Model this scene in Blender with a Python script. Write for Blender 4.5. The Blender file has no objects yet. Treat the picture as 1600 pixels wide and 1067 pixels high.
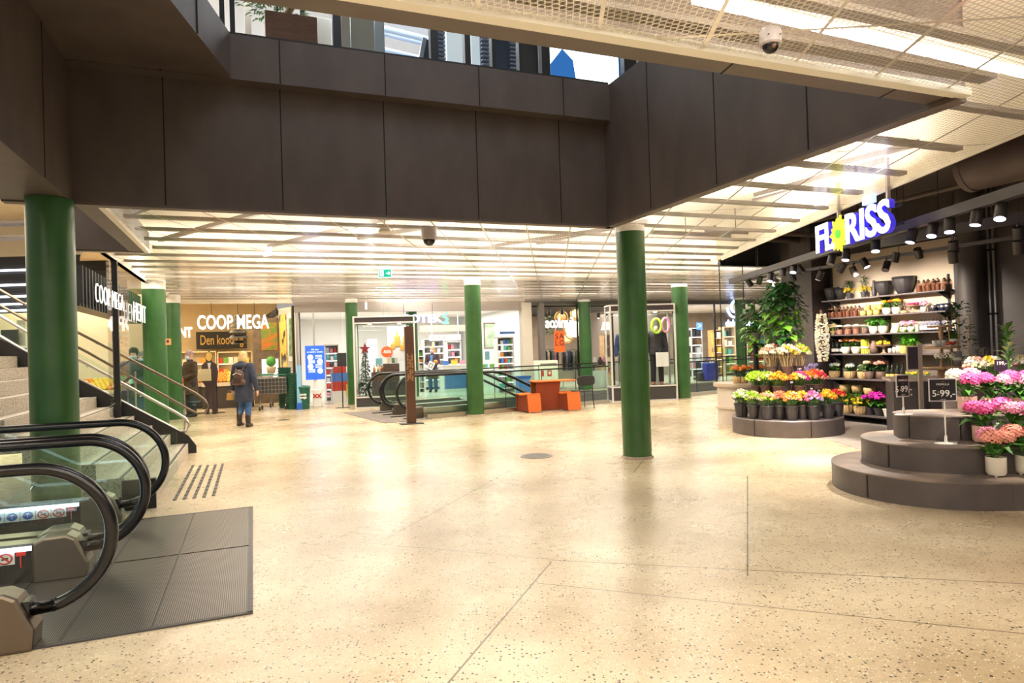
import bpy, bmesh, math, random
from mathutils import Vector, Matrix
random.seed(7)
R_ = random.Random(11)
C = bpy.context.scene.collection
sc = bpy.context.scene
PI = math.pi

# ------------------------------------------------------------------ camera, world, exposure
F, CX, CY, H = 1030.0, 800.0, 533.5, 1.6
ROLL = 0.032
PITCH = math.atan(10.5/1030)
fw = Vector((0, math.cos(PITCH), math.sin(PITCH)))
r0 = Vector((1, 0, 0)); u0 = r0.cross(fw)
RT = r0*math.cos(ROLL) - u0*math.sin(ROLL)
UP = u0*math.cos(ROLL) + r0*math.sin(ROLL)
cam = bpy.data.cameras.new('camera'); cam.sensor_width = 36; cam.lens = 36*F/1600
cam.clip_start = 0.05; cam.clip_end = 300
co = bpy.data.objects.new('camera', cam); C.objects.link(co)
M = Matrix((RT, UP, -fw)).transposed().to_4x4(); M.translation = (0, 0, H)
co.matrix_world = M
sc.camera = co
w = bpy.data.worlds.new('world'); sc.world = w; w.use_nodes = True
w.node_tree.nodes['Background'].inputs[0].default_value = (1.0, 0.93, 0.84, 1)
w.node_tree.nodes['Background'].inputs[1].default_value = 0.4
sc.view_settings.view_transform = 'Standard'; sc.view_settings.look = 'None'
sc.view_settings.exposure = 0.06; sc.view_settings.gamma = 1; sc.view_settings.use_curve_mapping = False
cy = sc.cycles
cy.max_bounces = 7; cy.diffuse_bounces = 3; cy.glossy_bounces = 3; cy.transmission_bounces = 4
cy.transparent_max_bounces = 24; cy.caustics_reflective = False; cy.caustics_refractive = False
cy.sample_clamp_indirect = 6

def ray(px, py): return fw + RT*((px-CX)/F) - UP*((py-CY)/F)
EYE = Vector((0, 0, H))
def fl(px, py, z=0.0):            # the point of the horizontal plane z that the photo shows at this pixel
    d = ray(px, py); return EYE + d*((z-H)/d.z)
def at(px, py, Y):                # ... at this distance
    d = ray(px, py); return EYE + d*(Y/d.y)
AZ = math.radians(68.5)
A = Vector((math.sin(AZ), math.cos(AZ), 0)); B = Vector((-math.cos(AZ), math.sin(AZ), 0))
RA = math.atan2(A.y, A.x)         # rotation about z that turns x onto A
def P(a, b, z=0.0): return A*a + B*b + Vector((0, 0, z))
def on(n, k, px, py):             # ... on the vertical plane  p.n = k
    d = ray(px, py); return EYE + d*(k/d.dot(n))
def onb(px, py, b): return on(B, b, px, py)
def ona(px, py, a): return on(A, a, px, py)

# ------------------------------------------------------------------ lamps of the place
def area(name, loc, sx, sy, power, col=(1, .93, .82), rot=(0, 0, 0), spread=None):
    l = bpy.data.lights.new(name, 'AREA'); l.shape = 'RECTANGLE'; l.size = sx; l.size_y = sy; l.energy = power; l.color = col
    if spread: l.spread = spread
    o = bpy.data.objects.new(name, l); C.objects.link(o); o.location = loc; o.rotation_euler = rot
    return o
def spot(name, loc, target, power, ang=50, col=(1, .9, .78), r=0.04, blend=.6):
    l = bpy.data.lights.new(name, 'SPOT'); l.energy = power; l.color = col; l.spot_size = math.radians(ang); l.spot_blend = blend; l.shadow_soft_size = r
    o = bpy.data.objects.new(name, l); C.objects.link(o); o.location = loc
    d = Vector(target) - Vector(loc); o.rotation_euler = d.to_track_quat('-Z', 'Y').to_euler()
    return o
ZC = 3.25
K = 1.0
# fluorescent battens above the open ceiling mesh, with added uplights to brighten the slab
for gx in (-6.2, -3.4, -0.6, 2.2, 5.0, 8.0, 11.5, 15):
    for gy in (-5.5, -3, -0.5, 2.0, 10.2, 13.0, 15.8, 18.6, 21.4):
        p = Vector((gx, gy, 0)); a, b = p.dot(A), p.dot(B)
        if gy < 14 and gx > 4.3: continue
        if a < -1.9 and b > 6: continue
        if -2.4 < a < 5.2 and 2.4 < b < 8.4: continue
        if b > 21.3 or (gx < -4 and gy < 8): continue
        area('ceiling_batten_light', (gx, gy, 3.72), 1.9, .35, 84*K); area('slab_fill_uplight', (gx, gy, 3.37), 2.6, 2.4, 42*K, (1, .94, .84), rot=(PI, 0, 0))
for gx, gy in ((3.3, 3.0), (1.3, 2.3), (3.4, 1.0), (3.5, 7.6), (3.8, 9.6)): area('slab_fill_uplight', (gx, gy, 3.37), 1.2, 1.6, 55*K, (1, .94, .84), rot=(PI, 0, 0))  # further added fill uplights where the slab stays too dark
# the void's upper daylight
area('void_daylight', P(2.4, 5.4, 8.6), 3.4, 4, 170, (.70, .81, 1.0))
# shops
area('grocery_light', P(-5.5, 15, 3.9), 6, 8, 420, (1, .80, .50), (0, 0, RA))
area('grocery_back_light', P(-3.2, 24, 3.6), 8, 4, 520, (1, .80, .50), (0, 0, RA))
area('pharmacy_light', P(5.5, 25.5, 3.05), 7, 5, 400, (1, .96, .92), (0, 0, RA))
area('fashion_light', P(13, 24.5, 3.0), 6, 4, 330, (1, .88, .75), (0, 0, RA))
area('stationery_light', P(19, 24, 3.0), 6, 5, 420, (1, .9, .8), (0, 0, RA))
area('upper_floor_light', P(0.5, 11.5, 6.9), 8, 4, 420, (.93, .97, 1.0), (0, 0, RA))
area('stair_hall_light', P(-6.2, 12.5, 5.8), 5, 7, 620, (1, .93, .85), (0, 0, RA))
# ------------------------------------------------------------------ materials
MATS = {}
def mat(name, col, rough=.5, metal=0, emit=None, es=0, alpha=None, spec=.5, trans=0):
    if name in MATS: return MATS[name]
    m = bpy.data.materials.new(name); m.use_nodes = True; MATS[name] = m
    b = m.node_tree.nodes['Principled BSDF']
    b.inputs['Base Color'].default_value = (*col, 1); b.inputs['Roughness'].default_value = rough; b.inputs['Metallic'].default_value = metal
    b.inputs['Specular IOR Level'].default_value = spec
    if emit: b.inputs['Emission Color'].default_value = (*emit, 1); b.inputs['Emission Strength'].default_value = es
    return m
def nodes(m):
    nt = m.node_tree; return nt, nt.nodes, nt.links, nt.nodes['Principled BSDF']
def coord(nt, kind='Object', scale=(1, 1, 1), rot=(0, 0, 0), loc=(0, 0, 0)):
    t = nt.nodes.new('ShaderNodeTexCoord'); mp = nt.nodes.new('ShaderNodeMapping')
    mp.inputs['Scale'].default_value = scale; mp.inputs['Rotation'].default_value = rot; mp.inputs['Location'].default_value = loc
    nt.links.new(t.outputs[kind], mp.inputs['Vector']); return mp.outputs[0]
def noisy(name, c1, c2, scale=8, rough=.5, metal=0, stretch=(1, 1, 1), detail=4, bump=0, lo=.35, hi=.65, spec=.5):
    if name in MATS: return MATS[name]
    m = mat(name, c1, rough, metal, spec=spec); nt, N, L, b = nodes(m)
    v = coord(nt, scale=stretch)
    n = N.new('ShaderNodeTexNoise'); n.inputs['Scale'].default_value = scale; n.inputs['Detail'].default_value = detail
    L.new(v, n.inputs['Vector'])
    r = N.new('ShaderNodeValToRGB'); r.color_ramp.elements[0].position = lo; r.color_ramp.elements[1].position = hi
    r.color_ramp.elements[0].color = (*c1, 1); r.color_ramp.elements[1].color = (*c2, 1)
    L.new(n.outputs['Fac'], r.inputs[0]); L.new(r.outputs[0], b.inputs['Base Color'])
    if bump:
        bp = N.new('ShaderNodeBump'); bp.inputs['Strength'].default_value = bump; bp.inputs['Distance'].default_value = .01
        L.new(n.outputs['Fac'], bp.inputs['Height']); L.new(bp.outputs[0], b.inputs['Normal'])
    return m
def math_(nt, op, a, b=None, c=None):
    n = nt.nodes.new('ShaderNodeMath'); n.operation = op
    for i, v in enumerate((a, b, c)):
        if v is None: continue
        if isinstance(v, (int, float)): n.inputs[i].default_value = v
        else: nt.links.new(v, n.inputs[i])
    return n.outputs[0]
def mixc(nt, fac, c1, c2):
    n = nt.nodes.new('ShaderNodeMix'); n.data_type = 'RGBA'
    if isinstance(fac, (int, float)): n.inputs[0].default_value = fac
    else: nt.links.new(fac, n.inputs[0])
    for i, v in ((6, c1), (7, c2)):
        if isinstance(v, tuple): n.inputs[i].default_value = (*v, 1)
        else: nt.links.new(v, n.inputs[i])
    return n.outputs[2]
def glass(name, tint=(.93, .98, .96), ior=1.45, rough=.0):
    if name in MATS: return MATS[name]
    m = bpy.data.materials.new(name); m.use_nodes = True; MATS[name] = m
    nt = m.node_tree; N = nt.nodes; N.clear()
    o = N.new('ShaderNodeOutputMaterial'); t = N.new('ShaderNodeBsdfTransparent'); g = N.new('ShaderNodeBsdfGlossy')
    t.inputs[0].default_value = (*tint, 1); g.inputs['Roughness'].default_value = rough
    f = N.new('ShaderNodeFresnel'); f.inputs[0].default_value = ior
    mx = N.new('ShaderNodeMixShader'); ge = N.new('ShaderNodeNewGeometry')
    nt.links.new(math_(nt, 'MULTIPLY', f.outputs[0], math_(nt, 'SUBTRACT', 1, ge.outputs['Backfacing'])), mx.inputs[0]); nt.links.new(t.outputs[0], mx.inputs[1]); nt.links.new(g.outputs[0], mx.inputs[2]); nt.links.new(mx.outputs[0], o.inputs[0])
    return m
def glow(name, col, s): return mat(name, col, .5, emit=col, es=s)

# terrazzo floor: cream ground, dark and pale chips, cut joints, worn patches
def m_floor():
    m = mat('terrazzo', (.8, .7, .5), .28); nt, N, L, b = nodes(m)
    v = coord(nt)
    n1 = N.new('ShaderNodeTexNoise'); n1.inputs['Scale'].default_value = .55; n1.inputs['Detail'].default_value = 5; L.new(v, n1.inputs['Vector'])
    r1 = N.new('ShaderNodeValToRGB'); e = r1.color_ramp.elements
    e[0].position = .36; e[0].color = (.42, .32, .195, 1); e[1].position = .62; e[1].color = (.70, .58, .40, 1)
    L.new(n1.outputs['Fac'], r1.inputs[0])
    n2 = N.new('ShaderNodeTexNoise'); n2.inputs['Scale'].default_value = 2.1; n2.inputs['Detail'].default_value = 6; n2.inputs['Roughness'].default_value = .7; L.new(v, n2.inputs['Vector'])
    st = N.new('ShaderNodeMapRange'); st.inputs[1].default_value = .55; st.inputs[2].default_value = .80; st.inputs[4].default_value = .7; L.new(n2.outputs['Fac'], st.inputs[0])
    c = mixc(nt, st.outputs[0], r1.outputs[0], (.36, .26, .15))
    for sc_, th, col, k in ((44, .30, (.035, .03, .025), .27), (85, .27, (.22, .17, .115), .3), (60, .24, (.86, .77, .6), .4)):
        vo = N.new('ShaderNodeTexVoronoi'); vo.inputs['Scale'].default_value = sc_; L.new(v, vo.inputs['Vector'])
        near = math_(nt, 'LESS_THAN', vo.outputs['Distance'], th)
        sep = N.new('ShaderNodeSeparateColor'); L.new(vo.outputs['Color'], sep.inputs[0])
        pick = math_(nt, 'LESS_THAN', sep.outputs[0], k)
        c = mixc(nt, math_(nt, 'MULTIPLY', near, pick), c, col)
    # joints, given as floor lines: point, direction, half width, from/to along the line
    sx = N.new('ShaderNodeSeparateXYZ'); L.new(v, sx.inputs[0])
    def joint(p, q, hw=.005):
        d = (q - p); ln = d.length; d = d/ln
        al = math_(nt, 'ADD', math_(nt, 'MULTIPLY', sx.outputs[0], d.x), math_(nt, 'MULTIPLY_ADD', sx.outputs[1], d.y, -(p.x*d.x+p.y*d.y)))
        ac = math_(nt, 'ADD', math_(nt, 'MULTIPLY', sx.outputs[0], -d.y), math_(nt, 'MULTIPLY_ADD', sx.outputs[1], d.x, p.x*d.y-p.y*d.x))
        k1 = math_(nt, 'LESS_THAN', math_(nt, 'ABSOLUTE', ac), hw)
        k2 = math_(nt, 'LESS_THAN', math_(nt, 'ABSOLUTE', math_(nt, 'SUBTRACT', al, ln/2)), ln/2)
        return math_(nt, 'MULTIPLY', k1, k2)
    tot = None
    for (x1, y1), (x2, y2), hw in (((700, 1067), (862, 877), .006), ((592, 848), (803, 732), .006), ((560, 847), (865, 874), .004), ((862, 875), (1600, 912), .006), ((840, 911), (1600, 990), .005),
                                   ((1168, 743), (1168, 900), .006), ((990, 738), (1031, 687), .006), ((990, 738), (1300, 747), .005), ((803, 732), (985, 737), .004), ((240, 700), (700, 690), .005), ((330, 700), (590, 640), .005), ((930, 690), (1100, 640), .006)):
        j = joint(fl(x1, y1), fl(x2, y2), hw)
        tot = j if tot is None else math_(nt, 'MAXIMUM', tot, j)
    c = mixc(nt, math_(nt, 'MULTIPLY', tot, .9), c, (.10, .07, .04))
    L.new(c, b.inputs['Base Color'])
    rr = N.new('ShaderNodeMapRange'); rr.inputs[3].default_value = .22; rr.inputs[4].default_value = .34; L.new(n2.outputs['Fac'], rr.inputs[0]); L.new(rr.outputs[0], b.inputs['Roughness'])
    return m

# expanded metal ceiling: open triangular lattice in narrow framed panels
def m_mesh():
    m = mat('expanded_metal', (.95, .90, .83), .18, .42); nt, N, L, b = nodes(m)
    v = coord(nt, rot=(0, 0, math.radians(3.5)))
    sx = N.new('ShaderNodeSeparateXYZ'); L.new(v, sx.inputs[0])
    def fam(ang, pitch, wire):
        t = math_(nt, 'ADD', math_(nt, 'MULTIPLY', sx.outputs[0], math.cos(ang)/pitch), math_(nt, 'MULTIPLY', sx.outputs[1], math.sin(ang)/pitch))
        f = math_(nt, 'ABSOLUTE', math_(nt, 'SUBTRACT', math_(nt, 'FRACT', t), .5))
        return math_(nt, 'LESS_THAN', f, wire/pitch/2)
    tot = fam(0, .0345, .0045)
    for a_, p_, w_ in ((PI/3, .0345, .0045), (2*PI/3, .0345, .0045), (0, .6, .022), (PI/2, 2.4, .022)):
        tot = math_(nt, 'MAXIMUM', tot, fam(a_, p_, w_))
    t = N.new('ShaderNodeBsdfTransparent'); mx = N.new('ShaderNodeMixShader')
    L.new(tot, mx.inputs[0]); L.new(t.outputs[0], mx.inputs[1]); L.new(b.outputs[0], mx.inputs[2]); L.new(mx.outputs[0], N['Material Output'].inputs[0])
    return m

# ------------------------------------------------------------------ mesh builder
class MB:
    def __init__(s, xf=None): s.v = []; s.f = []; s.mi = []; s.m = 0; s.xf = xf
    def add(s, vs, fs):
        k = len(s.v)
        s.v += [Vector(p) if s.xf is None else s.xf @ Vector(p) for p in vs]
        s.f += [tuple(i+k for i in f) for f in fs]; s.mi += [s.m]*len(fs); return s
    def box(s, cx, cy, cz, sx, sy, sz, rz=0):
        c, sn = math.cos(rz), math.sin(rz); vs = []
        for dz in (-.5, .5):
            for dx, dy in ((-.5, -.5), (.5, -.5), (.5, .5), (-.5, .5)):
                x, y = dx*sx, dy*sy; vs.append((cx+x*c-y*sn, cy+x*sn+y*c, cz+dz*sz))
        return s.add(vs, [(3, 2, 1, 0), (4, 5, 6, 7), (0, 1, 5, 4), (1, 2, 6, 5), (2, 3, 7, 6), (3, 0, 4, 7)])
    def bar(s, p, q, w, h, up=(0, 0, 1)):     # box beam from p to q
        p, q = Vector(p), Vector(q); d = (q-p).normalized(); sd = d.cross(Vector(up))
        if sd.length < 1e-4: sd = d.cross(Vector((0, 1, 0)))
        sd.normalize(); u = sd.cross(d)
        vs = [e+sd*(a*w/2)+u*(b_*h/2) for e in (p, q) for a, b_ in ((-1, -1), (1, -1), (1, 1), (-1, 1))]
        return s.add(vs, [(0, 1, 2, 3), (7, 6, 5, 4), (0, 4, 5, 1), (1, 5, 6, 2), (2, 6, 7, 3), (3, 7, 4, 0)])
    def wall(s, p, q, z0, z1, t):               # vertical slab between two floor points
        return s.bar((p[0], p[1], (z0+z1)/2), (q[0], q[1], (z0+z1)/2), t, z1-z0)
    def tube(s, pts, r, n=8, cap=True, closed=False):
        pts = [Vector(p) for p in pts]; k = len(pts); rs = r if isinstance(r, (list, tuple)) else [r]*k
        vs = []; up = None
        for i, p in enumerate(pts):
            if closed: d = pts[(i+1) % k]-pts[i-1]
            else: d = pts[min(i+1, k-1)]-pts[max(i-1, 0)]
            d.normalize()
            if up is None:
                up = Vector((0, 0, 1)) if abs(d.z) < .9 else Vector((1, 0, 0))
            x = up.cross(d); x.normalize(); up = d.cross(x)
            vs += [p+(x*math.cos(2*PI*j/n)+up*math.sin(2*PI*j/n))*rs[i] for j in range(n)]
        fs = [(i*n+j, i*n+(j+1) % n, ((i+1) % k)*n+(j+1) % n, ((i+1) % k)*n+j) for i in range(k if closed else k-1) for j in range(n)]
        if cap and not closed: fs += [tuple(range(n-1, -1, -1)), tuple((k-1)*n+j for j in range(n))]
        return s.add(vs, fs)
    def lathe(s, prof, c=(0, 0, 0), n=24, sx=1, sy=1, wob=0, wk=0):
        vs = []; k = len(prof)
        for r, z in prof:
            for j in range(n):
                t = 2*PI*j/n; rr = r*(1+wob*math.cos(wk*t)); vs.append((c[0]+rr*sx*math.cos(t), c[1]+rr*sy*math.sin(t), c[2]+z))
        fs = [(i*n+j, i*n+(j+1) % n, (i+1)*n+(j+1) % n, (i+1)*n+j) for i in range(k-1) for j in range(n)]
        if prof[0][0] > 1e-5: fs.append(tuple(range(n-1, -1, -1)))
        if prof[-1][0] > 1e-5: fs.append(tuple((k-1)*n+j for j in range(n)))
        return s.add(vs, fs)
    def prism(s, poly, z0, z1):
        n = len(poly)
        vs = [(p[0], p[1], z0) for p in poly]+[(p[0], p[1], z1) for p in poly]
        return s.add(vs, [tuple(range(n-1, -1, -1)), tuple(range(n, 2*n))]+[(i, (i+1) % n, n+(i+1) % n, n+i) for i in range(n)])
    def slab(s, poly, d):                       # polygon of 3D points extruded by vector d
        n = len(poly); poly = [Vector(p) for p in poly]; d = Vector(d)
        return s.add(poly+[p+d for p in poly], [tuple(range(n-1, -1, -1)), tuple(range(n, 2*n))]+[(i, (i+1) % n, n+(i+1) % n, n+i) for i in range(n)])
    def sph(s, c, r, sc_=(1, 1, 1), nu=12, nv=8):
        vs = [(c[0], c[1], c[2]-r*sc_[2])]
        for i in range(1, nv):
            p = -PI/2+PI*i/nv
            vs += [(c[0]+r*sc_[0]*math.cos(p)*math.cos(2*PI*j/nu), c[1]+r*sc_[1]*math.cos(p)*math.sin(2*PI*j/nu), c[2]+r*sc_[2]*math.sin(p)) for j in range(nu)]
        vs.append((c[0], c[1], c[2]+r*sc_[2])); e = len(vs)-1
        fs = [(0, 1+(j+1) % nu, 1+j) for j in range(nu)]
        for i in range(nv-2):
            fs += [(1+i*nu+j, 1+i*nu+(j+1) % nu, 1+(i+1)*nu+(j+1) % nu, 1+(i+1)*nu+j) for j in range(nu)]
        fs += [(1+(nv-2)*nu+j, 1+(nv-2)*nu+(j+1) % nu, e) for j in range(nu)]
        return s.add(vs, fs)
    def leaf(s, p, d, up, ln, wd, bend=.25, fold=.2):   # one pointed leaf: two halves folded along the midrib
        d = Vector(d).normalized(); x = d.cross(Vector(up))
        if x.length < 1e-3: x = d.cross(Vector((1, 0, .2)))
        x.normalize(); n = x.cross(d); p = Vector(p)
        a = p; b_ = p+d*ln*.45+n*ln*bend*.35; c = p+d*ln-n*ln*bend*.3
        l = b_-x*wd/2+n*wd*fold; r = b_+x*wd/2+n*wd*fold
        return s.add([a, b_, c, l, r], [(0, 1, 3), (3, 1, 2), (0, 4, 1), (1, 4, 2)])
    def mesh(s, name, mats, smooth=False):
        me = bpy.data.meshes.new(name); me.from_pydata(s.v, [], s.f)
        for m in (mats if isinstance(mats, (list, tuple)) else [mats]): me.materials.append(m)
        if isinstance(mats, (list, tuple)): me.polygons.foreach_set('material_index', s.mi)
        if smooth: me.polygons.foreach_set('use_smooth', [True]*len(s.f))
        me.update(); return me
    def build(s, name, mats, parent=None, smooth=False, bevel=0, auto=None):
        me = s.mesh(name, mats, smooth)
        if auto is not None:
            bm = bmesh.new(); bm.from_mesh(me)
            for e in bm.edges:
                if len(e.link_faces) == 2 and e.calc_face_angle(0) > auto: e.smooth = False
            bm.to_mesh(me); bm.free()
        o = bpy.data.objects.new(name, me); C.objects.link(o)
        if parent: o.parent = parent
        if bevel:
            bv = o.modifiers.new('bevel', 'BEVEL'); bv.width = bevel; bv.segments = 2; bv.limit_method = 'ANGLE'; bv.angle_limit = .7
        return o
LIFT = .7
def tag(o, label=None, cat=None, group=None, kind=None):
    if label: o['label'] = label
    if cat: o['category'] = cat
    if group: o['group'] = group
    if kind: o['kind'] = kind
    return o
def thing(name, label, cat, loc=(0, 0, 0), rz=0, group=None, kind=None):
    o = bpy.data.objects.new(name, None); C.objects.link(o); o.location = loc; o.rotation_euler = (0, 0, rz); o.empty_display_size = .1
    return tag(o, label, cat, group, kind)
def struct(o): o['kind'] = 'structure'; return o
def kids(o): return [c for c in bpy.data.objects if c.parent == o]
def dup(src, loc, rz=None, label=None, group=None, s=None):
    r = src.copy(); C.objects.link(r); r.location = loc
    if rz is not None: r.rotation_euler = (0, 0, rz)
    if label: r['label'] = label
    if group: r['group'] = group
    if s: r.scale = (s, s, s)
    for ch in KIDS.get(src.name) or KIDS.setdefault(src.name, kids(src)):
        c = ch.copy(); C.objects.link(c); c.parent = r
        for g in KIDS.get(ch.name) or KIDS.setdefault(ch.name, kids(ch)):
            d = g.copy(); C.objects.link(d); d.parent = c
    return r
KIDS = {}
def relocal(o, parent):            # a world-space mesh becomes a part of an Empty without moving
    o.parent = parent; o.matrix_parent_inverse = (Matrix.Translation(parent.location) @ parent.rotation_euler.to_matrix().to_4x4()).inverted(); return o
def text(name, s, size, m, parent=None, loc=(0, 0, 0), rot=(PI/2, 0, 0), ext=.01, bold=0, align='CENTER', sx=1, spacing=1, line=1):
    cu = bpy.data.curves.new(name, 'FONT'); cu.body = s; cu.size = size; cu.extrude = ext; cu.offset = bold; cu.align_x = align; cu.align_y = 'CENTER'
    cu.space_character = spacing; cu.space_line = line; cu.resolution_u = 3
    t = bpy.data.objects.new(name, cu); C.objects.link(t)
    bpy.context.view_layer.update()
    me = bpy.data.meshes.new_from_object(t.evaluated_get(bpy.context.evaluated_depsgraph_get()))
    bpy.data.objects.remove(t); me.name = name; me.materials.clear(); me.materials.append(m)
    o = bpy.data.objects.new(name, me); C.objects.link(o); o.location = loc; o.rotation_euler = rot; o.scale = (sx, 1, 1)
    if parent: o.parent = parent
    return o
ORD = ['first', 'second', 'third', 'fourth', 'fifth', 'sixth', 'seventh', 'eighth', 'ninth', 'tenth', 'eleventh', 'twelfth']

# shared materials
GREEN = noisy('column_green', (.028, .10, .024), (.042, .13, .033), 3, .32)
WHITE = mat('white_paint', (.82, .79, .74), .5)
OFFW = mat('off_white', (.75, .69, .6), .6)
BLACK = mat('black_metal', (.012, .012, .014), .35)
DARK = mat('dark_grey', (.05, .047, .047), .45)
STEEL = mat('brushed_steel', (.55, .52, .48), .28, 1)
CHROME = mat('chrome', (.8, .8, .8), .08, 1)
RUBBER = mat('black_rubber', (.008, .008, .009), .22)
CLAD = noisy('dark_cladding', (.085, .066, .058), (.11, .087, .076), 3.2, .55, stretch=(1, 1, .5), detail=6)
SOFF = noisy('soffit_brown', (.115, .088, .076), (.135, .105, .09), 4, .5)
GLS = glass('clear_glass'); GLG = glass('green_glass', (.90, .975, .945)); GLD = glass('shop_glass', (.96, .97, .97))
BRNZ = mat('bronze_steel', (.19, .155, .125), .38, 1)
# ------------------------------------------------------------------ setting: floor with the escalator well
WU = Vector((.867, .498, 0)); WV = Vector((-.498, .867, 0)); W0 = Vector((-2.1, 15.5, 0))
def W(u, v, z=0): return W0+WU*u+WV*v+Vector((0, 0, z))
RW = math.atan2(WU.y, WU.x)
def ring():
    m = MB(); z = 0
    xs = [-45, .35, 16.5, 45]; ys = [-40, .12, 3.1, 45]
    vs = [W(x, y, z) for y in ys for x in xs]
    fs = [(j*4+i, j*4+i+1, j*4+i+5, j*4+i+4) for j in range(3) for i in range(3) if (i, j) != (1, 1)]
    m.add(vs, fs); return m
struct(ring().build('floor', m_floor()))
m = MB()
hole = [W(.35, .12), W(16.5, .12), W(16.5, 3.1), W(.35, 3.1)]
for i in range(4):
    p, q = hole[i], hole[(i+1) % 4]; o_ = (q-p).normalized().cross(Vector((0, 0, 1)))*.05
    m.slab([p, q, q+Vector((0, 0, -.45)), p+Vector((0, 0, -.45))], o_)
struct(m.build('trim_1', mat('slab_edge', (.12, .11, .11), .5)))
m = MB(); m.add([W(-6, -5, -4.2), W(24, -5, -4.2), W(24, 9, -4.2), W(-6, 9, -4.2)], [(0, 1, 2, 3)])
struct(m.build('floor_lower', mat('lower_floor', (.62, .6, .52), .3)))

m = MB(); m.prism([W(5.0, .1), W(8, .1), W(8, .8), W(5.0, .8)], -.44, -.002); struct(m.build('floor_ledge', MATS['slab_edge']))
# mesh ceiling around the void
V0a, V1a, V0b, V1b = -1.66, 4.53, 3.27, 7.83
cm = MB()
def Q(*pts): cm.add([(p[0], p[1], ZC) for p in pts], [tuple(range(len(pts)))])
so = .42    # soffit strip round the void
oa0, oa1, ob0, ob1 = V0a-.6, V1a+.10, V0b-.27, V1b+.10
XR = 4.26
def xr(b):  # point on the shop-front ceiling edge x = XR at this b
    a = (XR - B.x*b)/A.x; return P(a, b)
Q(P(-9, -9), xr(-9), xr(ob0), P(-9, ob0))
Q(P(oa1, ob0), xr(ob0), xr(ob1), P(oa1, ob1))
Q(P(-1.42, ob1), xr(ob1), xr(11.4), P(-1.42, 11.4))
Q(P(-2.05, 11.4), xr(11.4), P(46, 11.4), P(46, 21.6), P(-2.05, 21.6))
struct(cm.build('ceiling_mesh', m_mesh()))
tr = MB()
TW = mat('trim_white', (.85, .8, .7), .45)
tr.bar(Vector((XR, -7, ZC)), Vector((XR, 13.2, ZC)), .02, .05)
tr.bar(P(-2.05, 11.4, ZC), P(-2.05, 21.6, ZC), .09, .06)
tr.bar(P(-1.45, ob1, ZC), P(-1.45, 11.4, ZC), .06, .05)
tr.bar(P(-2.6, 11.38, ZC), P(-1.45, 11.38, ZC), .05, .05)
struct(tr.build('trim_2', TW))
# white channel along the near edge of the void and along its left edge
tr = MB(); tr.bar(P(-3, ob0+.04, ZC), P(oa1-.02, ob0+.04, ZC), .08, .05)
struct(tr.build('trim_3', mat('channel_cream', (.97, .94, .84), .4)))
# plenum slab above the mesh and its services
PL = noisy('plenum_white', (.84, .76, .62), (.9, .82, .68), 1.2, .8)
pm = MB()
def Q2(z, *pts): pm.add([(p[0], p[1], z) for p in pts], [tuple(range(len(pts)))])
Q2(4.0, P(-9, -9), xr(-9), xr(ob0), P(-9, ob0)); Q2(4.0, P(oa1, ob0), xr(ob0), xr(ob1), P(oa1, ob1))
Q2(4.0, P(-1.42, ob1), xr(ob1), xr(11.4), P(-1.42, 11.4)); Q2(4.0, P(-2.05, 11.4), P(46, 11.4), P(46, 21.6), P(-2.05, 21.6))
struct(pm.build('ceiling_slab', PL))
TRAY = mat('cable_tray_grey', (.2, .17, .15), .5)
bt = MB()
bk = -5.2
while bk < 21.3:
    amax = (XR-.06-B.x*bk)/A.x if bk < 11.4 else 24; amin = -6 if bk < ob0 else (oa1+.02 if bk < ob1 else (-1.38 if bk < 11.45 else -2.0))
    if amax-amin > .3: bt.bar(P(amin, bk, 3.315), P(amax, bk, 3.315), .085, .04)
    bk += .86 if bk < 2 else .80
for b_ in (ob0-.1, ob1+.12): bt.bar(P(-6 if b_ < 4 else -1.4, b_, 3.3), P(oa1+(0 if b_ < 4 else .3), b_, 3.3), .11, .03)
struct(bt.build('ceiling_channel', TRAY))
bt = MB()
for (x1, y1), (x2, y2) in (((1290, 262), (1560, 190)), ((1180, 305), (1420, 240)), ((170, 345), (270, 310)), ((250, 375), (440, 322)), ((420, 385), (650, 330)), ((560, 372), (760, 340)), ((700, 395), (1000, 350)), ((840, 380), (1010, 345))):
    p, q = fl(x1, y1, 3.6), fl(x2, y2, 3.6); bt.bar(p, q, .07, .06)
struct(bt.build('ceiling_brace', TRAY))

m = MB(); m.wall((XR+.05, -7), (XR+.05, 13.6), ZC+.03, 4.05, .06); struct(m.build('wall_bulkhead_inner', PL))
m = MB(); m.wall((XR+.12, -7), (XR+.12, 13.6), ZC+.03, 4.6, .06); struct(m.build('wall_bulkhead_outer', mat('bulkhead_dark', (.03, .026, .025), .7)))
# ------------------------------------------------------------------ the void: clad walls, parapet, soffits
def seamwall(name, p, q, z0, z1, t, seams, nrm):
    m = MB(); m.wall(p, q, z0, z1, t); o = struct(m.build(name, CLAD))
    d = (q-p).normalized(); s = MB()
    for k in seams:
        c = p+d*k+nrm*(t/2-.004); s.box(c.x, c.y, (z0+z1)/2, .012, .016, z1-z0-.01, math.atan2(d.y, d.x))
    if seams: g = s.build('panel_joint', mat('joint_black', (.008, .007, .007), .8), o)
    return o
def seams_b(b, xs, y=250): return [onb(x, y, b).dot(A) for x in xs]
wt = .2
fa = seams_b(V1b, (257, 440, 601, 745, 874), 240)
seamwall('wall_void_far', P(V0a-.6, V1b+wt/2), P(V1a+.1, V1b+wt/2), ZC-.02, 4.62, wt, [a-(V0a-.6) for a in fa], -B)
seamwall('wall_void_parapet', P(V0a-.4, V1b-.02), P(V1a+.02, V1b-.02), 4.60, 5.09, .3, [a-(V0a-.4) for a in fa], -B)
rb = [ona(x, 200, V1a).dot(B) for x in (1013, 1117, 1262)]
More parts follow.
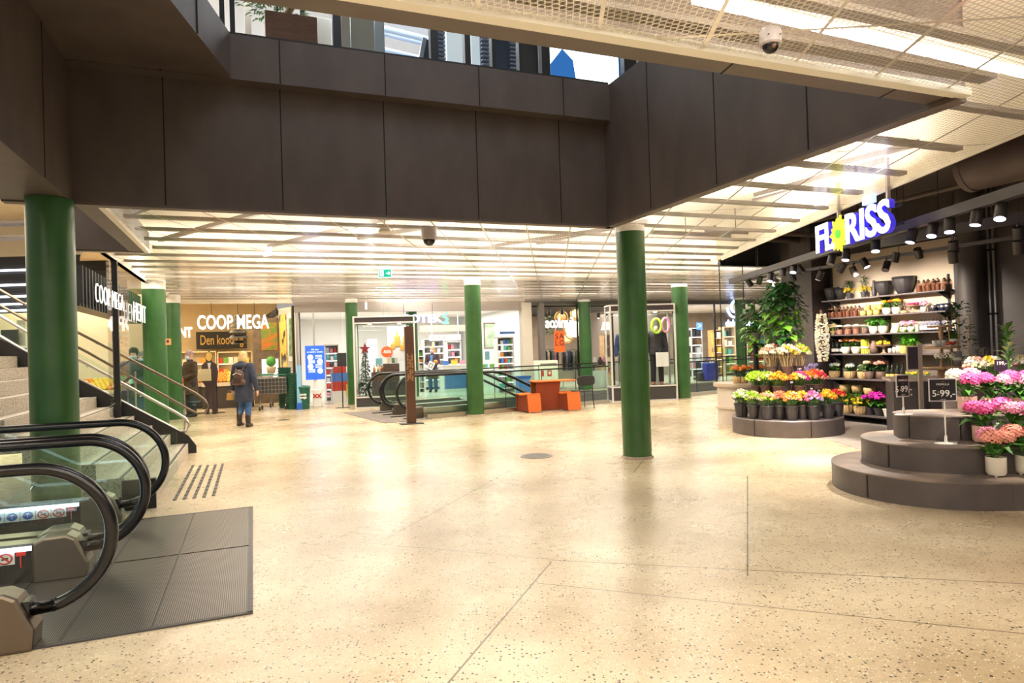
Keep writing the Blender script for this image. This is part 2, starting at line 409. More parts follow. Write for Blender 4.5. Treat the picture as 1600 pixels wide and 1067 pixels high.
seamwall('wall_void_right', P(V1a+wt/2, V1b+.2), P(V1a+wt/2, V0b-.15), ZC-.02, 5.09, wt, [V1b+.2-b for b in rb], -A)
lb = [ona(x, 150, V0a).dot(B) for x in (67,)]
seamwall('wall_void_left', P(V0a-wt/2, V1b+.1), P(V0a-wt/2, 1.5), ZC-.02, 4.7, wt, [V1b+.1-b for b in lb], A)
# near beam whose underside shows as a brown band
m = MB(); m.wall(P(-3.5, V0b-.095), P(V1a+.1, V0b-.095), ZC, 4.6, .19); o = struct(m.build('wall_void_near', SOFF))
s = MB()
for x, y in ((1187, 75), (1400, 140)): 
    a = fl(x, y, ZC).dot(A); s.bar(P(a-.02, V0b-.19, ZC+.001), P(a+.02, V0b+.005, ZC+.001), .012, .008)
s.build('panel_joint', MATS['joint_black'], o)
# left soffit, underside of the stair hall edge
m = MB(); m.prism([P(V0a-.62, 1.5), P(V0a, 1.5), P(V0a, V1b), P(V0a-.62, V1b)], ZC-.03, ZC); m.prism([P(-1.68, V1b+.2), P(-1.43, V1b+.2), P(-1.43, 11.4), P(-1.68, 11.4)], ZC-.015, ZC+.3); m.prism([P(-2.6, 11.3), P(-1.43, 11.3), P(-1.43, 11.42), P(-2.6, 11.42)], ZC-.015, ZC+.3)
m.prism([P(V0a-.6, V1b), P(V1a+.1, V1b), P(V1a+.1, V1b+.13), P(V0a-.6, V1b+.13)], ZC-.045, ZC-.02); m.prism([P(V1a, V0b-.2), P(V1a+.13, V0b-.2), P(V1a+.13, V1b+.1), P(V1a, V1b+.1)], ZC-.045, ZC-.02)
struct(m.build('trim_4', SOFF))
m = MB(); m.wall(P(-2.6, 11.3), P(-1.68, 11.3), ZC, 5.2, .1); struct(m.build('wall_stair_opening', CLAD))
# upper left balcony that cuts across the void
p1, p0, p2, p3 = P(-.14, V1b-.17, 4.62), fl(266, 0, 4.62), P(V0a, V1b-.17, 4.62), P(V0a, 4.6, 4.62)
d = (p0-p1); p0 = p1+d*2.2
m = MB(); m.slab([p1, p0, p3+(-B)*2, p2], (0, 0, .48)); o = struct(m.build('wall_balcony', CLAD))
s = MB()
for x in (308,):
    q = on(Vector((-d.y, d.x, 0)).normalized(), p1.dot(Vector((-d.y, d.x, 0)).normalized()), x, 60); s.box(q.x, q.y, 4.86, .012, .02, .47, math.atan2(d.y, d.x))
s.build('panel_joint', MATS['joint_black'], o)
# upper floor: slab, back walls
m = MB(); m.prism([P(-1.8, V1b+.14), P(12, V1b+.14), P(12, 16), P(-1.8, 16)], 4.30, 4.42); struct(m.build('floor_upper', mat('upper_floor', (.5, .45, .4), .4)))
m = MB(); m.prism([P(-8, V1b-1.2), P(12, V1b-1.2), P(12, 16), P(-8, 16)], 7.2, 7.3); struct(m.build('ceiling_upper', mat('upper_ceiling', (.75, .75, .75), .7)))
m = MB(); m.wall(P(-8, 13.5), P(12, 13.5), 4.42, 7.2, .1); struct(m.build('wall_upper_back', mat('upper_wall', (.72, .73, .75), .7)))

m = MB(); m.wall(P(8.5, 3), P(8.5, 13.5), 4.42, 7.2, .1); struct(m.build('wall_upper_right', mat('upper_blue_wall', (.05, .12, .3), .6)))
# ------------------------------------------------------------------ green columns
def column(x, y, r, zt, label, collar=True, ztop=None):
    o = MB().lathe([(r, 0.03), (r, zt)], (0, 0, 0), 40).build('column', GREEN, smooth=True, auto=.6); o.location = (x, y, 0)
    tag(o, label, 'column', kind='structure')
    MB().lathe([(r+.022, 0), (r+.022, .012), (r+.012, .03), (r-.01, .034)], (0, 0, 0), 40).build('base_ring', noisy('base_plaster', (.33, .24, .18), (.5, .4, .3), 20, .8), o, smooth=True, auto=.6)
    if collar: MB().lathe([(r+.003, zt-.002), (r+.003, ztop or ZC+.02)], (0, 0, 0), 40).build('collar', WHITE, o, smooth=True, auto=.6)
    return o
q = fl(1001.5, 717); column(q.x-.02, q.y+.15, .202, 3.19, 'green round column with white collar, standing alone before the flower stands')
q = fl(737, 649)-WV*.22; column(q.x, q.y+.2, .2, 3.16, 'green column with two small sockets at its collar beside the escalator railing')
q = fl(551, 634); column(q.x, q.y+.2, .185, 3.16, 'slim green column beside the white-framed showcase of Christmas goods')
q = fl(1070, 624); column(q.x, q.y+.2, .225, 3.19, 'green column at the end of the mannequin showcase')
q = fl(918, 610); column(q.x, q.y+.2, .225, 3.19, 'green column on the far side of the escalator well, by the homeware shop')
q = at(246, 676, 13.9); column(q.x, q.y, .225, 3.08, 'thick green column with red sticker just behind the stair handrails')
q = at(274.5, 655, 17.2); column(q.x, q.y, .185, 3.06, 'green column beside the man in the brown coat')
q = P(-1.83, 7.72); column(q.x, q.y, .205, 3.215, 'dark green column nearest the camera, between escalator and stairs', False)
q = at(646, 600, 23.2); column(q.x, q.y, .2, 3.19, 'green column behind the dark brown information pylon')
q = at(1160.5, 600, 25.5); column(q.x, q.y, .2, 3.19, 'green column seen through the glass of the flower shop')
# ------------------------------------------------------------------ escalators by the stairs (local x = away from the landing is negative)
RIB = mat('ribbed_plate', (.1, .085, .08), .38, .6)
def rib_setup(m, pitch=.0125, lo=(.035, .03, .03), hi=(.22, .195, .18)):
    nt, N, L, b = nodes(m); v = coord(nt); sx = N.new('ShaderNodeSeparateXYZ'); L.new(v, sx.inputs[0])
    f = math_(nt, 'FRACT', math_(nt, 'MULTIPLY', sx.outputs[0], 1/pitch)); t = math_(nt, 'LESS_THAN', f, .42)
    n = N.new('ShaderNodeTexNoise'); n.inputs['Scale'].default_value = 2.2; n.inputs['Detail'].default_value = 5; L.new(v, n.inputs['Vector'])
    hi2 = mixc(nt, n.outputs['Fac'], tuple(c*.45 for c in hi), tuple(c*1.25 for c in hi))
    L.new(mixc(nt, t, lo, hi2), b.inputs['Base Color'])
rib_setup(RIB)
SKIRT = mat('escalator_black', (.012, .012, .013), .2)
STEPM = mat('escalator_step', (.05, .05, .055), .35, .5)
LED = glow('cool_led', (.72, .85, 1.0), 7)
BLUE = mat('sign_blue', (.02, .12, .5), .5); RED = mat('sign_red', (.6, .03, .02), .5); PAPER = mat('sign_white', (.85, .85, .83), .5)
def rail_path(x0=-.45, r=.4, zc=.6, xl=-1.35, end=-4.2, ztop=None):
    pts = [(x0-.02-.05, 0, .2), (x0-.02+.12, 0, .215)]
    for k in range(25):
        t = -PI/2*.85+(PI/2+PI/2*.85)*k/24; pts.append((x0+r*math.cos(t)*1.0, 0, zc+r*math.sin(t)))
    pts += [(x0-.3, 0, zc+r), (xl, 0, zc+r+.0)]
    for k in range(1, 6):
        a = math.radians(30)*k/5; pts.append((xl-.9*math.sin(a)/math.sin(math.radians(30))*.5, 0, zc+r+.9*(1-math.cos(a))))
    x, _, z = pts[-1]; pts.append((end, 0, z+(x-end)*math.tan(math.radians(30))))
    return pts
RP = rail_path()
def offs(y): return [(x, y, z) for x, _, z in RP]
def skirt_line(xx):       # height of the step line at x
    return 0 if xx > -1.5 else (-1.5-xx)*math.tan(math.radians(30))
def escalator(loc, label, half=.66, steps=9, end=-4.2, rz=RA, group=None):
    t = thing('escalator', label, 'escalator', loc, rz, group)
    for s in (-1, 1):
        y = s*half
        MB().tube(offs(y), .036, 14).build('handrail', RUBBER, t, smooth=True)
        m = MB()   # glass: fan below the handrail
        top = [(x, y, z-.03) for x, _, z in RP ][2:]
        lo = [(min(max(x, end), -.32), y, .3+max(0, skirt_line(x-.1))) for x, _, z in top]
        n = len(top); m.add(top+lo, [(i, i+1, n+i+1, n+i) for i in range(n-1)])
        m.build('glass_panel', GLG, t)
        m = MB()   # skirt and deck
        prof = [(-.45, 0), (-.45, .27), (-1.4, .29), (end, .29+skirt_line(end-.1)), (end, -.25+skirt_line(end)), (-1.6, 0)]
        for yy in (y,):
            vs = [(x, yy-.06, z) for x, z in prof]+[(x, yy+.06, z) for x, z in prof]; k = len(prof)
            m.add(vs, [tuple(range(k)), tuple(range(2*k-1, k-1, -1))]+[(i, k+i, k+(i+1) % k, (i+1) % k) for i in range(k)])
        sk = m.build('skirt', SKIRT, t)
        MB().bar((-.6, y, .285), (-1.42, y, .297), .15, .02).bar((-1.42, y, .297), (end, y, .30+skirt_line(end-.1)), .15, .02).build('deck_trim', STEEL, sk)
        MB().bar((-.75, y-s*.075, .262), (-1.42, y-s*.075, .268), .012, .03).bar((-1.42, y-s*.075, .268), (end, y-s*.075, .27+skirt_line(end-.1)), .012, .03).build('light_strip', LED, sk)
        # newel cap
        m = MB(); pr = [(-.78, 0), (-.78, .29), (-.70, .33), (-.56, .335), (-.50, .30), (-.42, .12), (-.43, 0)]
        vs = [(x, y-.095, z) for x, z in pr]+[(x, y+.095, z) for x, z in pr]; k = len(pr)
        m.add(vs, [tuple(range(k)), tuple(range(2*k-1, k-1, -1))]+[(i, k+i, k+(i+1) % k, (i+1) % k) for i in range(k)])
        nw = m.build('newel_cap', BRNZ, t, bevel=.02)
        MB().lathe([(.055, 0), (.06, .03), (.04, .05)], (0, 0, 0), 14).build('rail_brush', BLACK, nw).matrix_local = Matrix.Translation((-.50, y, .215)) @ Matrix.Rotation(PI/2, 4, 'Y')
        # pictograms and the red emergency mark on the inner skirt
        st = MB(); yi = y-s*.068
        for q, xx in enumerate((-1.42, -1.3, -1.18, -1.06, -.94)):
            st.m = 0; st.bar((xx-.058, yi, .205), (xx+.058, yi, .205), .004, .09)
            st.m = 1 if q < 3 else 2
            ring_ = [(xx+.042*math.cos(2*PI*j/18), yi-s*.004, .205+.036*math.sin(2*PI*j/18)) for j in range(18)]
            if q < 3:
                st.add(ring_, [tuple(range(18))]); st.m = 0
                st.bar((xx, yi-s*.006, .185), (xx, yi-s*.006, .212), .002, .012).bar((xx-.012, yi-s*.006, .219), (xx+.012, yi-s*.006, .224), .002, .012)
            else:
                st.tube(ring_, .006, 4, closed=True); st.bar((xx-.026, yi-s*.004, .229), (xx+.026, yi-s*.004, .181), .004, .01); st.m = 3; st.bar((xx-.02, yi-s*.003, .2), (xx+.02, yi-s*.003, .208), .003, .012)
        st.build('safety_sticker', [PAPER, BLUE, RED, BLACK], sk)
        MB().bar((-.845, yi, .13), (-.845, yi, .22), .006, .022).bar((-.875, yi, .228), (-.815, yi, .228), .006, .03).build('stop_marker', RED, sk)
    m = MB(); m.box(-1.2, 0, .018, .62, 2*half-.13, .02); m.build('comb_plate', RIB, t)
    for k in range(steps):
        x = -1.5-k*.3; z = max(.012, (k-1)*.173); m = MB(); m.box(x-.15, 0, z-.1, .3, 2*half-.16, .2); m.build('step', STEPM, t)
    return t
escalator(P(-.75, 5.17), 'black escalator with glass sides and round handrail ends, nearest the camera', .66)
escalator(P(-.78, 6.72), 'black escalator with glass sides between the nearest one and the granite stairs', .65)
# acrylic guard between the two escalators
t = thing('acrylic_guard', 'clear acrylic post and slanted strip between the two black escalators', 'guard', P(-1.55, 5.95), RA)
ACR = glass('acrylic', (.93, .96, .97), 1.5)
MB().box(.18, 0, .42, .10, .012, .84).build('post', ACR, t)
MB().bar((-.28, .02, .34), (.06, .02, .86), .014, .07).lathe([(.075, -.007), (.075, .007)], (0, 0, 0), 16).build('slanted_strip', ACR, t)
MB().box(.05, 0, .012, .6, .14, .024).build('foot_plate', STEEL, t)

# landing plate sunk in the floor
t = thing('landing_mat', 'dark ribbed metal landing plate before the two escalators', 'mat', P(-1.1, 6.0), RA)
m = MB()
for y0, y1 in ((-1.52, -.02), (.02, 1.52)):
    for x0, x1 in ((-.9, -.44), (-.43, .03), (.04, .50), (.51, 1.03)):
        m.box((x0+x1)/2, (y0+y1)/2, .004, x1-x0-.006, y1-y0-.006 if y0 > 0 else y1-y0+.03, .016)
m.build('ribbed_panel', RIB, t)
MB().box(.06, 0, -.001, 1.98, 3.06, .014).build('base_frame', DARK, t)
MB().box(1.045, 0, .004, .03, 3.1, .014).box(.06, -1.545, .004, 2.0, .03, .014).box(.06, 1.545, .004, 2.0, .03, .014).build('edge_frame', DARK, t)

# floor inlays
for k, ((x1, y1), (x2, y2)) in enumerate((((302, 727), (272, 783)), ((313.6, 727), (287, 781.5)), ((325, 727), (302.7, 780)), ((337, 725.5), (318, 778.5)), ((348, 724.7), (333, 776)))):
    p, q = fl(x1, y1), fl(x2, y2); m = MB(); d = q-p
    for j in range(11):
        a, b = p+d*(j/11), p+d*((j+.82)/11); m.bar(a+Vector((0, 0, .003)), b+Vector((0, 0, .003)), .035, .008)
    o = m.build('tactile_strip', DARK); tag(o, f"dark tactile strip set in the floor before the stairs, {ORD[k]} from the stair foot", 'floor strip', 'tactile strips before the stairs')
for (x, y, r, lab) in ((838, 712.5, .235, 'dark round floor cover beside the lone green column'), (443, 656, .16, 'small dark round floor cover near the walking woman')):
    q = fl(x, y); o = MB().lathe([(r, 0), (r, .006), (r-.02, .009), (0, .009)], (0, 0, 0), 40).build('floor_cover', noisy('cover_plate', (.10, .075, .055), (.17, .13, .10), 9, .4)); o.location = q; tag(o, lab, 'floor cover')
    MB().lathe([(r*.8, .0092), (r*.8, .0105), (r*.76, .0105)], (0, 0, 0), 40).build('ring_groove', DARK, o)

# ------------------------------------------------------------------ granite stairs with glass balustrades
GRAN = noisy('step_granite', (.30, .25, .2), (.58, .51, .42), 55, .5, detail=3, lo=.42, hi=.5)
ST0, RISE, RUN = -1.05, .172, .262
t = thing('staircase', 'grey speckled granite staircase with dark nosings beside the escalators', 'stairs', P(ST0, 8.1), RA)
for k in range(15):
    x = -k*RUN; z = (k+1)*RISE
    m = MB(); m.box(x-RUN/2-.06, 2.15, z-RISE/2-(.0 if k else 0), RUN+.12, 4.25, RISE); s_ = m.build('step', GRAN, t)
    MB().box(x-.035, 2.15, z+.001, .035, 4.2, .006).build('nosing', DARK, s_)
for y, nm in ((4.33, 'stringer'),):
    pr = [(.12, 0), (.12, .12), (-.0, .3), (-15*RUN, 15*RISE+.30), (-15*RUN, 15*RISE-.5), (-.6, 0)]; k = len(pr); m = MB()
    m.add([(x, y-.03, z) for x, z in pr]+[(x, y+.03, z) for x, z in pr], [tuple(range(k)), tuple(range(2*k-1, k-1, -1))]+[(i, k+i, k+(i+1) % k, (i+1) % k) for i in range(k)]); m.build(nm, BLACK, t)
MB().box(-.12, -.0, .16, .32, .06, .32).build('end_panel', BLACK, t)
MB().box(-.2, .03, .5, .9, .012, .6).build('glass_panel', GLS, t)
def rails(name, label, b, up, lo, loop, r, m_, posts, gbase):
    t = thing(name, label, 'railing', P(-1.5, b), RA)
    path = [onb(x, y, b) for x, y in up]+[onb(x, y, b) for x, y in loop]+[onb(x, y, b) for x, y in lo]
    loc = [Vector((p.dot(A)+1.5, 0, p.z)) for p in path]
    MB().tube(loc, r, 10).build('handrail', m_, t, smooth=True)
    U = loc[:len(up)]
    gp = MB(); x0, z0, x1, z1 = U[0].x, U[0].z, U[-1].x, U[-1].z
    n = 4
    for k in range(n):
        xa, xb = x0+(x1+.1-x0)*k/n, x0+(x1+.1-x0)*(k+1)/n-.015
        za, zb = z0+(z1-z0)*(xa-x0)/(x1-x0), z0+(z1-z0)*(xb-x0)/(x1-x0)
        g = MB().slab([(xa, .05, max(za-gbase, .02)), (xb, .05, max(zb-gbase, .02)), (xb, .05, zb+.07), (xa, .05, za+.07)], (0, .015, 0)).build('glass_panel', GLS, t)
        xm = xa+.12; zm = z0+(z1-z0)*(xm-x0)/(x1-x0)
        MB().tube([(xm, .05, zm-.06), (xm, .0, zm-.06)], .012, 6).tube([(xm, .05, zm-.06), (xm, .0, zm-.01)], .008, 6).lathe([(.03, 0), (.03, .01)], (xm, .045, zm-.06), 10).build('bracket', CHROME, g)
    for px_, yb, yt in posts:
        p, q = onb(px_, yb, b), onb(px_, yt, b); MB().tube([(p.dot(A)+1.5, .03, max(0, p.z)), (p.dot(A)+1.5, .03, q.z)], .016, 8).build('post', STEEL, t)
    return t
rails('stair_railing', 'steel double handrail on glass along the far side of the granite stairs', 12.44, [(-60, 457), (64, 532), (138, 570), (276, 645)], [(270, 668), (138, 600), (64, 563), (-60, 490)], [(290, 654), (296, 664), (291, 673), (281, 674)], .024, STEEL, [(289, 706, 655)], 1.0)
rails('stair_railing', 'bronze double handrail behind the steel one, ending nearest the man in brown', 13.5, [(-60, 419), (63, 489), (138, 528), (307, 615)], [(296, 640), (138, 551), (63, 512), (-60, 444)], [(320, 625), (325, 635), (320, 645), (309, 646)], .024, BRNZ, [(213, 672, 580), (289, 664, 610)], 1.0)
# ------------------------------------------------------------------ escalators in the well, their mat and the glass railings round it
def well_escalator(u, v, label, half):
    t = thing('escalator', label, 'escalator', W(u, v), RW)
    for s in (-1, 1):
        y = s*half; pts = []
        for k in range(15):
            a = PI/2+PI*.92*k/14; pts.append((.42+.4*math.cos(a), y, .62+.4*math.sin(a)))
        top = [(2.6, y, 1.02), (2.2, y, 1.02), (.8, y, 1.02)]
        path = [(9, y, 1.02-6.0*.5), (3.2, y, .84), (2.9, y, .96)]+top+pts+[(.75, y, .2)]
        MB().tube(path, .036, 8).build('handrail', RUBBER, t, smooth=True)
        up = [(x, y, z-.03) for x, _, z in path[:-4]]; lo = [(max(x, .5), y, min(.25, z-.6) if x < 2.5 else z-.75) for x, _, z in path[:-4]]; n = len(up)
        MB().add(up+lo, [(i, i+1, n+i+1, n+i) for i in range(n-1)]).build('glass_panel', GLG, t)
        sk = MB().bar((.35, y, .12), (2.7, y, .12), .12, .24).bar((2.6, y, .12), (9, y, .12-3.15), .12, .24).build('skirt', STEEL, t)
        MB().box(.5, y, .14, .3, .17, .28).build('newel_cap', BRNZ, t, bevel=.02)
    MB().box(1.2, 0, .0, 2.0, 2*half-.1, .02).build('comb_plate', RIB, t)
    for k in range(12):
        MB().box(2.35+k*.4, 0, -.05-k*.2-.1, .4, 2*half-.13, .2).build('step', STEPM, t)
    return t
well_escalator(-.58, .92, 'escalator going down in the floor opening, nearest the brown pylon', .60)
well_escalator(-.46, 2.28, 'escalator going down in the floor opening, beside the Christmas showcase', .60)
t = thing('entrance_mat', 'grey grooved mat in the floor before the downward escalators', 'mat', W(-.46, 1.55), RW)
MB().box(0, 0, .004, 1.15, 3.4, .014).build('mat_surface', noisy('mat_grey', (.16, .135, .12), (.24, .2, .175), 6, .7), t)
for k, (x, y) in enumerate(((.34, -1.25), (.25, -.62), (.3, .1), (.22, .75))): MB().box(x, y, .02, .6, .05, .03).build('guide_bar', DARK, t)
GR = mat('rail_dark', (.03, .028, .027), .35, .6)
def glass_rail(name, label, p, q, n, h=1.02, thick=.012):
    L_ = (q-p).length; t = thing(name, label, 'railing', p, math.atan2(q.y-p.y, q.x-p.x))
    MB().box(L_/2, 0, h, L_, .045, .035).build('handrail', GR, t); MB().box(L_/2, 0, .05, L_, .05, .1).build('base_channel', STEEL, t)
    for k in range(n):
        a, b = L_*k/n+.006, L_*(k+1)/n-.006; MB().box((a+b)/2, 0, h/2+.02, b-a, thick, h-.06).build('glass_panel', GLG, t)
        if k: MB().tube([(L_*k/n, .03, .08), (L_*k/n, .03, h)], .01, 6).build('post', GR, t)
    return t
glass_rail('glass_railing', 'glass railing with dark handrail along the near side of the escalator well', W(.05, 0), W(5.45, 0), 5)
glass_rail('glass_railing', 'glass railing along the escalator well right of the mannequin showcase', W(7.55, 0), W(16.5, 0), 7)
glass_rail('glass_railing', 'glass railing along the far side of the escalator well, before the shops', W(2.0, 3.2), W(16.5, 3.2), 9)
glass_rail('glass_railing', 'glass railing closing the far end of the escalator well', W(16.55, .1), W(16.55, 3.1), 2)

# brown pylon
q = fl(643, 662); t = thing('information_pylon', 'dark brown steel pylon with small pale lettering beside the escalator mat', 'pylon', (q.x, q.y, 0), math.radians(18))
PYL = mat('pylon_brown', (.11, .055, .035), .32, .55)
MB().box(0, 0, 1.08, .2, .11, 2.14).build('panel', PYL, t, bevel=.006)
MB().box(0, 0, .01, .5, .34, .02).build('base_plate', DARK, t)
PT = mat('pylon_text', (.55, .3, .14), .5)
for k, s in enumerate(('Torget  1  Mat og apotek', 'Blomster  Interiør  2', 'Klær  Sko  Sport  Bøker')):
    text('lettering', s, .06, PT, t, (-.055+k*.05, -.0565, 1.25), (PI/2, -PI/2, 0), .001)

# orange bent-sheet furniture
ORG = noisy('orange_felt', (.62, .13, .02), (.72, .17, .03), 60, .8); ORG_SHADED = noisy('orange_felt_shaded', (.21, .032, .007), (.25, .04, .008), 60, .85)  # second felt is a darker copy: shade painted into the panels' colour
def sheet(m, prof, y0, y1, th=.025):      # thin bent sheet: profile in xz swept along y
    up = []; 
    for i, (x, z) in enumerate(prof):
        a = prof[max(i-1, 0)]; b = prof[min(i+1, len(prof)-1)]; d = Vector((b[0]-a[0], 0, b[1]-a[1])).normalized(); n = Vector((-d.z, 0, d.x))*th; up.append((x+n.x, z+n.z))
    pr = list(prof)+up[::-1]; k = len(pr)
    return m.add([(x, y0, z) for x, z in pr]+[(x, y1, z) for x, z in pr], [(i, (i+1) % k, k+(i+1) % k, k+i) for i in range(k)]+[(i, i+1, k-2-i, k-1-i) for i in range(len(prof)-1)]+[(k+i+1, k+i, 2*k-1-i, 2*k-2-i) for i in range(len(prof)-1)])
def stool(px, py, label, rz):
    q = fl(px, py)-WV*.12; t = thing('bent_stool', label, 'stool', (q.x, q.y, 0), rz, 'orange bent stools at the orange table')
    for nm, pr in (('side_panel', [(-.30, .02), (-.27, .44)]), ('side_panel', [(.27, .44), (.32, .02)])): sheet(MB(), pr, -.18, .18).build(nm, ORG if pr[0][0] > 0 else ORG_SHADED, t)
    sheet(MB(), [(-.275, .44), (-.2, .425), (-.05, .41), (.1, .42), (.2, .44), (.275, .445)], -.18, .18).build('seat', ORG, t)
    MB().slab([(-.29, -.15, .03), (.30, -.15, .03), (.26, -.15, .43), (-.26, -.15, .43)], (0, .02, 0)).build('web_panel', ORG_SHADED, t)
    for x in (-.29, .31):
        for y in (-.13, .13): MB().lathe([(.012, 0), (.012, .03)], (x, y, 0), 8).build('foot', CHROME, t)
    return t
stool(822, 643, 'orange bent-sheet stool left of the orange table', math.radians(-62))
stool(884, 640, 'orange bent-sheet stool between the orange table and the black chair', math.radians(-66))
q = fl(850, 639); t = thing('bent_table', 'orange bent-sheet table with broad side panel, between the two orange stools', 'table', q-WV*.32+Vector((0, .05, 0)), math.radians(14))
m = MB(); m.slab([(-.45, -.2, .02), (.40, -.2, .02), (.45, -.2, .42), (.18, -.2, .44), (.22, -.2, .72), (-.42, -.2, .72)], (0, .03, 0)); m.build('side_panel', ORG_SHADED, t)
MB().slab([(-.42, .3, .02), (.3, .3, .02), (.22, .3, .72), (-.42, .3, .72)], (0, .03, 0)).build('side_panel', ORG, t)
MB().box(.08, .05, .735, 1.1, .6, .03).build('table_top', ORG, t, bevel=.008)
MB().box(.35, -.03, .44, .32, .36, .025).build('bench_seat', ORG, t, bevel=.008)
# black chair
q = fl(911, 639); t = thing('tubular_chair', 'black chair with rounded back on thin legs beside the orange stool', 'chair', (q.x, q.y+.2, 0), math.radians(25))
for x, y in ((-.2, -.2), (.2, -.2), (-.2, .2), (.2, .2)): MB().tube([(x*1.1, y*1.15, 0), (x, y, .44)], .011, 8).build('leg', BLACK, t)
m = MB(); m.box(0, 0, .45, .44, .44, .03); m.build('seat', BLACK, t, bevel=.012)
for x in (-.19, .19): MB().tube([(x, -.2, .44), (x, -.235, .62)], .01, 8).build('back_post', BLACK, t)
m = MB(); n = 28
pts = [(.255*abs(math.cos(a))**.5*(1 if math.cos(a) > 0 else -1), .72+.125*abs(math.sin(a))**.5*(1 if math.sin(a) > 0 else -1)) for a in (2*PI*k/n for k in range(n))]
m.slab([(x, -.25, z) for x, z in pts], (0, .035, 0)); m.build('backrest', mat('chair_black', (.02, .018, .018), .6), t, bevel=.008)

# ------------------------------------------------------------------ showcases
def showcase(p, rz, w, d, h, z0, zt, name, label):
    t = thing(name, label, 'showcase', p, rz); FR = mat('case_frame', (.72, .70, .67), .4, .3)
    MB().box(0, 0, z0/2+.02, w-.03, d-.03, z0-.04).build('plinth', DARK, t)
    MB().box(0, 0, (h+zt)/2, w-.03, d-.03, h-zt-.04).build('top_box', mat('case_top', (.045, .03, .035), .4), t)
    for x in (-w/2, w/2):
        for y in (-d/2, d/2): MB().box(x, y, h/2, .045, .045, h).build('frame_post', FR, t)
    for nm, zs in (('lower_rail', (.02, z0)), ('upper_rail', (zt, h-.02))):
        for z in zs:
            m = MB()
            for y in (-d/2, d/2): m.box(0, y, z, w, .04, .04)
            for x in (-w/2, w/2): m.box(x, 0, z, .04, d, .04)
            m.build(nm, FR, t)
    for y in (-d/2, d/2): MB().box(0, y, (z0+zt)/2, w-.05, .01, zt-z0-.04).build('glass_pane', GLD, t)
    for x in (-w/2, w/2): MB().box(x, 0, (z0+zt)/2, .01, d-.05, zt-z0-.04).build('glass_pane', GLD, t)
    for x in (-w/4, w/4): MB().lathe([(.05, 0), (.05, .02)], (x, 0, zt-.03), 12).build('downlight', glow('case_light', (1, .93, .82), 12), t)
    return t
q = fl(612, 640); qa = Vector((q.x-.35, q.y+1.15, 0)); RZA = math.radians(8)
showcase(qa, RZA, 1.72, .8, 2.66, .32, 2.46, 'showcase', 'white-framed glass showcase with Christmas tree and crates beside the slim green column')
area('showcase_light', (qa.x, qa.y, 2.4), 1.4, .6, 40, (1, .92, .8))
def inA(x, y, z=0): return Vector((qa.x, qa.y, 0))+Matrix.Rotation(RZA, 3, 'Z') @ Vector((x, y, z))
def prop(m_, name, label, cat, loc, rz, mats, smooth=False, group=None, bevel=0, auto=None):
    o = m_.build(name, mats, None, smooth, bevel, auto); o.location = loc; o.rotation_euler = (0, 0, rz); tag(o, label, cat, group); return o
# tree
t = thing('christmas_tree', 'slim dark artificial Christmas tree with red star in the showcase', 'tree', inA(-.58, -.05, .34), RZA)
rnd = random.Random(3); m = MB()
for k in range(420):
    z = rnd.random()**1.3*1.25; a = rnd.random()*2*PI; r = .24*(1-z/1.35); m.leaf((r*.3*math.cos(a), r*.3*math.sin(a), z+.08), (math.cos(a), math.sin(a), -.3), (0, 0, 1), r+.05, .045)
m.build('foliage', noisy('fir_green', (.012, .035, .02), (.03, .07, .035), 8, .7), t)
MB().tube([(0, 0, 0), (0, 0, 1.3)], .018, 6).build('trunk', DARK, t)
m = MB(); pts = [( (.19 if k % 2 == 0 else .075)*math.sin(PI*k/5), (.19 if k % 2 == 0 else .075)*math.cos(PI*k/5)) for k in range(10)]
m.slab([(x, -.03, 1.38+z) for x, z in pts], (0, .04, 0)); m.build('star', mat('star_red', (.28, .02, .03), .4), t)
CR = noisy('crate_wood', (.06, .035, .022), (.13, .075, .045), 14, .7, stretch=(1, 1, 6))
def crate(loc, w, d, h, label, rz=RZA):
    t = thing('wooden_crate', label, 'crate', loc, rz, 'dark crates in the Christmas showcase')
    MB().box(0, 0, .012, w, d, .024).build('bottom', CR, t)
    for y in (-d/2, d/2): 
        m = MB(); n = max(2, round(w/.09))
        for k in range(n): m.box(-w/2+w*(k+.5)/n, y, h/2, w/n-.012, .02, h)
        m.build('slatted_side', CR, t)
    for x in (-w/2, w/2): MB().box(x, 0, h/2, .02, d, h).build('end_board', CR, t)
crate(inA(.16, .02, .76), .44, .4, .5, 'tall dark slatted crate standing on the shelf of the Christmas showcase'); crate(inA(-.22, -.05, .76), .36, .34, .27, 'low dark crate beside the tall crate in the Christmas showcase')
prop(MB().box(0, 0, .2, 1.0, .5, .4), 'display_block', 'dark display block under the crates in the Christmas showcase', 'display block', inA(.1, 0, .345), RZA, mat('block_dark', (.06, .05, .05), .6), bevel=.01)
POSTW = mat('poster_grey', (.62, .6, .6), .6)
t = thing('sale_poster', 'pale hanging poster with orange bottles and a red percent disc in the showcase', 'poster', inA(.22, .3, 1.35), RZA)
MB().box(.12, 0, .5, .56, .012, 1.05).build('sheet', POSTW, t)
m = MB()
for x, z, r, h in ((.0, .35, .07, .2), (.13, .42, .09, .42), (.28, .3, .07, .22), (.34, .46, .05, .3)): m.lathe([(r, 0), (r, h*.7), (r*.4, h*.8), (r*.4, h)], (x, -.02, z), 10, 1, .2)
m.build('printed_bottles', mat('print_orange', (.75, .28, .04), .5), t)
m = MB(); m.slab([(-.19+.17*math.cos(2*PI*k/24), -.03, .26+.17*math.sin(2*PI*k/24)) for k in range(24)], (0, .012, 0)); d_ = m.build('percent_disc', mat('disc_red', (.85, .09, .02), .4, emit=(.85, .09, .02), es=.25), t)
text('lettering', '-50%', .13, PAPER, d_, (-.19, -.037, .26), (PI/2, 0, 0), .003, .002)
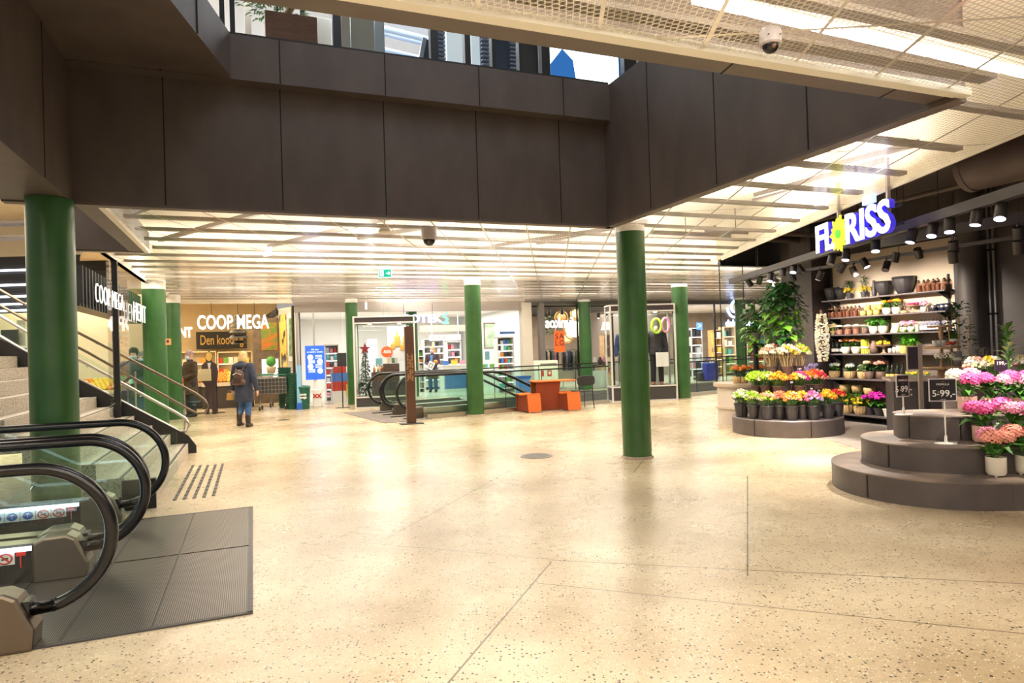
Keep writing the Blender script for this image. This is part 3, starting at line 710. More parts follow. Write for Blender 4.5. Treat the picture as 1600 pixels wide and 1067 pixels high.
prop(MB().box(0, 0, .55, .28, .05, 1.1), 'light_panel', 'bright white upright panel behind the tree in the showcase', 'light panel', inA(-.4, .3, .9), RZA, glow('panel_glow', (1, .98, .95), 2.2))
for k, (x, c, nm) in enumerate(((-.33, (.7, .3, .06), 'orange'), (-.22, (.75, .5, .2), 'golden'), (-.12, (.6, .2, .05), 'amber'))):
    t = thing('gift_bottle', f'small {nm} bottle standing on the low crate in the Christmas showcase', 'bottle', inA(x, -.08, 1.035), 0); MB().lathe([(.04, 0), (.045, .1), (.018, .15), (.018, .19)], (0, 0, 0), 12).build('body', mat('bottle_'+nm, c, .2), t, smooth=True); MB().lathe([(.02, .19), (.02, .22)], (0, 0, 0), 10).build('cap', WHITE, t)
t = thing('price_card', 'small teal card standing behind the golden bottle in the showcase', 'card', inA(-.2, .1, 1.02), RZA); MB().box(0, 0, .28, .2, .01, .26).build('card', mat('card_teal', (.2, .45, .5), .5), t); MB().tube([(0, 0.01, 0), (0, .01, .2)], .006, 6).build('stem', STEEL, t)
for k, (x, c, nm, z) in enumerate(((.08, (.7, .55, .3), 'cream', 1.275), (.22, (.12, .2, .1), 'dark green', 1.275), (.3, (.5, .5, .5), 'grey', 1.275))):
    prop(MB().box(0, 0, .08, .09, .08, .16), 'gift_box', f'small {nm} gift box on top of the tall crate', 'box', inA(x, 0, z), RZA+.2*k, mat('gift_'+nm, c, .5), bevel=.006)

c0 = fl(958, 629); c1 = fl(1059, 625); cc = (c0+c1)/2; dcs = (c1-c0); RZB = math.atan2(dcs.y, dcs.x)+.02; wB = dcs.length
nB = Vector((-math.sin(RZB), math.cos(RZB), 0)); cB = cc+nB*.30
showcase(cB, RZB, wB, .56, 2.72, .42, 2.52, 'showcase', 'white-framed glass showcase with two dressed mannequins behind the lone green column')
area('showcase_light', (cB.x, cB.y, 2.45), 1.4, .6, 40, (1, .92, .8))
def inB(x, y, z=0): return cB+Matrix.Rotation(RZB, 3, 'Z') @ Vector((x, y, z))
# ------------------------------------------------------------------ shops at the back: shells
def rectb(x0, x1, y0, y1, b):
    p = onb(x0, y1, b); q = onb(x1, y1, b); t_ = onb((x0+x1)/2, y0, b); m_ = onb((x0+x1)/2, y1, b)
    return (p.dot(A)+q.dot(A))/2, q.dot(A)-p.dot(A), m_.z, t_.z
BF = 21.6
WARM = noisy('warm_plaster', (.74, .58, .34), (.8, .64, .4), 2, .8)
m = MB(); m.wall(P(-16, 29.2), P(1.0, 29.2), 0, 4.4, .1); struct(m.build('wall_grocery_back', WARM))
m = MB(); m.prism([P(-2.1, 12), P(-2.1, 21.6), P(1.2, 21.6), P(1.2, 29.2), P(-8.5, 29.2), (-13.4, 20.3)], 4.3, 4.4); struct(m.build('ceiling_grocery', noisy('grocery_ceiling', (.80, .62, .36), (.86, .69, .44), 1, .8)))
m = MB(); m.wall(P(-2.05, 11.4), P(-2.05, 21.6), ZC-.03, 4.35, .08); m.wall(P(-2.05, 21.66), P(1.2, 21.66), ZC-.03, 4.35, .08); struct(m.build('wall_above_grocery', PL))
# pharmacy shell
PHW = mat('pharmacy_white', (.86, .84, .80), .6)
aL, aR = onb(468, 600, BF).dot(A), onb(823, 600, BF).dot(A)
m = MB(); m.wall(P(aL, 30), P(aR, 30), 0, 3.2, .1); struct(m.build('wall_pharmacy_back', PHW))
m = MB(); m.wall(P(aL, BF+.3), P(aL, 30), 0, 3.2, .12); struct(m.build('wall_pharmacy_left', PHW))
m = MB(); m.wall(P(aR+.35, BF+.3), P(aR+.35, 30), 0, 3.2, .12); struct(m.build('wall_pharmacy_right', PHW))
m = MB(); m.prism([P(aL, BF), P(46, BF), P(46, 30), P(aL, 30)], 3.12, 3.2); struct(m.build('ceiling_shops', PHW))
m = MB(); m.wall(P(aL-.1, BF), P(aR, BF), 2.93, ZC+.75, .12); struct(m.build('wall_bulkhead', mat('bulkhead_grey', (.36, .31, .28), .6)))
m = MB(); m.wall(P(aR, BF), P(46, BF), 3.1, ZC+.75, .12); struct(m.build('wall_shop_header', mat('header_dark', (.10, .09, .085), .5)))
m = MB(); m.prism([P(aL-.02, BF+.35), P(46, BF+.35), P(46, 30), P(aL-.02, 30)], .0, .012); struct(m.build('floor_shops', mat('shop_floor', (.72, .66, .55), .25)))
# homeware / fashion / stationery shells
m = MB(); m.wall(P(aR+.1, 28.5), P(46, 28.5), 0, 3.2, .1); struct(m.build('wall_shops_back', noisy('shop_back', (.34, .27, .21), (.42, .34, .27), 2, .8)))
DKC = mat('dark_shop_ceiling', (.03, .03, .032), .7)
a0, a1 = onb(843, 600, BF).dot(A), onb(960, 600, BF).dot(A)
m = MB(); m.prism([P(a0, BF+.2), P(a1+1.6, BF+.2), P(a1+1.6, 28.4), P(a0, 28.4)], 3.06, 3.1); struct(m.build('ceiling_homeware', DKC))
m = MB(); m.wall(P(a1+2.3, BF+.4), P(a1+2.3, 28.4), 0, 3.1, .12); struct(m.build('wall_shop_divider', mat('divider_grey', (.4, .36, .33), .6)))
# shop front glazing
def mull(px, b=BF, z1=3.1, w=.06, m_=BLACK):
    p = onb(px, 600, b); return p.dot(A)
m = MB()
for px_ in (466, 492.5, 822): m.box(*P(mull(px_), BF).xy, 1.55, .05, .08, 3.1, RA)
struct(m.build('window_1', STEEL)); 
def pane(name, pa, pb, b, z0, z1, par, m_=GLD):
    c = P((pa+pb)/2, b); g = MB(); g.box(c.x, c.y, (z0+z1)/2, abs(pb-pa), .012, z1-z0, RA); return struct(g.build(name, m_))
PX = [466, 492.5, 538, 640, 735, 822]
for k in range(5): pane(f'window_{k+2}', mull(PX[k])+.02, mull(PX[k+1])-.02, BF, .05, 2.93, None)
m = MB(); c = P(aR+.02, BF-.02); m.box(c.x, c.y, 1.6, .34, .34, 3.2, RA); struct(m.build('wall_pilaster', mat('pilaster_pale', (.62, .56, .47), .6)))
m = MB(); c = P(mull(848), BF-.02); m.box(c.x, c.y, 1.6, .2, .2, 3.2, RA); struct(m.build('wall_pilaster_dark', mat('pilaster_grey', (.16, .14, .13), .5)))
PX = [850, 905, 960, 1010, 1076, 1120, 1165, 1215, 1265]
for k in range(8): pane(f'window_{k+8}', mull(PX[k])+.02, mull(PX[k+1])-.02, BF, .05, 3.1, None)
m = MB()
for px_ in (905, 960, 1010, 1076, 1120, 1215): m.box(*P(mull(px_), BF).xy, 1.55, .045, .07, 3.1, RA)
struct(m.build('window_17', BLACK))
# left shop front along the grocery
fb = [ona(x, 560, -2.04).dot(B) for x in (100, 143, 182, 236)]
m = MB()
for k, b_ in enumerate(fb): 
    if b_ > 11.4: m.box(*P(-2.04, b_).xy, 1.62, .09, .07 if k < 3 else .1, 3.2, RA)
struct(m.build('window_18', BLACK))
for k in range(2): 
    g = MB(); b0, b1 = max(fb[k+1], 11.5), fb[k+2]; c = P(-2.04, (b0+b1)/2); g.box(c.x, c.y, 1.6, .012, b1-b0-.1, 3.1, RA); struct(g.build(f'window_{19+k}', GLD))
# stair hall behind the stairs: slatted dark front with cold light lines, pale wall above
YH = 17.6
p, q = at(-120, 500, YH), at(166, 500, YH); zt = at(40, 400, YH).z; zb = at(40, 488, YH).z
o = MB(); o.wall((p.x, YH+.1), (q.x, YH+.1), zb, zt, .15); wsl = struct(o.build('wall_slatted', mat('slat_back', (.012, .012, .013), .6)))
m = MB(); n = 34
for k in range(n): z = zb+(zt-.45-zb)*(k+.5)/n; m.box((p.x+q.x)/2, YH, z, q.x-p.x, .05, (zt-.45-zb)/n*.45)
m.build('slat', mat('slat_grey', (.07, .07, .075), .5), wsl)
for y, x0, x1 in ((426, -100, 64), (449, -100, 64), (467, -100, 64), (470.5, 120, 166), (479, -100, 64), (480.5, 120, 166), (489, -100, 64)):
    a_, b_ = at(x0, y, YH-.06), at(x1, y, YH-.06); MB().bar((a_.x, a_.y, a_.z), (b_.x, b_.y, a_.z), .03, .05).build('light_line', glow('hall_led', (.78, .82, 1), 5), wsl)
m = MB(); m.wall((p.x-4, YH+2.5), (q.x+.5, YH+2.5), 0, 6.4, .1); struct(m.build('wall_stair_hall', PL))
m = MB(); m.prism([(p.x-4, 8.0), (-5.8, 8.0), (-9.4, YH+2.5), (p.x-4, YH+2.5)], 6.0, 6.1); struct(m.build('ceiling_stair_hall', PL))
for y, nm in ((352, 'upper'), (375, 'lower')):
    a_, b_ = at(-60, y, 15), at(140, y, 15); t = thing('cable_tray', f'{nm} pale cable tray under the stair hall ceiling', 'cable tray', a_); MB().bar((0, 0, 0), (b_.x-a_.x, 0, 0), .3, .05).build('tray', TRAY, t)
    MB().tube([(.0, .1, .06), (b_.x-a_.x, .1, .06)], .025, 6).build('cable', mat('cable_white', (.6, .56, .5), .6), t)
    for k in range(3): MB().tube([(.5+k*1.1, 0, 0), (.5+k*1.1, 0, 6.0-a_.z)], .008, 5).build('hanger', STEEL, t)
# things under the slatted front
def front(x0, x1, y0, y1, Y, name, label, cat, m_, d=.06, group=None):
    a_, b_ = at(x0, y1, Y), at(x1, y1, Y); z1 = at((x0+x1)/2, y0, Y).z; z0 = 0
    o = MB().box(0, 0, (z1-z0)/2, b_.x-a_.x, d, z1-z0).build(name, m_, bevel=.004); o.location = ((a_.x+b_.x)/2, Y, z0); return tag(o, label, cat, group)
d_ = front(5, 31, 515, 620, YH+.3, 'glass_door', 'dark framed glass door with pale lettering behind the stair rails', 'door', mat('door_dark', (.045, .05, .05), .2))
text('lettering', '50%', .34, PAPER, d_, (0, -.05, 1.05), (PI/2, 0, 0), .004); text('lettering', 'på alle varer', .1, PAPER, d_, (0, -.05, .8), (PI/2, 0, 0), .003)
front(31, 44, 500, 640, YH+.6, 'white_screen', 'plain white screen beside the dark glass door behind the stairs', 'panel', WHITE)
t = thing('poster_stand', 'narrow blue and white poster strip behind the stair rails', 'poster', at(39, 620, YH+.2)*1, 0); t.location.z = 0
zz = at(39, 540, YH+.2).z; MB().box(0, 0, zz/2, .3, .03, zz).build('board', PAPER, t)
for k in range(4): MB().box(0, -.02, zz-.15-k*.28, .18, .012, .16).build('print', BLUE, t)
t = thing('queue_light', 'slim white post with green and red lamp behind the stairs', 'signal post', at(56, 620, 15.5), 0); t.location.z = 0
zz = at(56, 536, 15.5).z; MB().tube([(0, 0, 0), (0, 0, zz-.25)], .03, 8).build('post', WHITE, t); MB().box(0, 0, zz-.15, .2, .12, .14).build('green_lamp', glow('lamp_green', (.1, .8, .3), 1.5), t); MB().box(0, 0, zz-.03, .13, .12, .09).build('red_lamp', glow('lamp_red', (.9, .1, .03), 1.5), t)
t = thing('menu_board', 'small dark menu board with pale script behind the near green column', 'sign', at(60, 545, 17.2), 0); MENU_Z = t.location.z
MB().box(0, 0, .3, .5, .04, 1.0).build('board', mat('board_olive', (.12, .15, .06), .5), t); MB().box(0, 0, -MENU_Z/2-.1, .06, .06, MENU_Z-.2).build('post', BLACK, t); text('lettering', 'Meny', .2, PAPER, t, (0, -.03, .55), (PI/2, 0, .1), .003)
# ------------------------------------------------------------------ grocery: signs, shelves, fruit
SIGN = glow('sign_glow', (1, .97, .93), 1.35)
def sign_b(name, label, s, x0, x1, y0, y1, b, m_=SIGN, ext=.05, bold=.006, mirror=False, hang=None, up=None):
    ac, w, z0, z1 = rectb(x0, x1, y0, y1, b); h = z1-z0
    t = thing(name, label, 'sign', P(ac, b, z0), RA)
    o = text('lettering', s, h*1.36, m_, t, (0, 0, h/2), (PI/2, 0, 0), ext, bold)
    bw = max(v.co.x for v in o.data.vertices)-min(v.co.x for v in o.data.vertices); o.scale.x = w/bw*(-1 if mirror else 1)
    if hang:
        for k in (-.3, .3): MB().tube([(w*k, 0.02, h*.8), (w*k, .02, hang-z0)], .007, 5).build('hanger', BLACK, t)
    return t
sign_b('shop_sign', 'glowing white two-word supermarket sign facing the hall above the walking woman', 'COOP MEGA', 308, 420, 493, 515.5, 21.5, hang=3.25, bold=.010)
sign_b('department_sign', 'glowing white fruit and vegetable sign half hidden by the two green columns', 'FRUKT & GRØNT', 185, 300, 513, 529, 23.5, hang=4.3, bold=.015)
# side sign on the left shop front: runs along B
ba, bb = onb, None
p, q = ona(149, 459, -1.96), ona(193, 481, -1.96); z0, z1 = ona(149, 475, -1.96).z, ona(149, 441, -1.96).z
t = thing('shop_sign', 'glowing white supermarket sign seen at a slant on the left shop front', 'sign', P(-1.96, (p.dot(B)+q.dot(B))/2, z0), RA+PI/2)
o = text('lettering', 'COOP MEGA', (z1-z0)*1.36, SIGN, t, (0, 0, (z1-z0)/2), (PI/2, 0, 0), .006, -.012, spacing=1.15); bw = max(v.co.x for v in o.data.vertices)*2; o.scale.x = (q.dot(B)-p.dot(B))/bw
p, q = ona(209, 495, -1.96), ona(228, 505, -1.96)
t = thing('shop_sign', 'slanted glowing white letters cut off by the thick green column', 'sign', P(-1.96, (p.dot(B)+q.dot(B))/2, ona(212, 505, -1.96).z), RA+PI/2)
o = text('lettering', 'HENT', .5, SIGN, t, (0, 0, .2), (PI/2, 0, 0), .006, -.008, spacing=1.15); bw = max(v.co.x for v in o.data.vertices)*2; o.scale.x = (q.dot(B)-p.dot(B))/bw
t = thing('slat_canopy', 'dark slatted canopy band behind the slanted supermarket sign', 'canopy', P(-2.5, 14.2, 0), RA+PI/2)
m = MB()
for k in range(26): m.box(-2.6+k*.22, 0, 2.75, .06, .3, .62)
m.build('slat', mat('canopy_slat', (.03, .033, .038), .5), t); MB().box(.15, .02, 2.46, 5.8, .3, .05).build('bottom_rail', BLACK, t)
def bboard(x0, x1, y0, y1, b, name, label, cat, m_, d=.05, frame=None, group=None):
    ac, w, z0, z1 = rectb(x0, x1, y0, y1, b); o = MB().box(0, 0, (z1-z0)/2, w, d, z1-z0).build(name, m_); o.location = P(ac, b, z0); o.rotation_euler = (0, 0, RA); tag(o, label, cat, group)
    if frame:
        f = MB(); e = .04
        for s in (-1, 1): f.box(s*w/2, -d/2, (z1-z0)/2, e, .03, z1-z0+e)
        for z in (0, z1-z0): f.box(0, -d/2, z, w, .03, e)
        f.build('frame', frame, o)
    return o, w, z1-z0
o, w, h = bboard(307, 386, 518, 545, 28.6, 'hanging_banner', 'dark banner with gold script above the produce shelves', 'banner', mat('banner_black', (.02, .017, .015), .6))
tx = text('lettering', 'Den kooding', h*.8, mat('gold_script', (.7, .42, .1), .4), o, (0, -.04, h/2), (PI/2, 0, 0), .01, .004); tx.scale.x = w*.86/(2*max(v.co.x for v in tx.data.vertices))
o, w, h = bboard(189, 224, 528, 549, 26, 'notice_board', 'tan notice board with dark writing behind the man in the beanie', 'sign', mat('notice_tan', (.62, .45, .25), .6))
for k, s in enumerate(('Velkommen', 'til oss', 'på', 'torget')): text('lettering', s, .13, DARK, o, (0, -.03, h*.85-k*h*.22), (PI/2, 0, 0), .002)
bboard(150, 172, 500, 522, 25, 'yellow_poster', 'yellow hanging poster left of the fruit sign', 'poster', mat('poster_yellow', (.75, .55, .12), .5))
bboard(207, 231, 502, 519, 24.4, 'blue_screen', 'blue screen hanging under the slanted letters', 'screen', glow('screen_blue', (.1, .22, .75), 1.2))
PAL = [mat('product_'+n, c, .5) for n, c in (('red', (.6, .06, .03)), ('orange', (.8, .3, .03)), ('yellow', (.82, .6, .08)), ('green', (.15, .4, .06)), ('cream', (.8, .7, .5)), ('white', (.85, .85, .82)), ('blue', (.08, .2, .55)), ('brown', (.25, .13, .06)), ('dark', (.04, .035, .04)), ('pink', (.75, .3, .4)), ('teal', (.1, .45, .45)))]
PN = {n: k for k, n in enumerate('red orange yellow green cream white blue brown dark pink teal'.split())}
def protos(name, w, d, h, idx, kind='box'):
    out = []
    for i in idx:
        m = MB()
        if kind == 'box': m.box(0, 0, h/2, w, d, h)
        elif kind == 'bottle': m.lathe([(w/2, 0), (w/2, h*.62), (w*.2, h*.78), (w*.2, h)], (0, 0, 0), 8)
        elif kind == 'ball': m.sph((0, 0, w/2), w/2, (1, 1, 1), 8, 6)
        out.append(m.mesh(name, PAL[i], kind != 'box'))
    return out
def shelf_unit(x0, x1, y0, y1, b, rows, name, label, m_, back=None, depth=.4, prod=None, plabel=None, pgroup=None, step=.2, fill=.9, pname='product_box', z_min=.15, lit=None, foot=None):
    ac, w, z0, z1 = rectb(x0, x1, y0, y1, b); z0 = 0 if foot is None else foot
    t = thing(name, label, 'shelf', P(ac, b+depth/2, z0), RA); h = z1-z0
    MB().box(0, depth/2-.01, h/2, w, .02, h).build('back_panel', back or m_, t)
    for s in (-1, 1): MB().box(s*(w/2-.015), 0, h/2, .03, depth, h).build('side_panel', m_, t)
    MB().box(0, 0, h-.02, w, depth, .04).build('top_board', m_, t)
    rr = random.Random(int(x0*7+y0))
    for k in range(rows):
        z = z_min+(h-z_min-.05)*k/rows; sh = MB().box(0, -.02, z, w-.06, depth-.02, .03).build('shelf_board', m_, t)
        if lit and k: MB().box(0, -depth/2+.04, z-.02, w-.1, .03, .015).build('shelf_light', lit, sh)
        if prod:
            gap = (h-z_min-.05)/rows; x = -w/2+.1
            while x < w/2-.08:
                if rr.random() < fill:
                    me = rr.choice(prod); o = bpy.data.objects.new(pname, me); C.objects.link(o)
                    o.location = t.location+Matrix.Rotation(RA, 3, 'Z') @ Vector((x, -.04+rr.uniform(-.04, .04), z+.017)); o.rotation_euler = (0, 0, RA+rr.uniform(-.1, .1))
                    o.scale = (1, 1, min(rr.uniform(.75, 1.2), (gap-.06)/max(v.co.z for v in me.vertices))); tag(o, plabel, 'product', pgroup)
                x += step*rr.uniform(.85, 1.2)
    return t
LW = glow('shelf_light_warm', (1, .85, .6), 5); LWH = glow('shelf_light_white', (1, .98, .95), 5)
SHW = mat('shelf_cream', (.75, .62, .42), .6)
shelf_unit(284, 340, 549, 640, 27.5, 4, 'produce_shelf', 'lit produce shelf behind the man in the brown coat', SHW, prod=protos('product_box', .17, .15, .2, [0, 1, 2, 4, 4, 5, 3]), plabel='packet on the lit produce shelf behind the man in the brown coat', pgroup='packets on the produce shelf behind the brown coat', step=.21, lit=LW)
shelf_unit(342, 396, 549, 640, 27.5, 4, 'produce_shelf', 'lit produce shelf right of the cardboard figure, under the gold script banner', SHW, prod=protos('product_box', .17, .15, .2, [0, 1, 2, 2, 4, 5, 3]), plabel='packet on the lit produce shelf right of the cardboard figure', pgroup='packets on the produce shelf by the cardboard figure', step=.21, lit=LW)
shelf_unit(140, 182, 550, 640, 24.5, 4, 'produce_shelf', 'lit produce shelf seen through the left shop front', SHW, prod=protos('product_box', .17, .15, .2, [0, 1, 2, 4, 5, 10]), plabel='packet on the produce shelf seen through the left shop front', pgroup='packets behind the left shop front', step=.2, lit=LW)
def fruit_stand(x, y, label, cols, flabel, fgroup, Y=None, n=6, wd=1.5):
    p = fl(x, y); t = thing('fruit_stand', label, 'stand', (p.x, p.y, 0), RA)
    MB().box(0, .0, .35, wd, .8, .7).build('base', mat('stand_dark', (.06, .045, .035), .6), t)
    MB().slab([(-wd/2, -.45, .72), (wd/2, -.45, .72), (wd/2, .45, 1.0), (-wd/2, .45, 1.0)], (0, 0, .04)).build('sloping_tray', CR, t)
    MB().slab([(-wd/2, -.46, .70), (wd/2, -.46, .70), (wd/2, -.46, .82), (-wd/2, -.46, .82)], (0, -.02, 0)).build('front_board', SHW, t)
    pr = [protos('fruit', .13, 0, 0, [c], 'ball')[0] for c in cols]
    for i in range(n*2):
        for j in range(5):
            o = bpy.data.objects.new('fruit', pr[(i*len(pr))//(n*2)]); C.objects.link(o)
            o.location = t.location+Matrix.Rotation(RA, 3, 'Z') @ Vector((-wd/2+.08+(i+.5*(j % 2))*(wd-.12)/(n*2), -.36+j*.17, .78+(j*.17+.06)*.28/.9)); tag(o, flabel, 'fruit', fgroup)
fruit_stand(358, 636, 'dark fruit stand with sloping tray behind the walking woman', [2, 1, 2, 3], 'round fruit on the sloping stand behind the walking woman', 'fruit on the stand behind the walking woman')
fruit_stand(310, 637, 'dark fruit stand with sloping tray between the brown coat and the cardboard figure', [0, 1, 0], 'round fruit on the stand beside the cardboard figure', 'fruit beside the cardboard figure')
fruit_stand(160, 655, 'fruit stand with sloping tray seen between the stair rails', [1, 2, 1], 'round fruit on the stand seen between the stair rails', 'fruit seen between the stair rails')
# pendant lamp of stacked black discs, track lights
p = at(372, 500, 21.0); t = thing('pendant_lamp', 'pendant lamp of stacked black discs above the supermarket sign', 'lamp', (p.x, p.y, 0), 0)
for k, (z, r) in enumerate(((3.2, .13), (3.05, .2), (2.9, .25), (2.72, .28), (2.55, .3), (2.38, .22))): MB().lathe([(r, 0), (r*.75, .09), (.03, .1)], (0, 0, z-.35), 18).build('shade_disc', BLACK, t)
MB().tube([(0, 0, 2.0), (0, 0, 4.3)], .012, 6).build('cord', BLACK, t)
p0_, p1_ = at(432, 487, 22.0), at(417, 497, 27); t = thing('track_light_row', 'black track with small spots beside the pendant lamp', 'track light', p0_, 0)
MB().bar((0, 0, .1), p1_-p0_+Vector((0, 0, .1)), .05, .05).build('track', BLACK, t)
for k in range(5): MB().lathe([(.06, -.12), (.06, .06)], (p1_-p0_)*(k/5), 10).build('spot', BLACK, t)
# corner with posters, dark window display, trolleys
o, w, h = bboard(398, 440, 497, 640, 24.0, 'dark_partition', 'grey-brown partition with vegetable picture right of the supermarket sign', 'partition', noisy('partition_wood', (.16, .11, .08), (.24, .17, .12), 5, .6), .1)
m = MB(); m.m = 0
m.box(.1, -.06, h-.62, w*.6, .02, .95); m.build('picture', noisy('carrot_picture', (.65, .2, .03), (.16, .3, .05), 6, .5, lo=.4, hi=.6), o)
MB().box(.1, -.06, h-1.95, w*.62, .02, 1.1).build('display_window', glow('window_glow', (.9, .88, .85), 1.0), o)
prop(MB().sph((0, 0, .16), .16, (1, 1, 1.1), 12, 8), 'green_plant_ball', 'round green plant in the bright display window', 'plant', P(o.location.dot(A)+.12, 23.6, 1.25), 0, noisy('ball_green', (.05, .3, .05), (.15, .5, .1), 14, .6), True)
prop(MB().lathe([(.12, 0), (.16, .2), (.15, .22)], (0, 0, 0), 14), 'plant_pot', 'pale pot under the round green plant in the display window', 'pot', P(o.location.dot(A)+.12, 23.6, 1.02), 0, SHW, True)
def trolley(x, y, label):
    p = fl(x, y); t = thing('shopping_trolley', label, 'trolley', (p.x, p.y, 0), .2)
    m = MB()
    for k in range(9): m.box(-.4+.1*k, -.28, .72, .012, .012, .5)
    for k in range(5): m.box(0, -.28, .5+.11*k, .84, .012, .012)
    m.build('wire_basket', STEEL, t); MB().box(0, 0, .72, .82, .5, .42).build('tub', mat('trolley_dark', (.05, .05, .05), .5), t)
    MB().box(0, 0, .95, .8, .4, .02).build('lid_panel', noisy('flyer', (.5, .45, .4), (.12, .1, .1), 12, .5), t)
    for x_ in (-.36, .36):
        MB().tube([(x_, -.2, .1), (x_*1.0, .1, .5)], .014, 6).build('leg', STEEL, t)
        for y_ in (-.22, .22): MB().lathe([(.06, -.02), (.06, .02)], (0, 0, 0), 12).build('wheel', RUBBER, t).matrix_local = Matrix.Translation((x_, y_, .06)) @ Matrix.Rotation(PI/2, 4, 'Y')
    MB().tube([(-.4, .28, 1.02), (.4, .28, 1.02)], .018, 8).build('handle', mat('handle_green', (.03, .2, .1), .4), t)
trolley(406, 636, 'dark shopping trolley beside the walking woman'); trolley(428, 640, 'dark shopping trolley beside the stacked green baskets')
# slanted corner panel with two posters
pa, pb = at(438, 600, 22.6), at(463.5, 600, 21.4); RZ = math.atan2(pb.y-pa.y, pb.x-pa.x)
t = thing('corner_panel', 'white corner panel with two tall posters above the stacked green baskets', 'panel', (pa+pb)/2-Vector((0, 0, ((pa+pb)/2).z)), RZ); wl = (pb-pa).length
MB().box(0, .06, 1.6, wl, .1, 3.2).build('board', mat('panel_grey', (.55, .52, .5), .5), t)
MB().box(-wl*.23, 0, 2.05, wl*.4, .03, 1.9).build('egg_poster', noisy('egg_print', (.05, .04, .04), (.85, .6, .15), 1.8, .5, stretch=(1.4, 1, 1), lo=.42, hi=.5), t)
MB().box(wl*.27, 0, 2.2, wl*.36, .03, 1.6).build('frame_poster', PAPER, t); MB().box(wl*.27, -.02, 2.2, wl*.2, .02, 1.25).build('leaf_print', noisy('leaf_print_green', (.05, .22, .08), (.3, .4, .3), 5, .5), t)
MB().box(wl/2+.08, 0, 1.6, .1, .25, 3.2).build('black_edge', BLACK, t)
GBK = mat('basket_green', (.008, .09, .05), .35)
for k, (x, y, n) in enumerate(((446, 637, 14), (457.5, 639, 12))):
    p = fl(x, y)
    for j in range(n):
        m = MB(); z = .0; prof = [(.15, 0), (.17, .10), (.19, .105), (.19, .125), (.165, .125), (.14, .015)]
        m.lathe(prof, (0, 0, 0), 14, 1.15, .9); o = m.build('shopping_basket', GBK); o.location = (p.x, p.y, j*.085); o.rotation_euler = (0, 0, .1*math.sin(j))
        tag(o, f"green shopping basket, {'topmost' if j == n-1 else ('lowest' if j == 0 else 'number %d from the floor' % (j+1))} in the {'left' if k == 0 else 'right'} stack by the corner panel", 'basket', ('left' if k == 0 else 'right')+' stack of green baskets')
        MB().tube([(-.17, 0, .12), (-.1, -.14, .13), (.1, -.14, .13), (.17, 0, .12)], .008, 5).build('handle', BLACK, o)
p = fl(474, 639); t = thing('round_bin', 'round green bin with white lettering beside the basket stacks', 'bin', (p.x, p.y, 0), .25)
MB().lathe([(.18, 0), (.21, .62)], (0, 0, 0), 28).build('body', GBK, t, smooth=True, auto=.6); MB().lathe([(.22, .62), (.225, .65), (.20, .68), (.05, .70), (0, .7)], (0, 0, 0), 28).build('lid', mat('lid_green', (.02, .13, .09), .3), t, smooth=True)
text('lettering', 'coop\nmega', .09, PAPER, t, (0.02, -.203, .4), (PI/2+.07, 0, 0), .02, .004)
p = fl(490, 636); t = thing('white_crate', 'white box with red print beside the round green bin', 'box', (p.x+.1, p.y+.1, 0), .2); MB().box(0, 0, .27, .26, .24, .54).build('body', PAPER, t, bevel=.02); text('red_print', 'XX', .16, RED, t, (0, -.125, .33), (PI/2, 0, 0), .004, .01)
p = fl(468.5, 640); t = thing('blue_banner', 'tall pale blue banner stand beside the corner panel', 'banner', (p.x, p.y, 0), .2); MB().box(0, 0, .75, .13, .03, 1.1).build('sheet', mat('banner_blue', (.25, .5, .75), .5), t); MB().box(0, 0, .1, .16, .16, .2).build('base', BLUE, t)
# cardboard figure and sanitiser post
p = fl(329, 651-4); t = thing('cardboard_figure', 'life-size cardboard figure of a man in a dark suit holding a pale card', 'cutout', (p.x, p.y, 0), .05)
out = [(-.16, 0), (-.13, .8), (-.22, .95), (-.24, 1.2), (-.2, 1.42), (-.08, 1.5), (-.09, 1.6), (-.07, 1.74), (0, 1.8), (.08, 1.74), (.09, 1.6), (.07, 1.5), (.2, 1.42), (.24, 1.2), (.2, .9), (.16, .8), (.17, 0), (.05, 0), (.01, .75), (-.04, 0)]
MB().slab([(x, 0, z) for x, z in out], (0, .02, 0)).build('board', mat('suit_brown', (.07, .045, .05), .6), t)
MB().slab([(.085*math.cos(2*PI*k/16), -.006, 1.64+.13*math.sin(2*PI*k/16)) for k in range(16)], (0, .006, 0)).build('face', mat('face_yellow', (.8, .52, .12), .6), t)
MB().box(-.16, -.012, 1.12, .42, .012, .34).build('held_card', mat('card_cream', (.75, .65, .4), .6), t)
MB().slab([(-.05, -.006, 1.46), (.05, -.006, 1.46), (0, -.006, 1.18)], (0, .006, 0)).build('shirt', PAPER, t)
p = fl(339, 645); t = thing('dispenser_post', 'slim black post with white hand sanitiser dispenser in the supermarket entrance', 'dispenser', (p.x, p.y, 0), 0)
MB().tube([(0, 0, 0), (0, 0, 1.25)], .025, 8).build('pole', BLACK, t); MB().lathe([(.22, 0), (.22, .012), (.05, .02)], (0, 0, 0), 24).build('base_disc', BLACK, t); MB().box(0, -.05, 1.22, .13, .12, .28).build('dispenser', WHITE, t, bevel=.02)
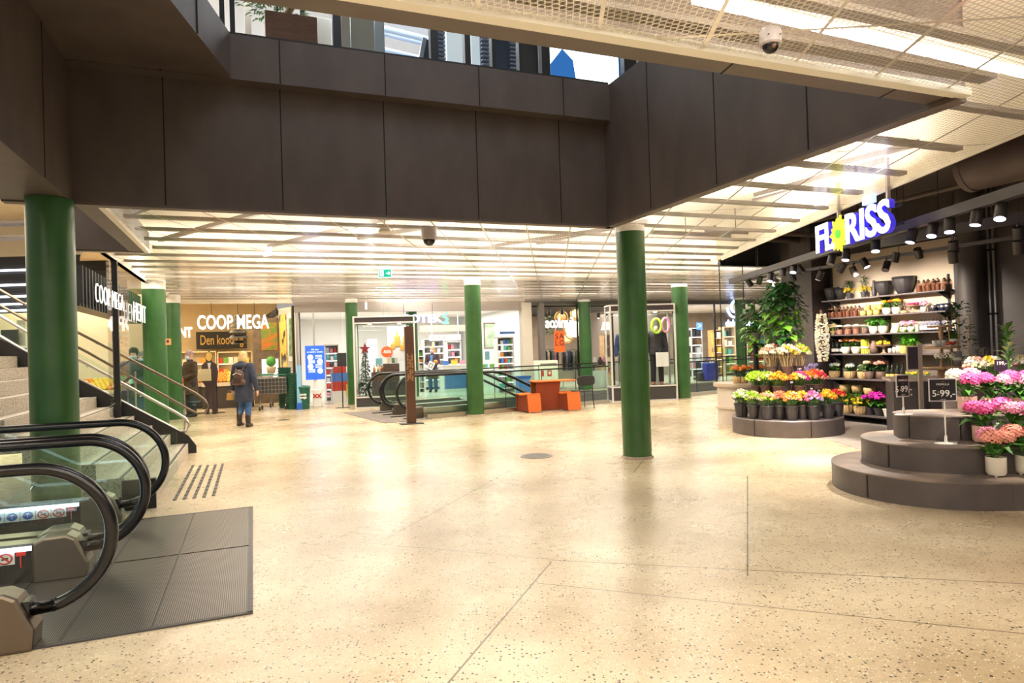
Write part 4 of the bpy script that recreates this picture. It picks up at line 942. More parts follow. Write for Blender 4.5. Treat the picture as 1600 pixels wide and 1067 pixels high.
# ------------------------------------------------------------------ pharmacy
SHP = mat('shelf_white', (.85, .84, .82), .5)
t = sign_b('pharmacy_sign', 'pale violet and blue glowing pharmacy letters behind the white showcase', 'APOTEK', 616, 691, 492, 505, BF-.12, glow('violet_sign', (.45, .45, 1.0), 2.6), bold=.01, hang=3.2)
ac, w, z0, z1 = rectb(692, 701, 491, 506, BF-.12); t = thing('serpent_sign', 'small green glowing serpent symbol at the end of the pharmacy letters', 'sign', P(ac, BF-.12, z0), RA); GG = glow('green_sign', (.1, .9, .4), 2.6); h = z1-z0
MB().tube([(.08*math.sin(k*.9), 0, .1+h*.8*k/8) for k in range(9)], .03, 6).build('serpent', GG, t); MB().box(0, 0, .04, w, .05, .06).build('bowl', GG, t)
ac, w, z0, z1 = rectb(596, 611, 492.5, 502, BF-.12); t = thing('cross_sign', 'green glowing sign with white cross above the showcase', 'sign', P(ac, BF-.12, z0), RA); h = z1-z0
m = MB(); m.box(0, 0, h/2, w, .08, h); m.build('lightbox', GG, t, bevel=.03); MB().box(0, -.05, h/2, .07, .02, h*.7).box(0, -.05, h/2, .2, .02, .07).build('cross', SIGN, t)
for k in (-1, 1): MB().tube([(w*.3*k, 0, h), (w*.3*k, 0, 3.2-z0)], .006, 5).build('hanger', STEEL, t)
# blue information screen
ac, w, z0, z1 = rectb(478, 508, 540, 593, 21.2); t = thing('information_screen', 'blue standing screen with white circles behind the round green bin', 'screen', P(ac, 21.2, 0), RA+.05)
MB().box(0, 0, (z0+z1)/2, w, .06, z1-z0).build('screen', glow('screen_glow', (.02, .11, .70), .75), t); MB().box(0, .02, .02, .5, .4, .04).box(0, .02, z0/2, .1, .05, z0).build('foot', WHITE, t)
m = MB(); h = z1-z0
for k in range(4):
    x = w*.25*(-1 if k % 2 == 0 else 1); z = z0+h*(.66-k*.135); m.slab([(x+.085*math.cos(2*PI*j/16), -.033, z+.085*math.sin(2*PI*j/16)) for j in range(16)], (0, -.004, 0))
    for q_ in (0, .04, .08): m.box(-x*.75, -.035, z+q_-.03, .2, .004, .018)
m.build('picture_circles', glow('screen_white', (.85, .9, 1), .8), t)
text('lettering', 'Slik kan\nvi hindre smitte', .075, MATS['screen_white'], t, (0, -.036, z0+h*.85), (PI/2, 0, 0), .002)
shelf_unit(509, 531, 538, 600, 23.2, 7, 'pharmacy_shelf', 'white shelf of small goods right of the blue screen', SHP, prod=protos('product_box', .1, .1, .15, [5, 5, 6, 0, 8, 10, 9]), plabel='small packet on the white shelf right of the blue screen', pgroup='packets right of the blue screen', step=.13, lit=LWH)
p = onb(532, 622, 22.0); t = thing('goods_bin', 'red and orange goods bin with blue packets beside the slim green column', 'bin', P(p.dot(A), 22.1, 0), RA)
MB().box(0, 0, .55, .5, .5, .3).build('red_band', PAL[0], t); MB().box(0, 0, .2, .52, .52, .4).build('base', SHP, t); MB().box(0, 0, .84, .5, .5, .28).build('packet_tray', PAL[6], t); MB().box(.0, 0, 1.08, .4, .4, .2).build('upper_tray', PAL[0], t); MB().box(.1, .1, 1.4, .3, .05, .45).build('header_board', DARK, t)
bboard(541, 549, 600, 620, 21.9, 'yellow_sack', 'yellow sack on the floor behind the slim green column', 'sack', PAL[2], .3)
bboard(526, 541, 600, 612, 23.5, 'white_chest', 'low white chest behind the goods bin', 'chest', SHP, .4)
# reception counter gondolas and panels deeper in
shelf_unit(664, 696, 529, 597, 26.4, 7, 'pharmacy_shelf', 'white shelf wall behind the standing pharmacist', SHP, prod=protos('product_box', .12, .1, .16, [5, 4, 7, 8, 1]), plabel='small packet on the shelf wall behind the pharmacist', pgroup='packets behind the pharmacist', step=.17, lit=LWH)
shelf_unit(655, 664, 545, 600, 25.2, 6, 'pharmacy_shelf', 'narrow white shelf left of the pharmacist', SHP, prod=protos('product_box', .12, .1, .16, [5, 4, 1, 3]), plabel='small packet on the narrow shelf left of the pharmacist', pgroup='packets left of the pharmacist', step=.15)
shelf_unit(700, 722, 533, 592, 26.0, 6, 'pharmacy_shelf', 'white shelf with dark packets right of the pharmacist', SHP, prod=protos('product_box', .12, .1, .18, [8, 5, 6, 0, 1, 9]), plabel='packet on the white shelf right of the pharmacist', pgroup='packets right of the pharmacist', step=.16, lit=LWH)
o, w, h = bboard(671, 720, 523, 532, 25.8, 'hanging_sign_board', 'long white hanging board with grey letters above the pharmacist', 'sign', PAPER, .05); 
tx = text('lettering', 'RESEPTER', h*.62, mat('letter_grey', (.35, .33, .32), .5), o, (-w*.2, -.03, h/2), (PI/2, 0, 0), .003); tx.scale.x = .9
for s in (-1, 1): MB().tube([(s*w*.42, 0, h), (s*w*.42, 0, 3.15-o.location.z)], .02, 6).build('hanger', WHITE, o)
bboard(656, 735, 508, 518, 27.5, 'ceiling_beam_panel', 'wide beige panel near the pharmacy ceiling', 'panel', mat('beige_panel', (.55, .46, .38), .6), .1).__class__
p = onb(720, 605, 24.0); t = thing('sales_counter', 'white sales counter with blue band behind the escalator well', 'counter', P(p.dot(A), 24.2, 0), RA)
MB().box(0, 0, .5, 1.4, .6, 1.0).build('body', SHP, t, bevel=.01); MB().box(0, -.31, .45, 1.3, .02, .6).build('blue_band', PAL[6], t); MB().box(0, 0, 1.02, 1.5, .7, .04).build('worktop', WHITE, t)
for k, c in enumerate((6, 2, 9, 1)): prop(MB().box(0, 0, .08, .2, .12, .16), 'product_box', f"{('blue', 'yellow', 'pink', 'orange')[k]} packet lying on the white sales counter", 'product', P(p.dot(A)-.5+k*.33, 24.2, 1.04), RA, PAL[c])
shelf_unit(779, 805, 526, 600, 22.4, 8, 'pharmacy_shelf', 'white shelf of small goods under the bright screen', SHP, prod=protos('product_box', .1, .1, .15, [5, 6, 10, 3, 0, 8, 1]), plabel='small packet on the shelf under the bright screen', pgroup='packets under the bright screen', step=.12, lit=LWH)
o, w, h = bboard(779, 805, 499, 525, 22.45, 'advert_screen', 'bright white advert screen with blue foot above the pharmacy shelf', 'screen', glow('advert_glow', (.95, .97, 1), 2.2), .08); MB().box(0, -.05, .12, w*.9, .02, .1).build('blue_line', PAL[6], o)
o, w, h = bboard(757, 776, 505, 544, 25.5, 'green_picture', 'tall pale green picture on the pharmacy wall', 'picture', noisy('green_print', (.35, .55, .3), (.8, .85, .75), 3, .5), .05, frame=mat('frame_brown', (.2, .1, .06), .5))
o, w, h = bboard(758, 765, 549, 562, 23, 'teal_card', 'teal card on the pharmacy table behind the socketed column', 'card', MATS['card_teal'], .02)
p = onb(765, 605, 23.2); t = thing('display_table', 'white display table with small green packets behind the socketed column', 'table', P(p.dot(A), 23.2, 0), RA); MB().box(0, 0, .9, 1.2, .6, .04).build('table_top', SHP, t)
for x in (-.55, .55):
    for y in (-.25, .25): MB().box(x, y, .44, .05, .05, .88).build('leg', SHP, t)
for k in range(8): prop(MB().box(0, 0, .06, .08, .08, .12), 'product_box', 'small green packet on the white display table', 'product', P(p.dot(A)-.48+k*.13, 23.1+.12*(k % 2), .92), RA, PAL[3 if k % 3 else 10], group='green packets on the display table')
p = onb(814, 604, 20.9); t = thing('blue_waste_bin', 'blue bin on the far side of the well beside the pale pilaster', 'bin', P(p.dot(A), 20.7, 0), RA); MB().box(0, 0, .3, .42, .34, .6).build('body', PAL[6], t, bevel=.03); MB().box(0, 0, .62, .46, .38, .06).build('rim', mat('rim_blue', (.03, .1, .4), .4), t)
# white cabinet with red fire signs
ac, w, z0, z1 = rectb(843, 874, 563, 605, 20.4); t = thing('white_cabinet', 'white cabinet with two small red fire signs behind the orange table', 'cabinet', P(ac, 20.5, 0), RA)
MB().box(0, .15, z1/2, w, .4, z1).build('body', mat('cabinet_cream', (.82, .82, .68), .4), t, bevel=.01); MB().box(-w*.2, -.06, z1/2, w*.56, .02, z1-.1).build('door', MATS['cabinet_cream'], t); MB().box(w*.28, -.06, z1/2, w*.38, .02, z1-.1).build('door', MATS['cabinet_cream'], t)
MB().box(-.22, -.075, z1*.62, .08, .01, .2).build('fire_sign', PAL[0], t); MB().box(.03, -.075, z1*.62, .16, .01, .2).build('fire_sign', PAL[0], t); MB().box(.03, -.082, z1*.63, .08, .004, .09).build('flame_mark', PAPER, t); MB().box(0, -.075, z1-.12, w*.8, .008, .03).build('vent_slot', DARK, t)

# ------------------------------------------------------------------ homeware shop
t = sign_b('shop_sign', 'white mirrored script letters behind the glass left of the round lamps', 'funkos', 852, 897, 496, 513, BF+.15, SIGN, .02, .012, True, hang=3.05)
ac, w, z0, z1 = rectb(866.5, 882.5, 517, 550, BF-.05); t = thing('sale_sign', 'orange hanging sale sign with dark letters on the homeware shop front', 'sign', P(ac, BF-.06, z0), RA); h = z1-z0
MB().box(0, 0, h/2, w, .015, h).build('board', mat('sale_orange', (.85, .12, .01), .5, emit=(.85, .12, .01), es=.25), t); text('lettering', 'SA\nLG', h*.36, mat('sale_text', (.12, .02, .03), .5), t, (0, -.012, h*.58), (PI/2, 0, 0), .003, .004, spacing=1.25, line=.9)
for s in (-1, 1): MB().tube([(s*w*.4, 0, h), (0, 0, h+.5), ], .004, 4).build('string', STEEL, t)
WICK = noisy('rattan', (.45, .26, .09), (.75, .48, .2), 26, .6)
for k, (x, y, r, on_) in enumerate(((897, 514, .42, 1), (901, 490, .25, 1), (877, 496, .26, 0), (889, 515, .2, 1), (886, 528, .22, 1))):
    p = onb(x, y, 22.8+.6*k); t = thing('round_lamp', f"{('large glowing', 'small glowing', 'brown', 'small yellow', 'low yellow')[k]} round rattan lamp in the homeware window", 'lamp', (p.x, p.y, p.z), 0)
    MB().sph((0, 0, 0), r*.8, (1, .7, .95), 16, 10).build('globe', glow('lamp_globe_%d' % k, ((1, .9, .6), (1, .75, .35), (.5, .3, .1), (1, .7, .2), (1, .75, .3))[k], (2.6, 1.5, .2, 1.0, 1.1)[k]), t, smooth=True)
    m = MB()
    for j in range(3): m.tube([(r*math.cos(2*PI*i/24), -.25*r+.15*r*j, r*math.sin(2*PI*i/24)) for i in range(24)], .02, 5, closed=True)
    m.build('rattan_ring', WICK, t); MB().tube([(0, 0, r), (0, 0, 3.08-p.z)], .006, 4).build('cord', BLACK, t)
FAB = [noisy('fabric_'+n, tuple(x*.8 for x in c), tuple(min(1, x*1.25) for x in c), 9, .85) for n, c in (('black', (.02, .02, .025)), ('navy', (.03, .05, .12)), ('grey', (.22, .22, .24)), ('cream', (.7, .6, .45)), ('pink', (.6, .3, .35)), ('olive', (.12, .13, .06)), ('rust', (.4, .12, .05)), ('white', (.75, .73, .7)))]
def garment_mesh(name, m_, l=.75, w=.42):
    m = MB(); pr = []
    sec = [(0, .06, .02), (-.03, w*.42, .05), (-.12, w*.5, .06), (-.3, w*.42, .06), (-l*.75, w*.46, .06), (-l, w*.5, .055)]
    n = 12; vs = []
    for z, a, b in sec: vs += [(a*math.cos(2*PI*j/n), b*math.sin(2*PI*j/n)*(1+.2*math.cos(5*2*PI*j/n)), z) for j in range(n)]
    m.add(vs, [(i*n+j, i*n+(j+1) % n, (i+1)*n+(j+1) % n, (i+1)*n+j) for i in range(len(sec)-1) for j in range(n)])
    for s in (-1, 1): m.tube([(s*w*.4, 0, -.07), (s*w*.55, 0, -.3), (s*w*.56, .01, -.55)], [.06, .055, .045], 8)
    return m.mesh(name, m_, True)
GM = [garment_mesh('garment', f) for f in FAB]
def clothes_rail(x0, x1, y, b, h, label, cols, glabel, ggroup, n):
    ac, w, z0, z1 = rectb(x0, x1, y-30, y, b); t = thing('clothes_rail', label, 'clothes rail', P(ac, b, 0.012), RA)
    MB().tube([(-w/2, 0, h), (w/2, 0, h)], .016, 6).build('rail', STEEL, t)
    for s in (-1, 1): MB().tube([(s*w/2, 0, 0), (s*w/2, 0, h)], .016, 6).bar((s*w/2, -.25, .02), (s*w/2, .25, .02), .03, .03).build('leg', STEEL, t)
    for k in range(n):
        o = bpy.data.objects.new('garment', GM[cols[k % len(cols)]]); C.objects.link(o); x = -w/2+w*(k+.5)/n
        o.location = P(ac, b, h-.02)+A*x; o.rotation_euler = (0, 0, RA+1.25); tag(o, glabel, 'garment', ggroup)
clothes_rail(880, 913, 600, 22.9, 1.45, 'low clothes rail of dark garments behind the black chair', [0, 2, 1, 0, 2, 5], 'garment on the dark rail behind the black chair', 'garments behind the black chair', 9)
clothes_rail(852, 873, 600, 22.6, 1.5, 'clothes rail of dark jackets under the orange sale sign', [0, 3, 0, 2, 4], 'garment on the rail under the sale sign', 'garments under the sale sign', 6)
for k, (x, y, lab) in enumerate(((848, 492, 'first small spot lamp on the homeware ceiling rail'), (858, 490, 'hanging dark spot lamp on the homeware ceiling rail'), (878, 488, 'spot lamp above the brown round lamp'), (947, 490, 'spot lamp above the mannequin showcase'), (935, 493, 'dark spot lamp left of the mannequin showcase'))):
    p = onb(x, y, 22.6); t = thing('spot_lamp', lab, 'lamp', p, 0); MB().lathe([(.06, -.1), (.065, .1)], (0, 0, 0), 10).build('head', BLACK, t); MB().lathe([(.05, -.105), (.05, -.1)], (0, 0, 0), 10).build('bulb', glow('spot_bulb', (1, .85, .6), 8), t); MB().tube([(0, 0, .1), (0, 0, 3.07-p.z)], .012, 5).build('stem', BLACK, t)
def leafy(name, label, cat, loc, r, h, n, m_, pot=None, potm=None, group=None, ln=.12, wd=.05, seed=1, droop=.2):
    t = thing(name, label, cat, loc, 0, group); rr = random.Random(seed); m = MB(); z0 = pot[1] if pot else 0
    for k in range(n):
        a = rr.random()*2*PI; q = rr.random()**.6; z = z0+h*(.1+.9*rr.random()); rad = r*q*math.sin(PI*(.15+.75*(z-z0)/h))
        m.leaf((rad*math.cos(a), rad*math.sin(a), z), (math.cos(a), math.sin(a), rr.uniform(-droop, .7)), (0, 0, 1), ln*rr.uniform(.7, 1.2), wd*rr.uniform(.8, 1.2))
    m.build('foliage', m_, t)
    if pot: MB().lathe([(pot[0]*.75, 0), (pot[0], pot[1]), (pot[0]*.9, pot[1]), (pot[0]*.9, pot[1]-.03), (0, pot[1]-.03)], (0, 0, 0), 18).build('pot', potm, t, smooth=True, auto=.5)
    return t
LEAF = noisy('leaf_green', (.03, .13, .015), (.10, .28, .04), 9, .4); LEAFD = noisy('leaf_dark', (.012, .055, .012), (.035, .11, .025), 9, .4); LEAFL = noisy('leaf_lime', (.16, .42, .03), (.35, .62, .08), 9, .45)
p = onb(857, 527, 22.3); leafy('hanging_plant', 'hanging green plant at the left of the homeware window', 'plant', (p.x, p.y, p.z), .2, .75, 60, LEAF, ln=.22, wd=.1)
shelf_unit(946, 958, 522, 600, 23.6, 4, 'wooden_shelf', 'light wooden shelf of homeware left of the mannequin showcase', noisy('light_wood', (.5, .33, .17), (.6, .42, .24), 7, .6), prod=protos('product_box', .15, .14, .2, [5, 4, 7, 8]), plabel='homeware on the light wooden shelf', pgroup='homeware on the light wooden shelf', step=.2)
for k, (x, y, b_, r, h, mm, lab) in enumerate(((935, 604, 22.2, .34, .62, SHP, 'pale round basket on the homeware floor'), (950, 602, 22.3, .3, .55, WICK, 'brown wicker basket on the homeware floor'))):
    p = onb(x, y, b_); t = thing('floor_basket', lab, 'basket', P(p.dot(A), b_, 0.012), 0); MB().lathe([(r*.85, 0), (r, h*.8), (r*.95, h), (r*.88, h), (r*.85, .1), (0, .1)], (0, 0, 0), 20).build('body', mm, t, smooth=True, auto=.6)
    for s in (-1, 1): MB().tube([(s*r*.95, -.08, h*.9), (s*r*1.1, -.06, h*1.05), (s*r*1.1, .06, h*1.05), (s*r*.95, .08, h*.9)], .015, 5).build('handle', mm, t)
for k, (x, y, lab, mm) in enumerate(((930, 577, 'pale vase on the homeware table', SHP), (944, 575, 'pink vase on the homeware table', PAL[9]), (938, 568, 'dark vase on the homeware table', DARK), (952, 580, 'cream vase on the homeware table', SHW))):
    p = onb(x, 577, 22.9); prop(MB().lathe([(.06, 0), (.1, .1), (.05, .24), (.06, .28)], (0, 0, 0), 12), 'vase', lab, 'vase', P(p.dot(A), 22.9, .86), 0, mm, True)
p = onb(941, 590, 22.9); t = thing('display_table', 'dark display table with vases left of the mannequin showcase', 'table', P(p.dot(A), 22.95, .012), RA); MB().box(0, 0, .82, 1.0, .5, .05).build('table_top', CR, t)
for x in (-.45, .45):
    for y in (-.2, .2): MB().box(x, y, .4, .05, .05, .8).build('leg', CR, t)
for k, (x, y, r, lab) in enumerate(((951, 513, .2, 'white table lamp on the light wooden shelf'),)):
    p = onb(x, y, 23.5); t = thing('table_lamp', lab, 'lamp', P(p.dot(A), 23.7, rectb(946, 958, 522, 600, 23.6)[3]), 0); MB().lathe([(.08, 0), (.03, .03), (.03, .2)], (0, 0, 0), 12).build('foot', DARK, t); MB().lathe([(.22, .18), (.12, .5)], (0, 0, 0), 16).build('shade', glow('shade_glow', (1, .95, .85), 1.4), t)

# ------------------------------------------------------------------ bag and gift shop on the right
shelf_unit(1083, 1100, 512, 600, 23.0, 6, 'bag_rack', 'tall rack of bags right of the end column', SHP, prod=protos('product_box', .22, .2, .26, [8, 7, 9, 8, 5]), plabel='bag on the tall rack right of the end column', pgroup='bags right of the end column', step=.28, lit=LWH)
shelf_unit(1117, 1131, 515, 600, 24.5, 6, 'goods_rack', 'tall wooden rack left of the clear glass corner', WICK, prod=protos('product_box', .2, .2, .24, [8, 7, 0, 2, 5]), plabel='article on the tall wooden rack left of the glass corner', pgroup='articles on the wooden rack', step=.26, lit=LW)
shelf_unit(1134, 1152, 510, 600, 24.8, 5, 'goods_rack', 'wide rack seen through the flower shop glass', SHW, prod=protos('product_box', .2, .2, .26, [8, 7, 10, 5, 3]), plabel='article on the rack seen through the flower shop glass', pgroup='articles seen through the flower shop glass', step=.26, lit=LW)
shelf_unit(1170, 1196, 500, 600, 24.8, 5, 'goods_rack', 'rack with orange articles behind the climbing plant', SHW, prod=protos('product_box', .2, .2, .26, [1, 0, 10, 5, 8]), plabel='article on the rack behind the climbing plant', pgroup='articles behind the climbing plant', step=.26, lit=LW)
o, w, h = bboard(1089, 1097, 504, 515, 22.4, 'blue_arrow_screen', 'small blue screen with arrow in the bag shop', 'screen', glow('arrow_blue', (.1, .3, .8), 1.3), .05); text('lettering', '>', h*1.1, SIGN, o, (0, -.03, h/2), (PI/2, 0, 0), .003)
p = onb(1111, 604, 22.1); t = thing('blue_sack', 'bright blue bag on the bag shop floor', 'bag', P(p.dot(A), 22.1, .012), RA); MB().box(0, 0, .38, .62, .3, .72).build('body', mat('bag_blue', (.04, .05, .6), .5), t, bevel=.05)
for s in (-1, 1): MB().tube([(-.15, s*.1, .72), (-.1, s*.1, .92), (.1, s*.1, .92), (.15, s*.1, .72)], .015, 5).build('handle', MATS['bag_blue'], t)
for k, (x, c, nm) in enumerate(((1098, 8, 'dark'), (1104, 3, 'green'))):
    p = onb(x, 604, 22.3); prop(MB().box(0, 0, .18, .5, .3, .36), 'holdall', f'{nm} holdall on the bag shop floor', 'bag', P(p.dot(A), 22.3, .012), RA, PAL[c], bevel=.06)
# spiral sign and lettering hanging behind the glass
NEON = glow('neon_blue', (.45, .6, 1.0), 4)
p = onb(1149, 481, BF-.1); t = thing('spiral_sign', 'blue glowing spiral sign with script seen through the flower shop glass', 'sign', p, RA)
pts = [(-.42*(k/30)*math.cos(k*.42)*.95, 0, .42*(k/30)*math.sin(k*.42)*1.05) for k in range(4, 31)]; MB().tube(pts, .05, 6).build('spiral', NEON, t)
tx = text('lettering', 'dekohjart', .36, NEON, t, (.18, 0, -.62), (PI/2, 0, 0), .02, .006); MB().tube([(0, 0, .45), (0, 0, 3.25-p.z)], .006, 4).build('cord', BLACK, t)
for k, (x, y, c, lab, cl) in enumerate(((1186, 511, 10, 'teal banner high behind the climbing plant', 'teal'), (1187, 533, 10, 'lower teal notice behind the climbing plant', 'teal'), (1238, 516, 0, 'red-edged poster right of the climbing plant', 'red'), (1272, 511, 1, 'orange notice beside the dark shop pillar', 'orange'))):
    p = onb(x, y, 21.4); m = MB(); m.box(0, 0, 0, .55, .02, .5); o = m.build('notice', PAPER); o.location = p; o.rotation_euler = (0, 0, RA); tag(o, lab, 'notice'); MB().box(0, -.012, .05, .45, .012, .3).build('print', PAL[c], o)
p = onb(1256, 600, 20.9); t = thing('blue_pylon', 'tall blue-grey board standing behind the flower shop glass', 'pylon', P(p.dot(A), 20.9, 0), RA); zz = onb(1256, 503, 20.9).z; MB().box(0, 0, zz/2, .62, .16, zz).build('board', mat('pylon_blue', (.10, .16, .30), .35), t); MB().box(0, 0, .02, .8, .4, .04).build('foot', DARK, t)
o, w, h = bboard(1232, 1252, 545, 580, 21.9, 'blue_counter', 'blue counter seen through the flower shop glass', 'counter', mat('counter_blue', (.06, .14, .35), .4), .5)
t = sign_b('shop_sign', 'pale lettering high behind the flower shop glass beside the dark pillar', 'XOS', 1258, 1271, 482, 492, BF-.1, PAPER, .02, .004, hang=3.2)
prop(MB().box(0, 0, 0, .6, .05, .25), 'green_light_sign', 'lime green lit sign above the pale letters behind the flower shop glass', 'sign', onb(1261, 477, BF-.2), RA, glow('lime_sign', (.5, .9, .15), 1.6), bevel=.03)

# ------------------------------------------------------------------ upper floor behind the parapet
bU = V1b+.16
def upm(px0, px1, b=bU, z0=5.05, z1=7.2, d=.1, name='m'):
    p, q = onb(px0, 60, b), onb(px1, 60, b); a = (p.dot(A)+q.dot(A))/2; c = P(a, b); return c, q.dot(A)-p.dot(A)
m = MB()
for x0, x1 in ((344, 352), (360, 368), (520, 532.5), (671, 683), (724, 733), (766, 772), (808, 812), (843, 856), (971, 990)):
    c, w = upm(x0, x1); m.box(c.x, c.y, 5.9, w, .1, 2.7, RA)
for x0, x1 in ((470, 477), (572, 577)): c, w = upm(x0, x1, 10.7); m.box(c.x, c.y, 5.9, w, .1, 2.7, RA)
struct(m.build('window_21', BLACK))
m = MB(); m.wall(P(V0a-.2, V1b+.02), P(V1a, V1b+.02), 5.09, 5.12, .34); struct(m.build('trim_5', BLACK))
o_ = [(368, 520), (532.5, 671), (683, 724), (733, 766), (772, 808), (812, 843), (856, 971)]
for k, (x0, x1) in enumerate(o_):
    c, w = upm(x0, x1); m = MB(); m.box(c.x, c.y, 5.9, w-.01, .012, 2.6, RA); struct(m.build(f'window_{22+k}', GLD))
def upbox(x0, x1, y0, y1, b, name, label, cat, m_, d=.4, zb=4.42, bevel=.01):
    ac, w, z0, z1 = rectb(x0, x1, y0, y1, b); t = MB().box(0, d/2, (z1-zb)/2, w, d, z1-zb).build(name, m_, bevel=bevel); t.location = P(ac, b, zb); t.rotation_euler = (0, 0, RA); return tag(t, label, cat)
o = upbox(415, 497, 21, 75, 9.3, 'planter_box', 'large brown wooden planter box on the upper floor', 'planter', noisy('planter_brown', (.20, .095, .055), (.26, .13, .08), 6, .5, stretch=(1, 1, 4)), .7)
MB().box(0, .35, o.dimensions.z+.0 if False else (rectb(415, 497, 21, 75, 9.3)[3]-4.42)-.005, rectb(415, 497, 21, 75, 9.3)[1]-.08, .6, .03).build('soil', mat('soil', (.04, .025, .015), .9), o)
zt_ = rectb(415, 497, 21, 75, 9.3)[3]
t = leafy('olive_tree', 'small-leaved green tree growing from the brown planter upstairs', 'tree', P(o.location.dot(A)-.2, 9.65, zt_), .55, 1.1, 900, LEAF, ln=.12, wd=.035, droop=.4); MB().tube([(.1, 0, 0), (.3, 0, .3), (.45, .05, 1.2)], [.05, .045, .03], 8).build('trunk', noisy('trunk_bark', (.35, .2, .08), (.5, .32, .15), 12, .8), t)
upbox(383, 394, -20, 75, 10.2, 'pale_post', 'pale upright post left of the brown planter upstairs', 'post', mat('post_pale', (.6, .53, .45), .6), .2)
upbox(497, 519, 28, 75, 9.9, 'white_locker', 'white locker behind the brown planter upstairs', 'locker', WHITE, .5)
upbox(534, 548, 25, 75, 9.2, 'white_screen', 'narrow pale screen right of the thick black mullion upstairs', 'screen', mat('screen_pale', (.7, .72, .68), .5), .1)
upbox(549, 586, 24, 82, 9.3, 'white_cabinet', 'wide pale cabinet behind the upstairs glass', 'cabinet', mat('cab_pale', (.66, .7, .66), .5), .3)
upbox(586, 602, 30, 82, 9.5, 'white_partition', 'bluish white partition beside the pale cabinet upstairs', 'partition', mat('part_blue', (.72, .82, .95), .5), .1)
# escalator truss, air handling pipes and dark slatted screens upstairs
p, q = onb(628, 92, 9.4), onb(662, 35, 9.4); t = thing('upper_escalator', 'slanted dark escalator side with steel edge behind the upstairs glass', 'escalator', P(p.dot(A), 9.4, 5.0), RA); d_ = q-p
MB().slab([(0, 0, -.6), (.30, 0, -.6), (d_.dot(A)+.12, 0, d_.z+.1), (d_.dot(A)+.12, 0, d_.z+.6), (d_.dot(A)+.02, 0, d_.z+.6)], (0, .2, 0)).build('truss', mat('truss_blue', (.05, .07, .12), .4), t); MB().bar((-.04, -.02, -.5), (d_.dot(A), -.02, d_.z+.6), .05, .06).build('edge_rail', STEEL, t)
t = thing('air_duct', 'pale ducts crossing the upstairs ceiling behind the glass', 'duct', onb(620, 48, 10.5), RA)
for k, (y, z) in enumerate(((0, 0), (.3, .08), (.6, -.06))): MB().tube([(-.2, y, z), (1.0, y, z-.12)], .05, 10).build('pipe', mat('pipe_blue', (.45, .55, .75), .35), t, smooth=True)
SL = mat('slat_blue', (.05, .10, .2), .4)
for k, (x0, x1, lab, mm) in enumerate(((684, 696, 'dark blue slatted screen right of the second black mullion upstairs', 0), (753, 766, 'dark slatted screen beside the pale window upstairs', 0), (773, 797, 'deep blue panel left of the ladder-like slats upstairs', 1), (797, 808, 'blue slatted strip left of the black bay upstairs', 0), (813, 843, 'black bay left of the bright upstairs screen', 2))):
    ac, w, z0, z1 = rectb(x0, x1, 20, 100, 8.9); t = thing('slatted_screen', lab, 'screen', P(ac, 8.9, 4.42), RA); MB().box(0, .06, 1.4, w, .04, 2.8).build('panel', (SL, mat('panel_deep_blue', (.01, .05, .13), .3), BLACK)[mm], t)
    if mm == 0:
        m = MB()
        for j in range(36): m.box(0, 0, .5+j*.06, w, .05, .022)
        m.build('slat', mat('slat_pale', (.4, .5, .65), .4), t)
for k, (x0, x1) in enumerate(((698, 724), (736, 753))):  # light put into the blind material, since little falls on its front
    ac, w, z0, z1 = rectb(x0, x1, 20, 100, 9.6); t = MB().box(0, 0, 1.4, w, .05, 2.8).build('window_blind', glow('blind_self_glow', (.62, .70, .72), .75), None); t.location = P(ac, 9.6, 4.42); t.rotation_euler = (0, 0, RA); tag(t, ('pale streaked blind left of the second steel mullion upstairs', 'pale striped blind beside the dark slats upstairs')[k], 'blind')
ac, w, z0, z1 = rectb(858, 973, 40, 128, 8.7); t = thing('advert_screen', 'very bright white and blue advert screen on the upper floor', 'screen', P(ac, 8.75, 4.42), RA); h = z1-4.42+.6
MB().box(0, .05, h/2, w+.06, .06, h).build('housing', mat('housing_blue', (.02, .12, .35), .3), t); MB().box(.0, .01, h/2+.3, w-.08, .03, h-.75).build('screen', glow('screen_bright', (.80, .90, 1.0), 4.5), t)
MB().slab([(-w*.46, -.012, .62), (-w*.12, -.012, .62), (-w*.12, -.012, 1.1), (-w*.16, -.012, 1.45), (-w*.3, -.012, 1.6), (-w*.46, -.012, 1.35)], (0, .01, 0)).build('dark_figure', mat('figure_blue', (.02, .12, .4), .4, emit=(.02, .25, .8), es=.5), t)
# ------------------------------------------------------------------ flower shop: shell, tracks, sign
def proj(p):
    v = Vector(p)-EYE; dz = v.dot(fw); return CX+F*v.dot(RT)/dz, CY-F*v.dot(UP)/dz
def onx(px, py, X): d = ray(px, py); return EYE+d*(X/d.x)
def oncirc(px, c, r, z=0):          # front point of a circle that the photo shows at this column
    best = None
    for k in range(181):
        t = PI+PI*k/180; p = Vector((c[0]+r*math.cos(t), c[1]+r*math.sin(t), z)); e = abs(proj(p)[0]-px)
        if best is None or e < best[0]: best = (e, p)
    return best[1]
SHD = noisy('shop_dark_wall', (.045, .036, .033), (.06, .05, .046), 2.5, .6)
AW = 10.86      # wall behind the shelves
m = MB(); m.wall(P(AW+.08, -6), P(AW+.08, 11.3), 0, 4.3, .16); struct(m.build('wall_flower_shop', SHD))
m = MB(); m.prism([(XR+.15, -7, 0), P(AW, -6), P(AW, 11.25), P(8.9, 11.25), (XR+.15, 13.7)], 3.95, 4.05); struct(m.build('ceiling_flower_shop', noisy('shop_dark_ceiling', (.05, .04, .035), (.085, .068, .058), 1.5, .8)))
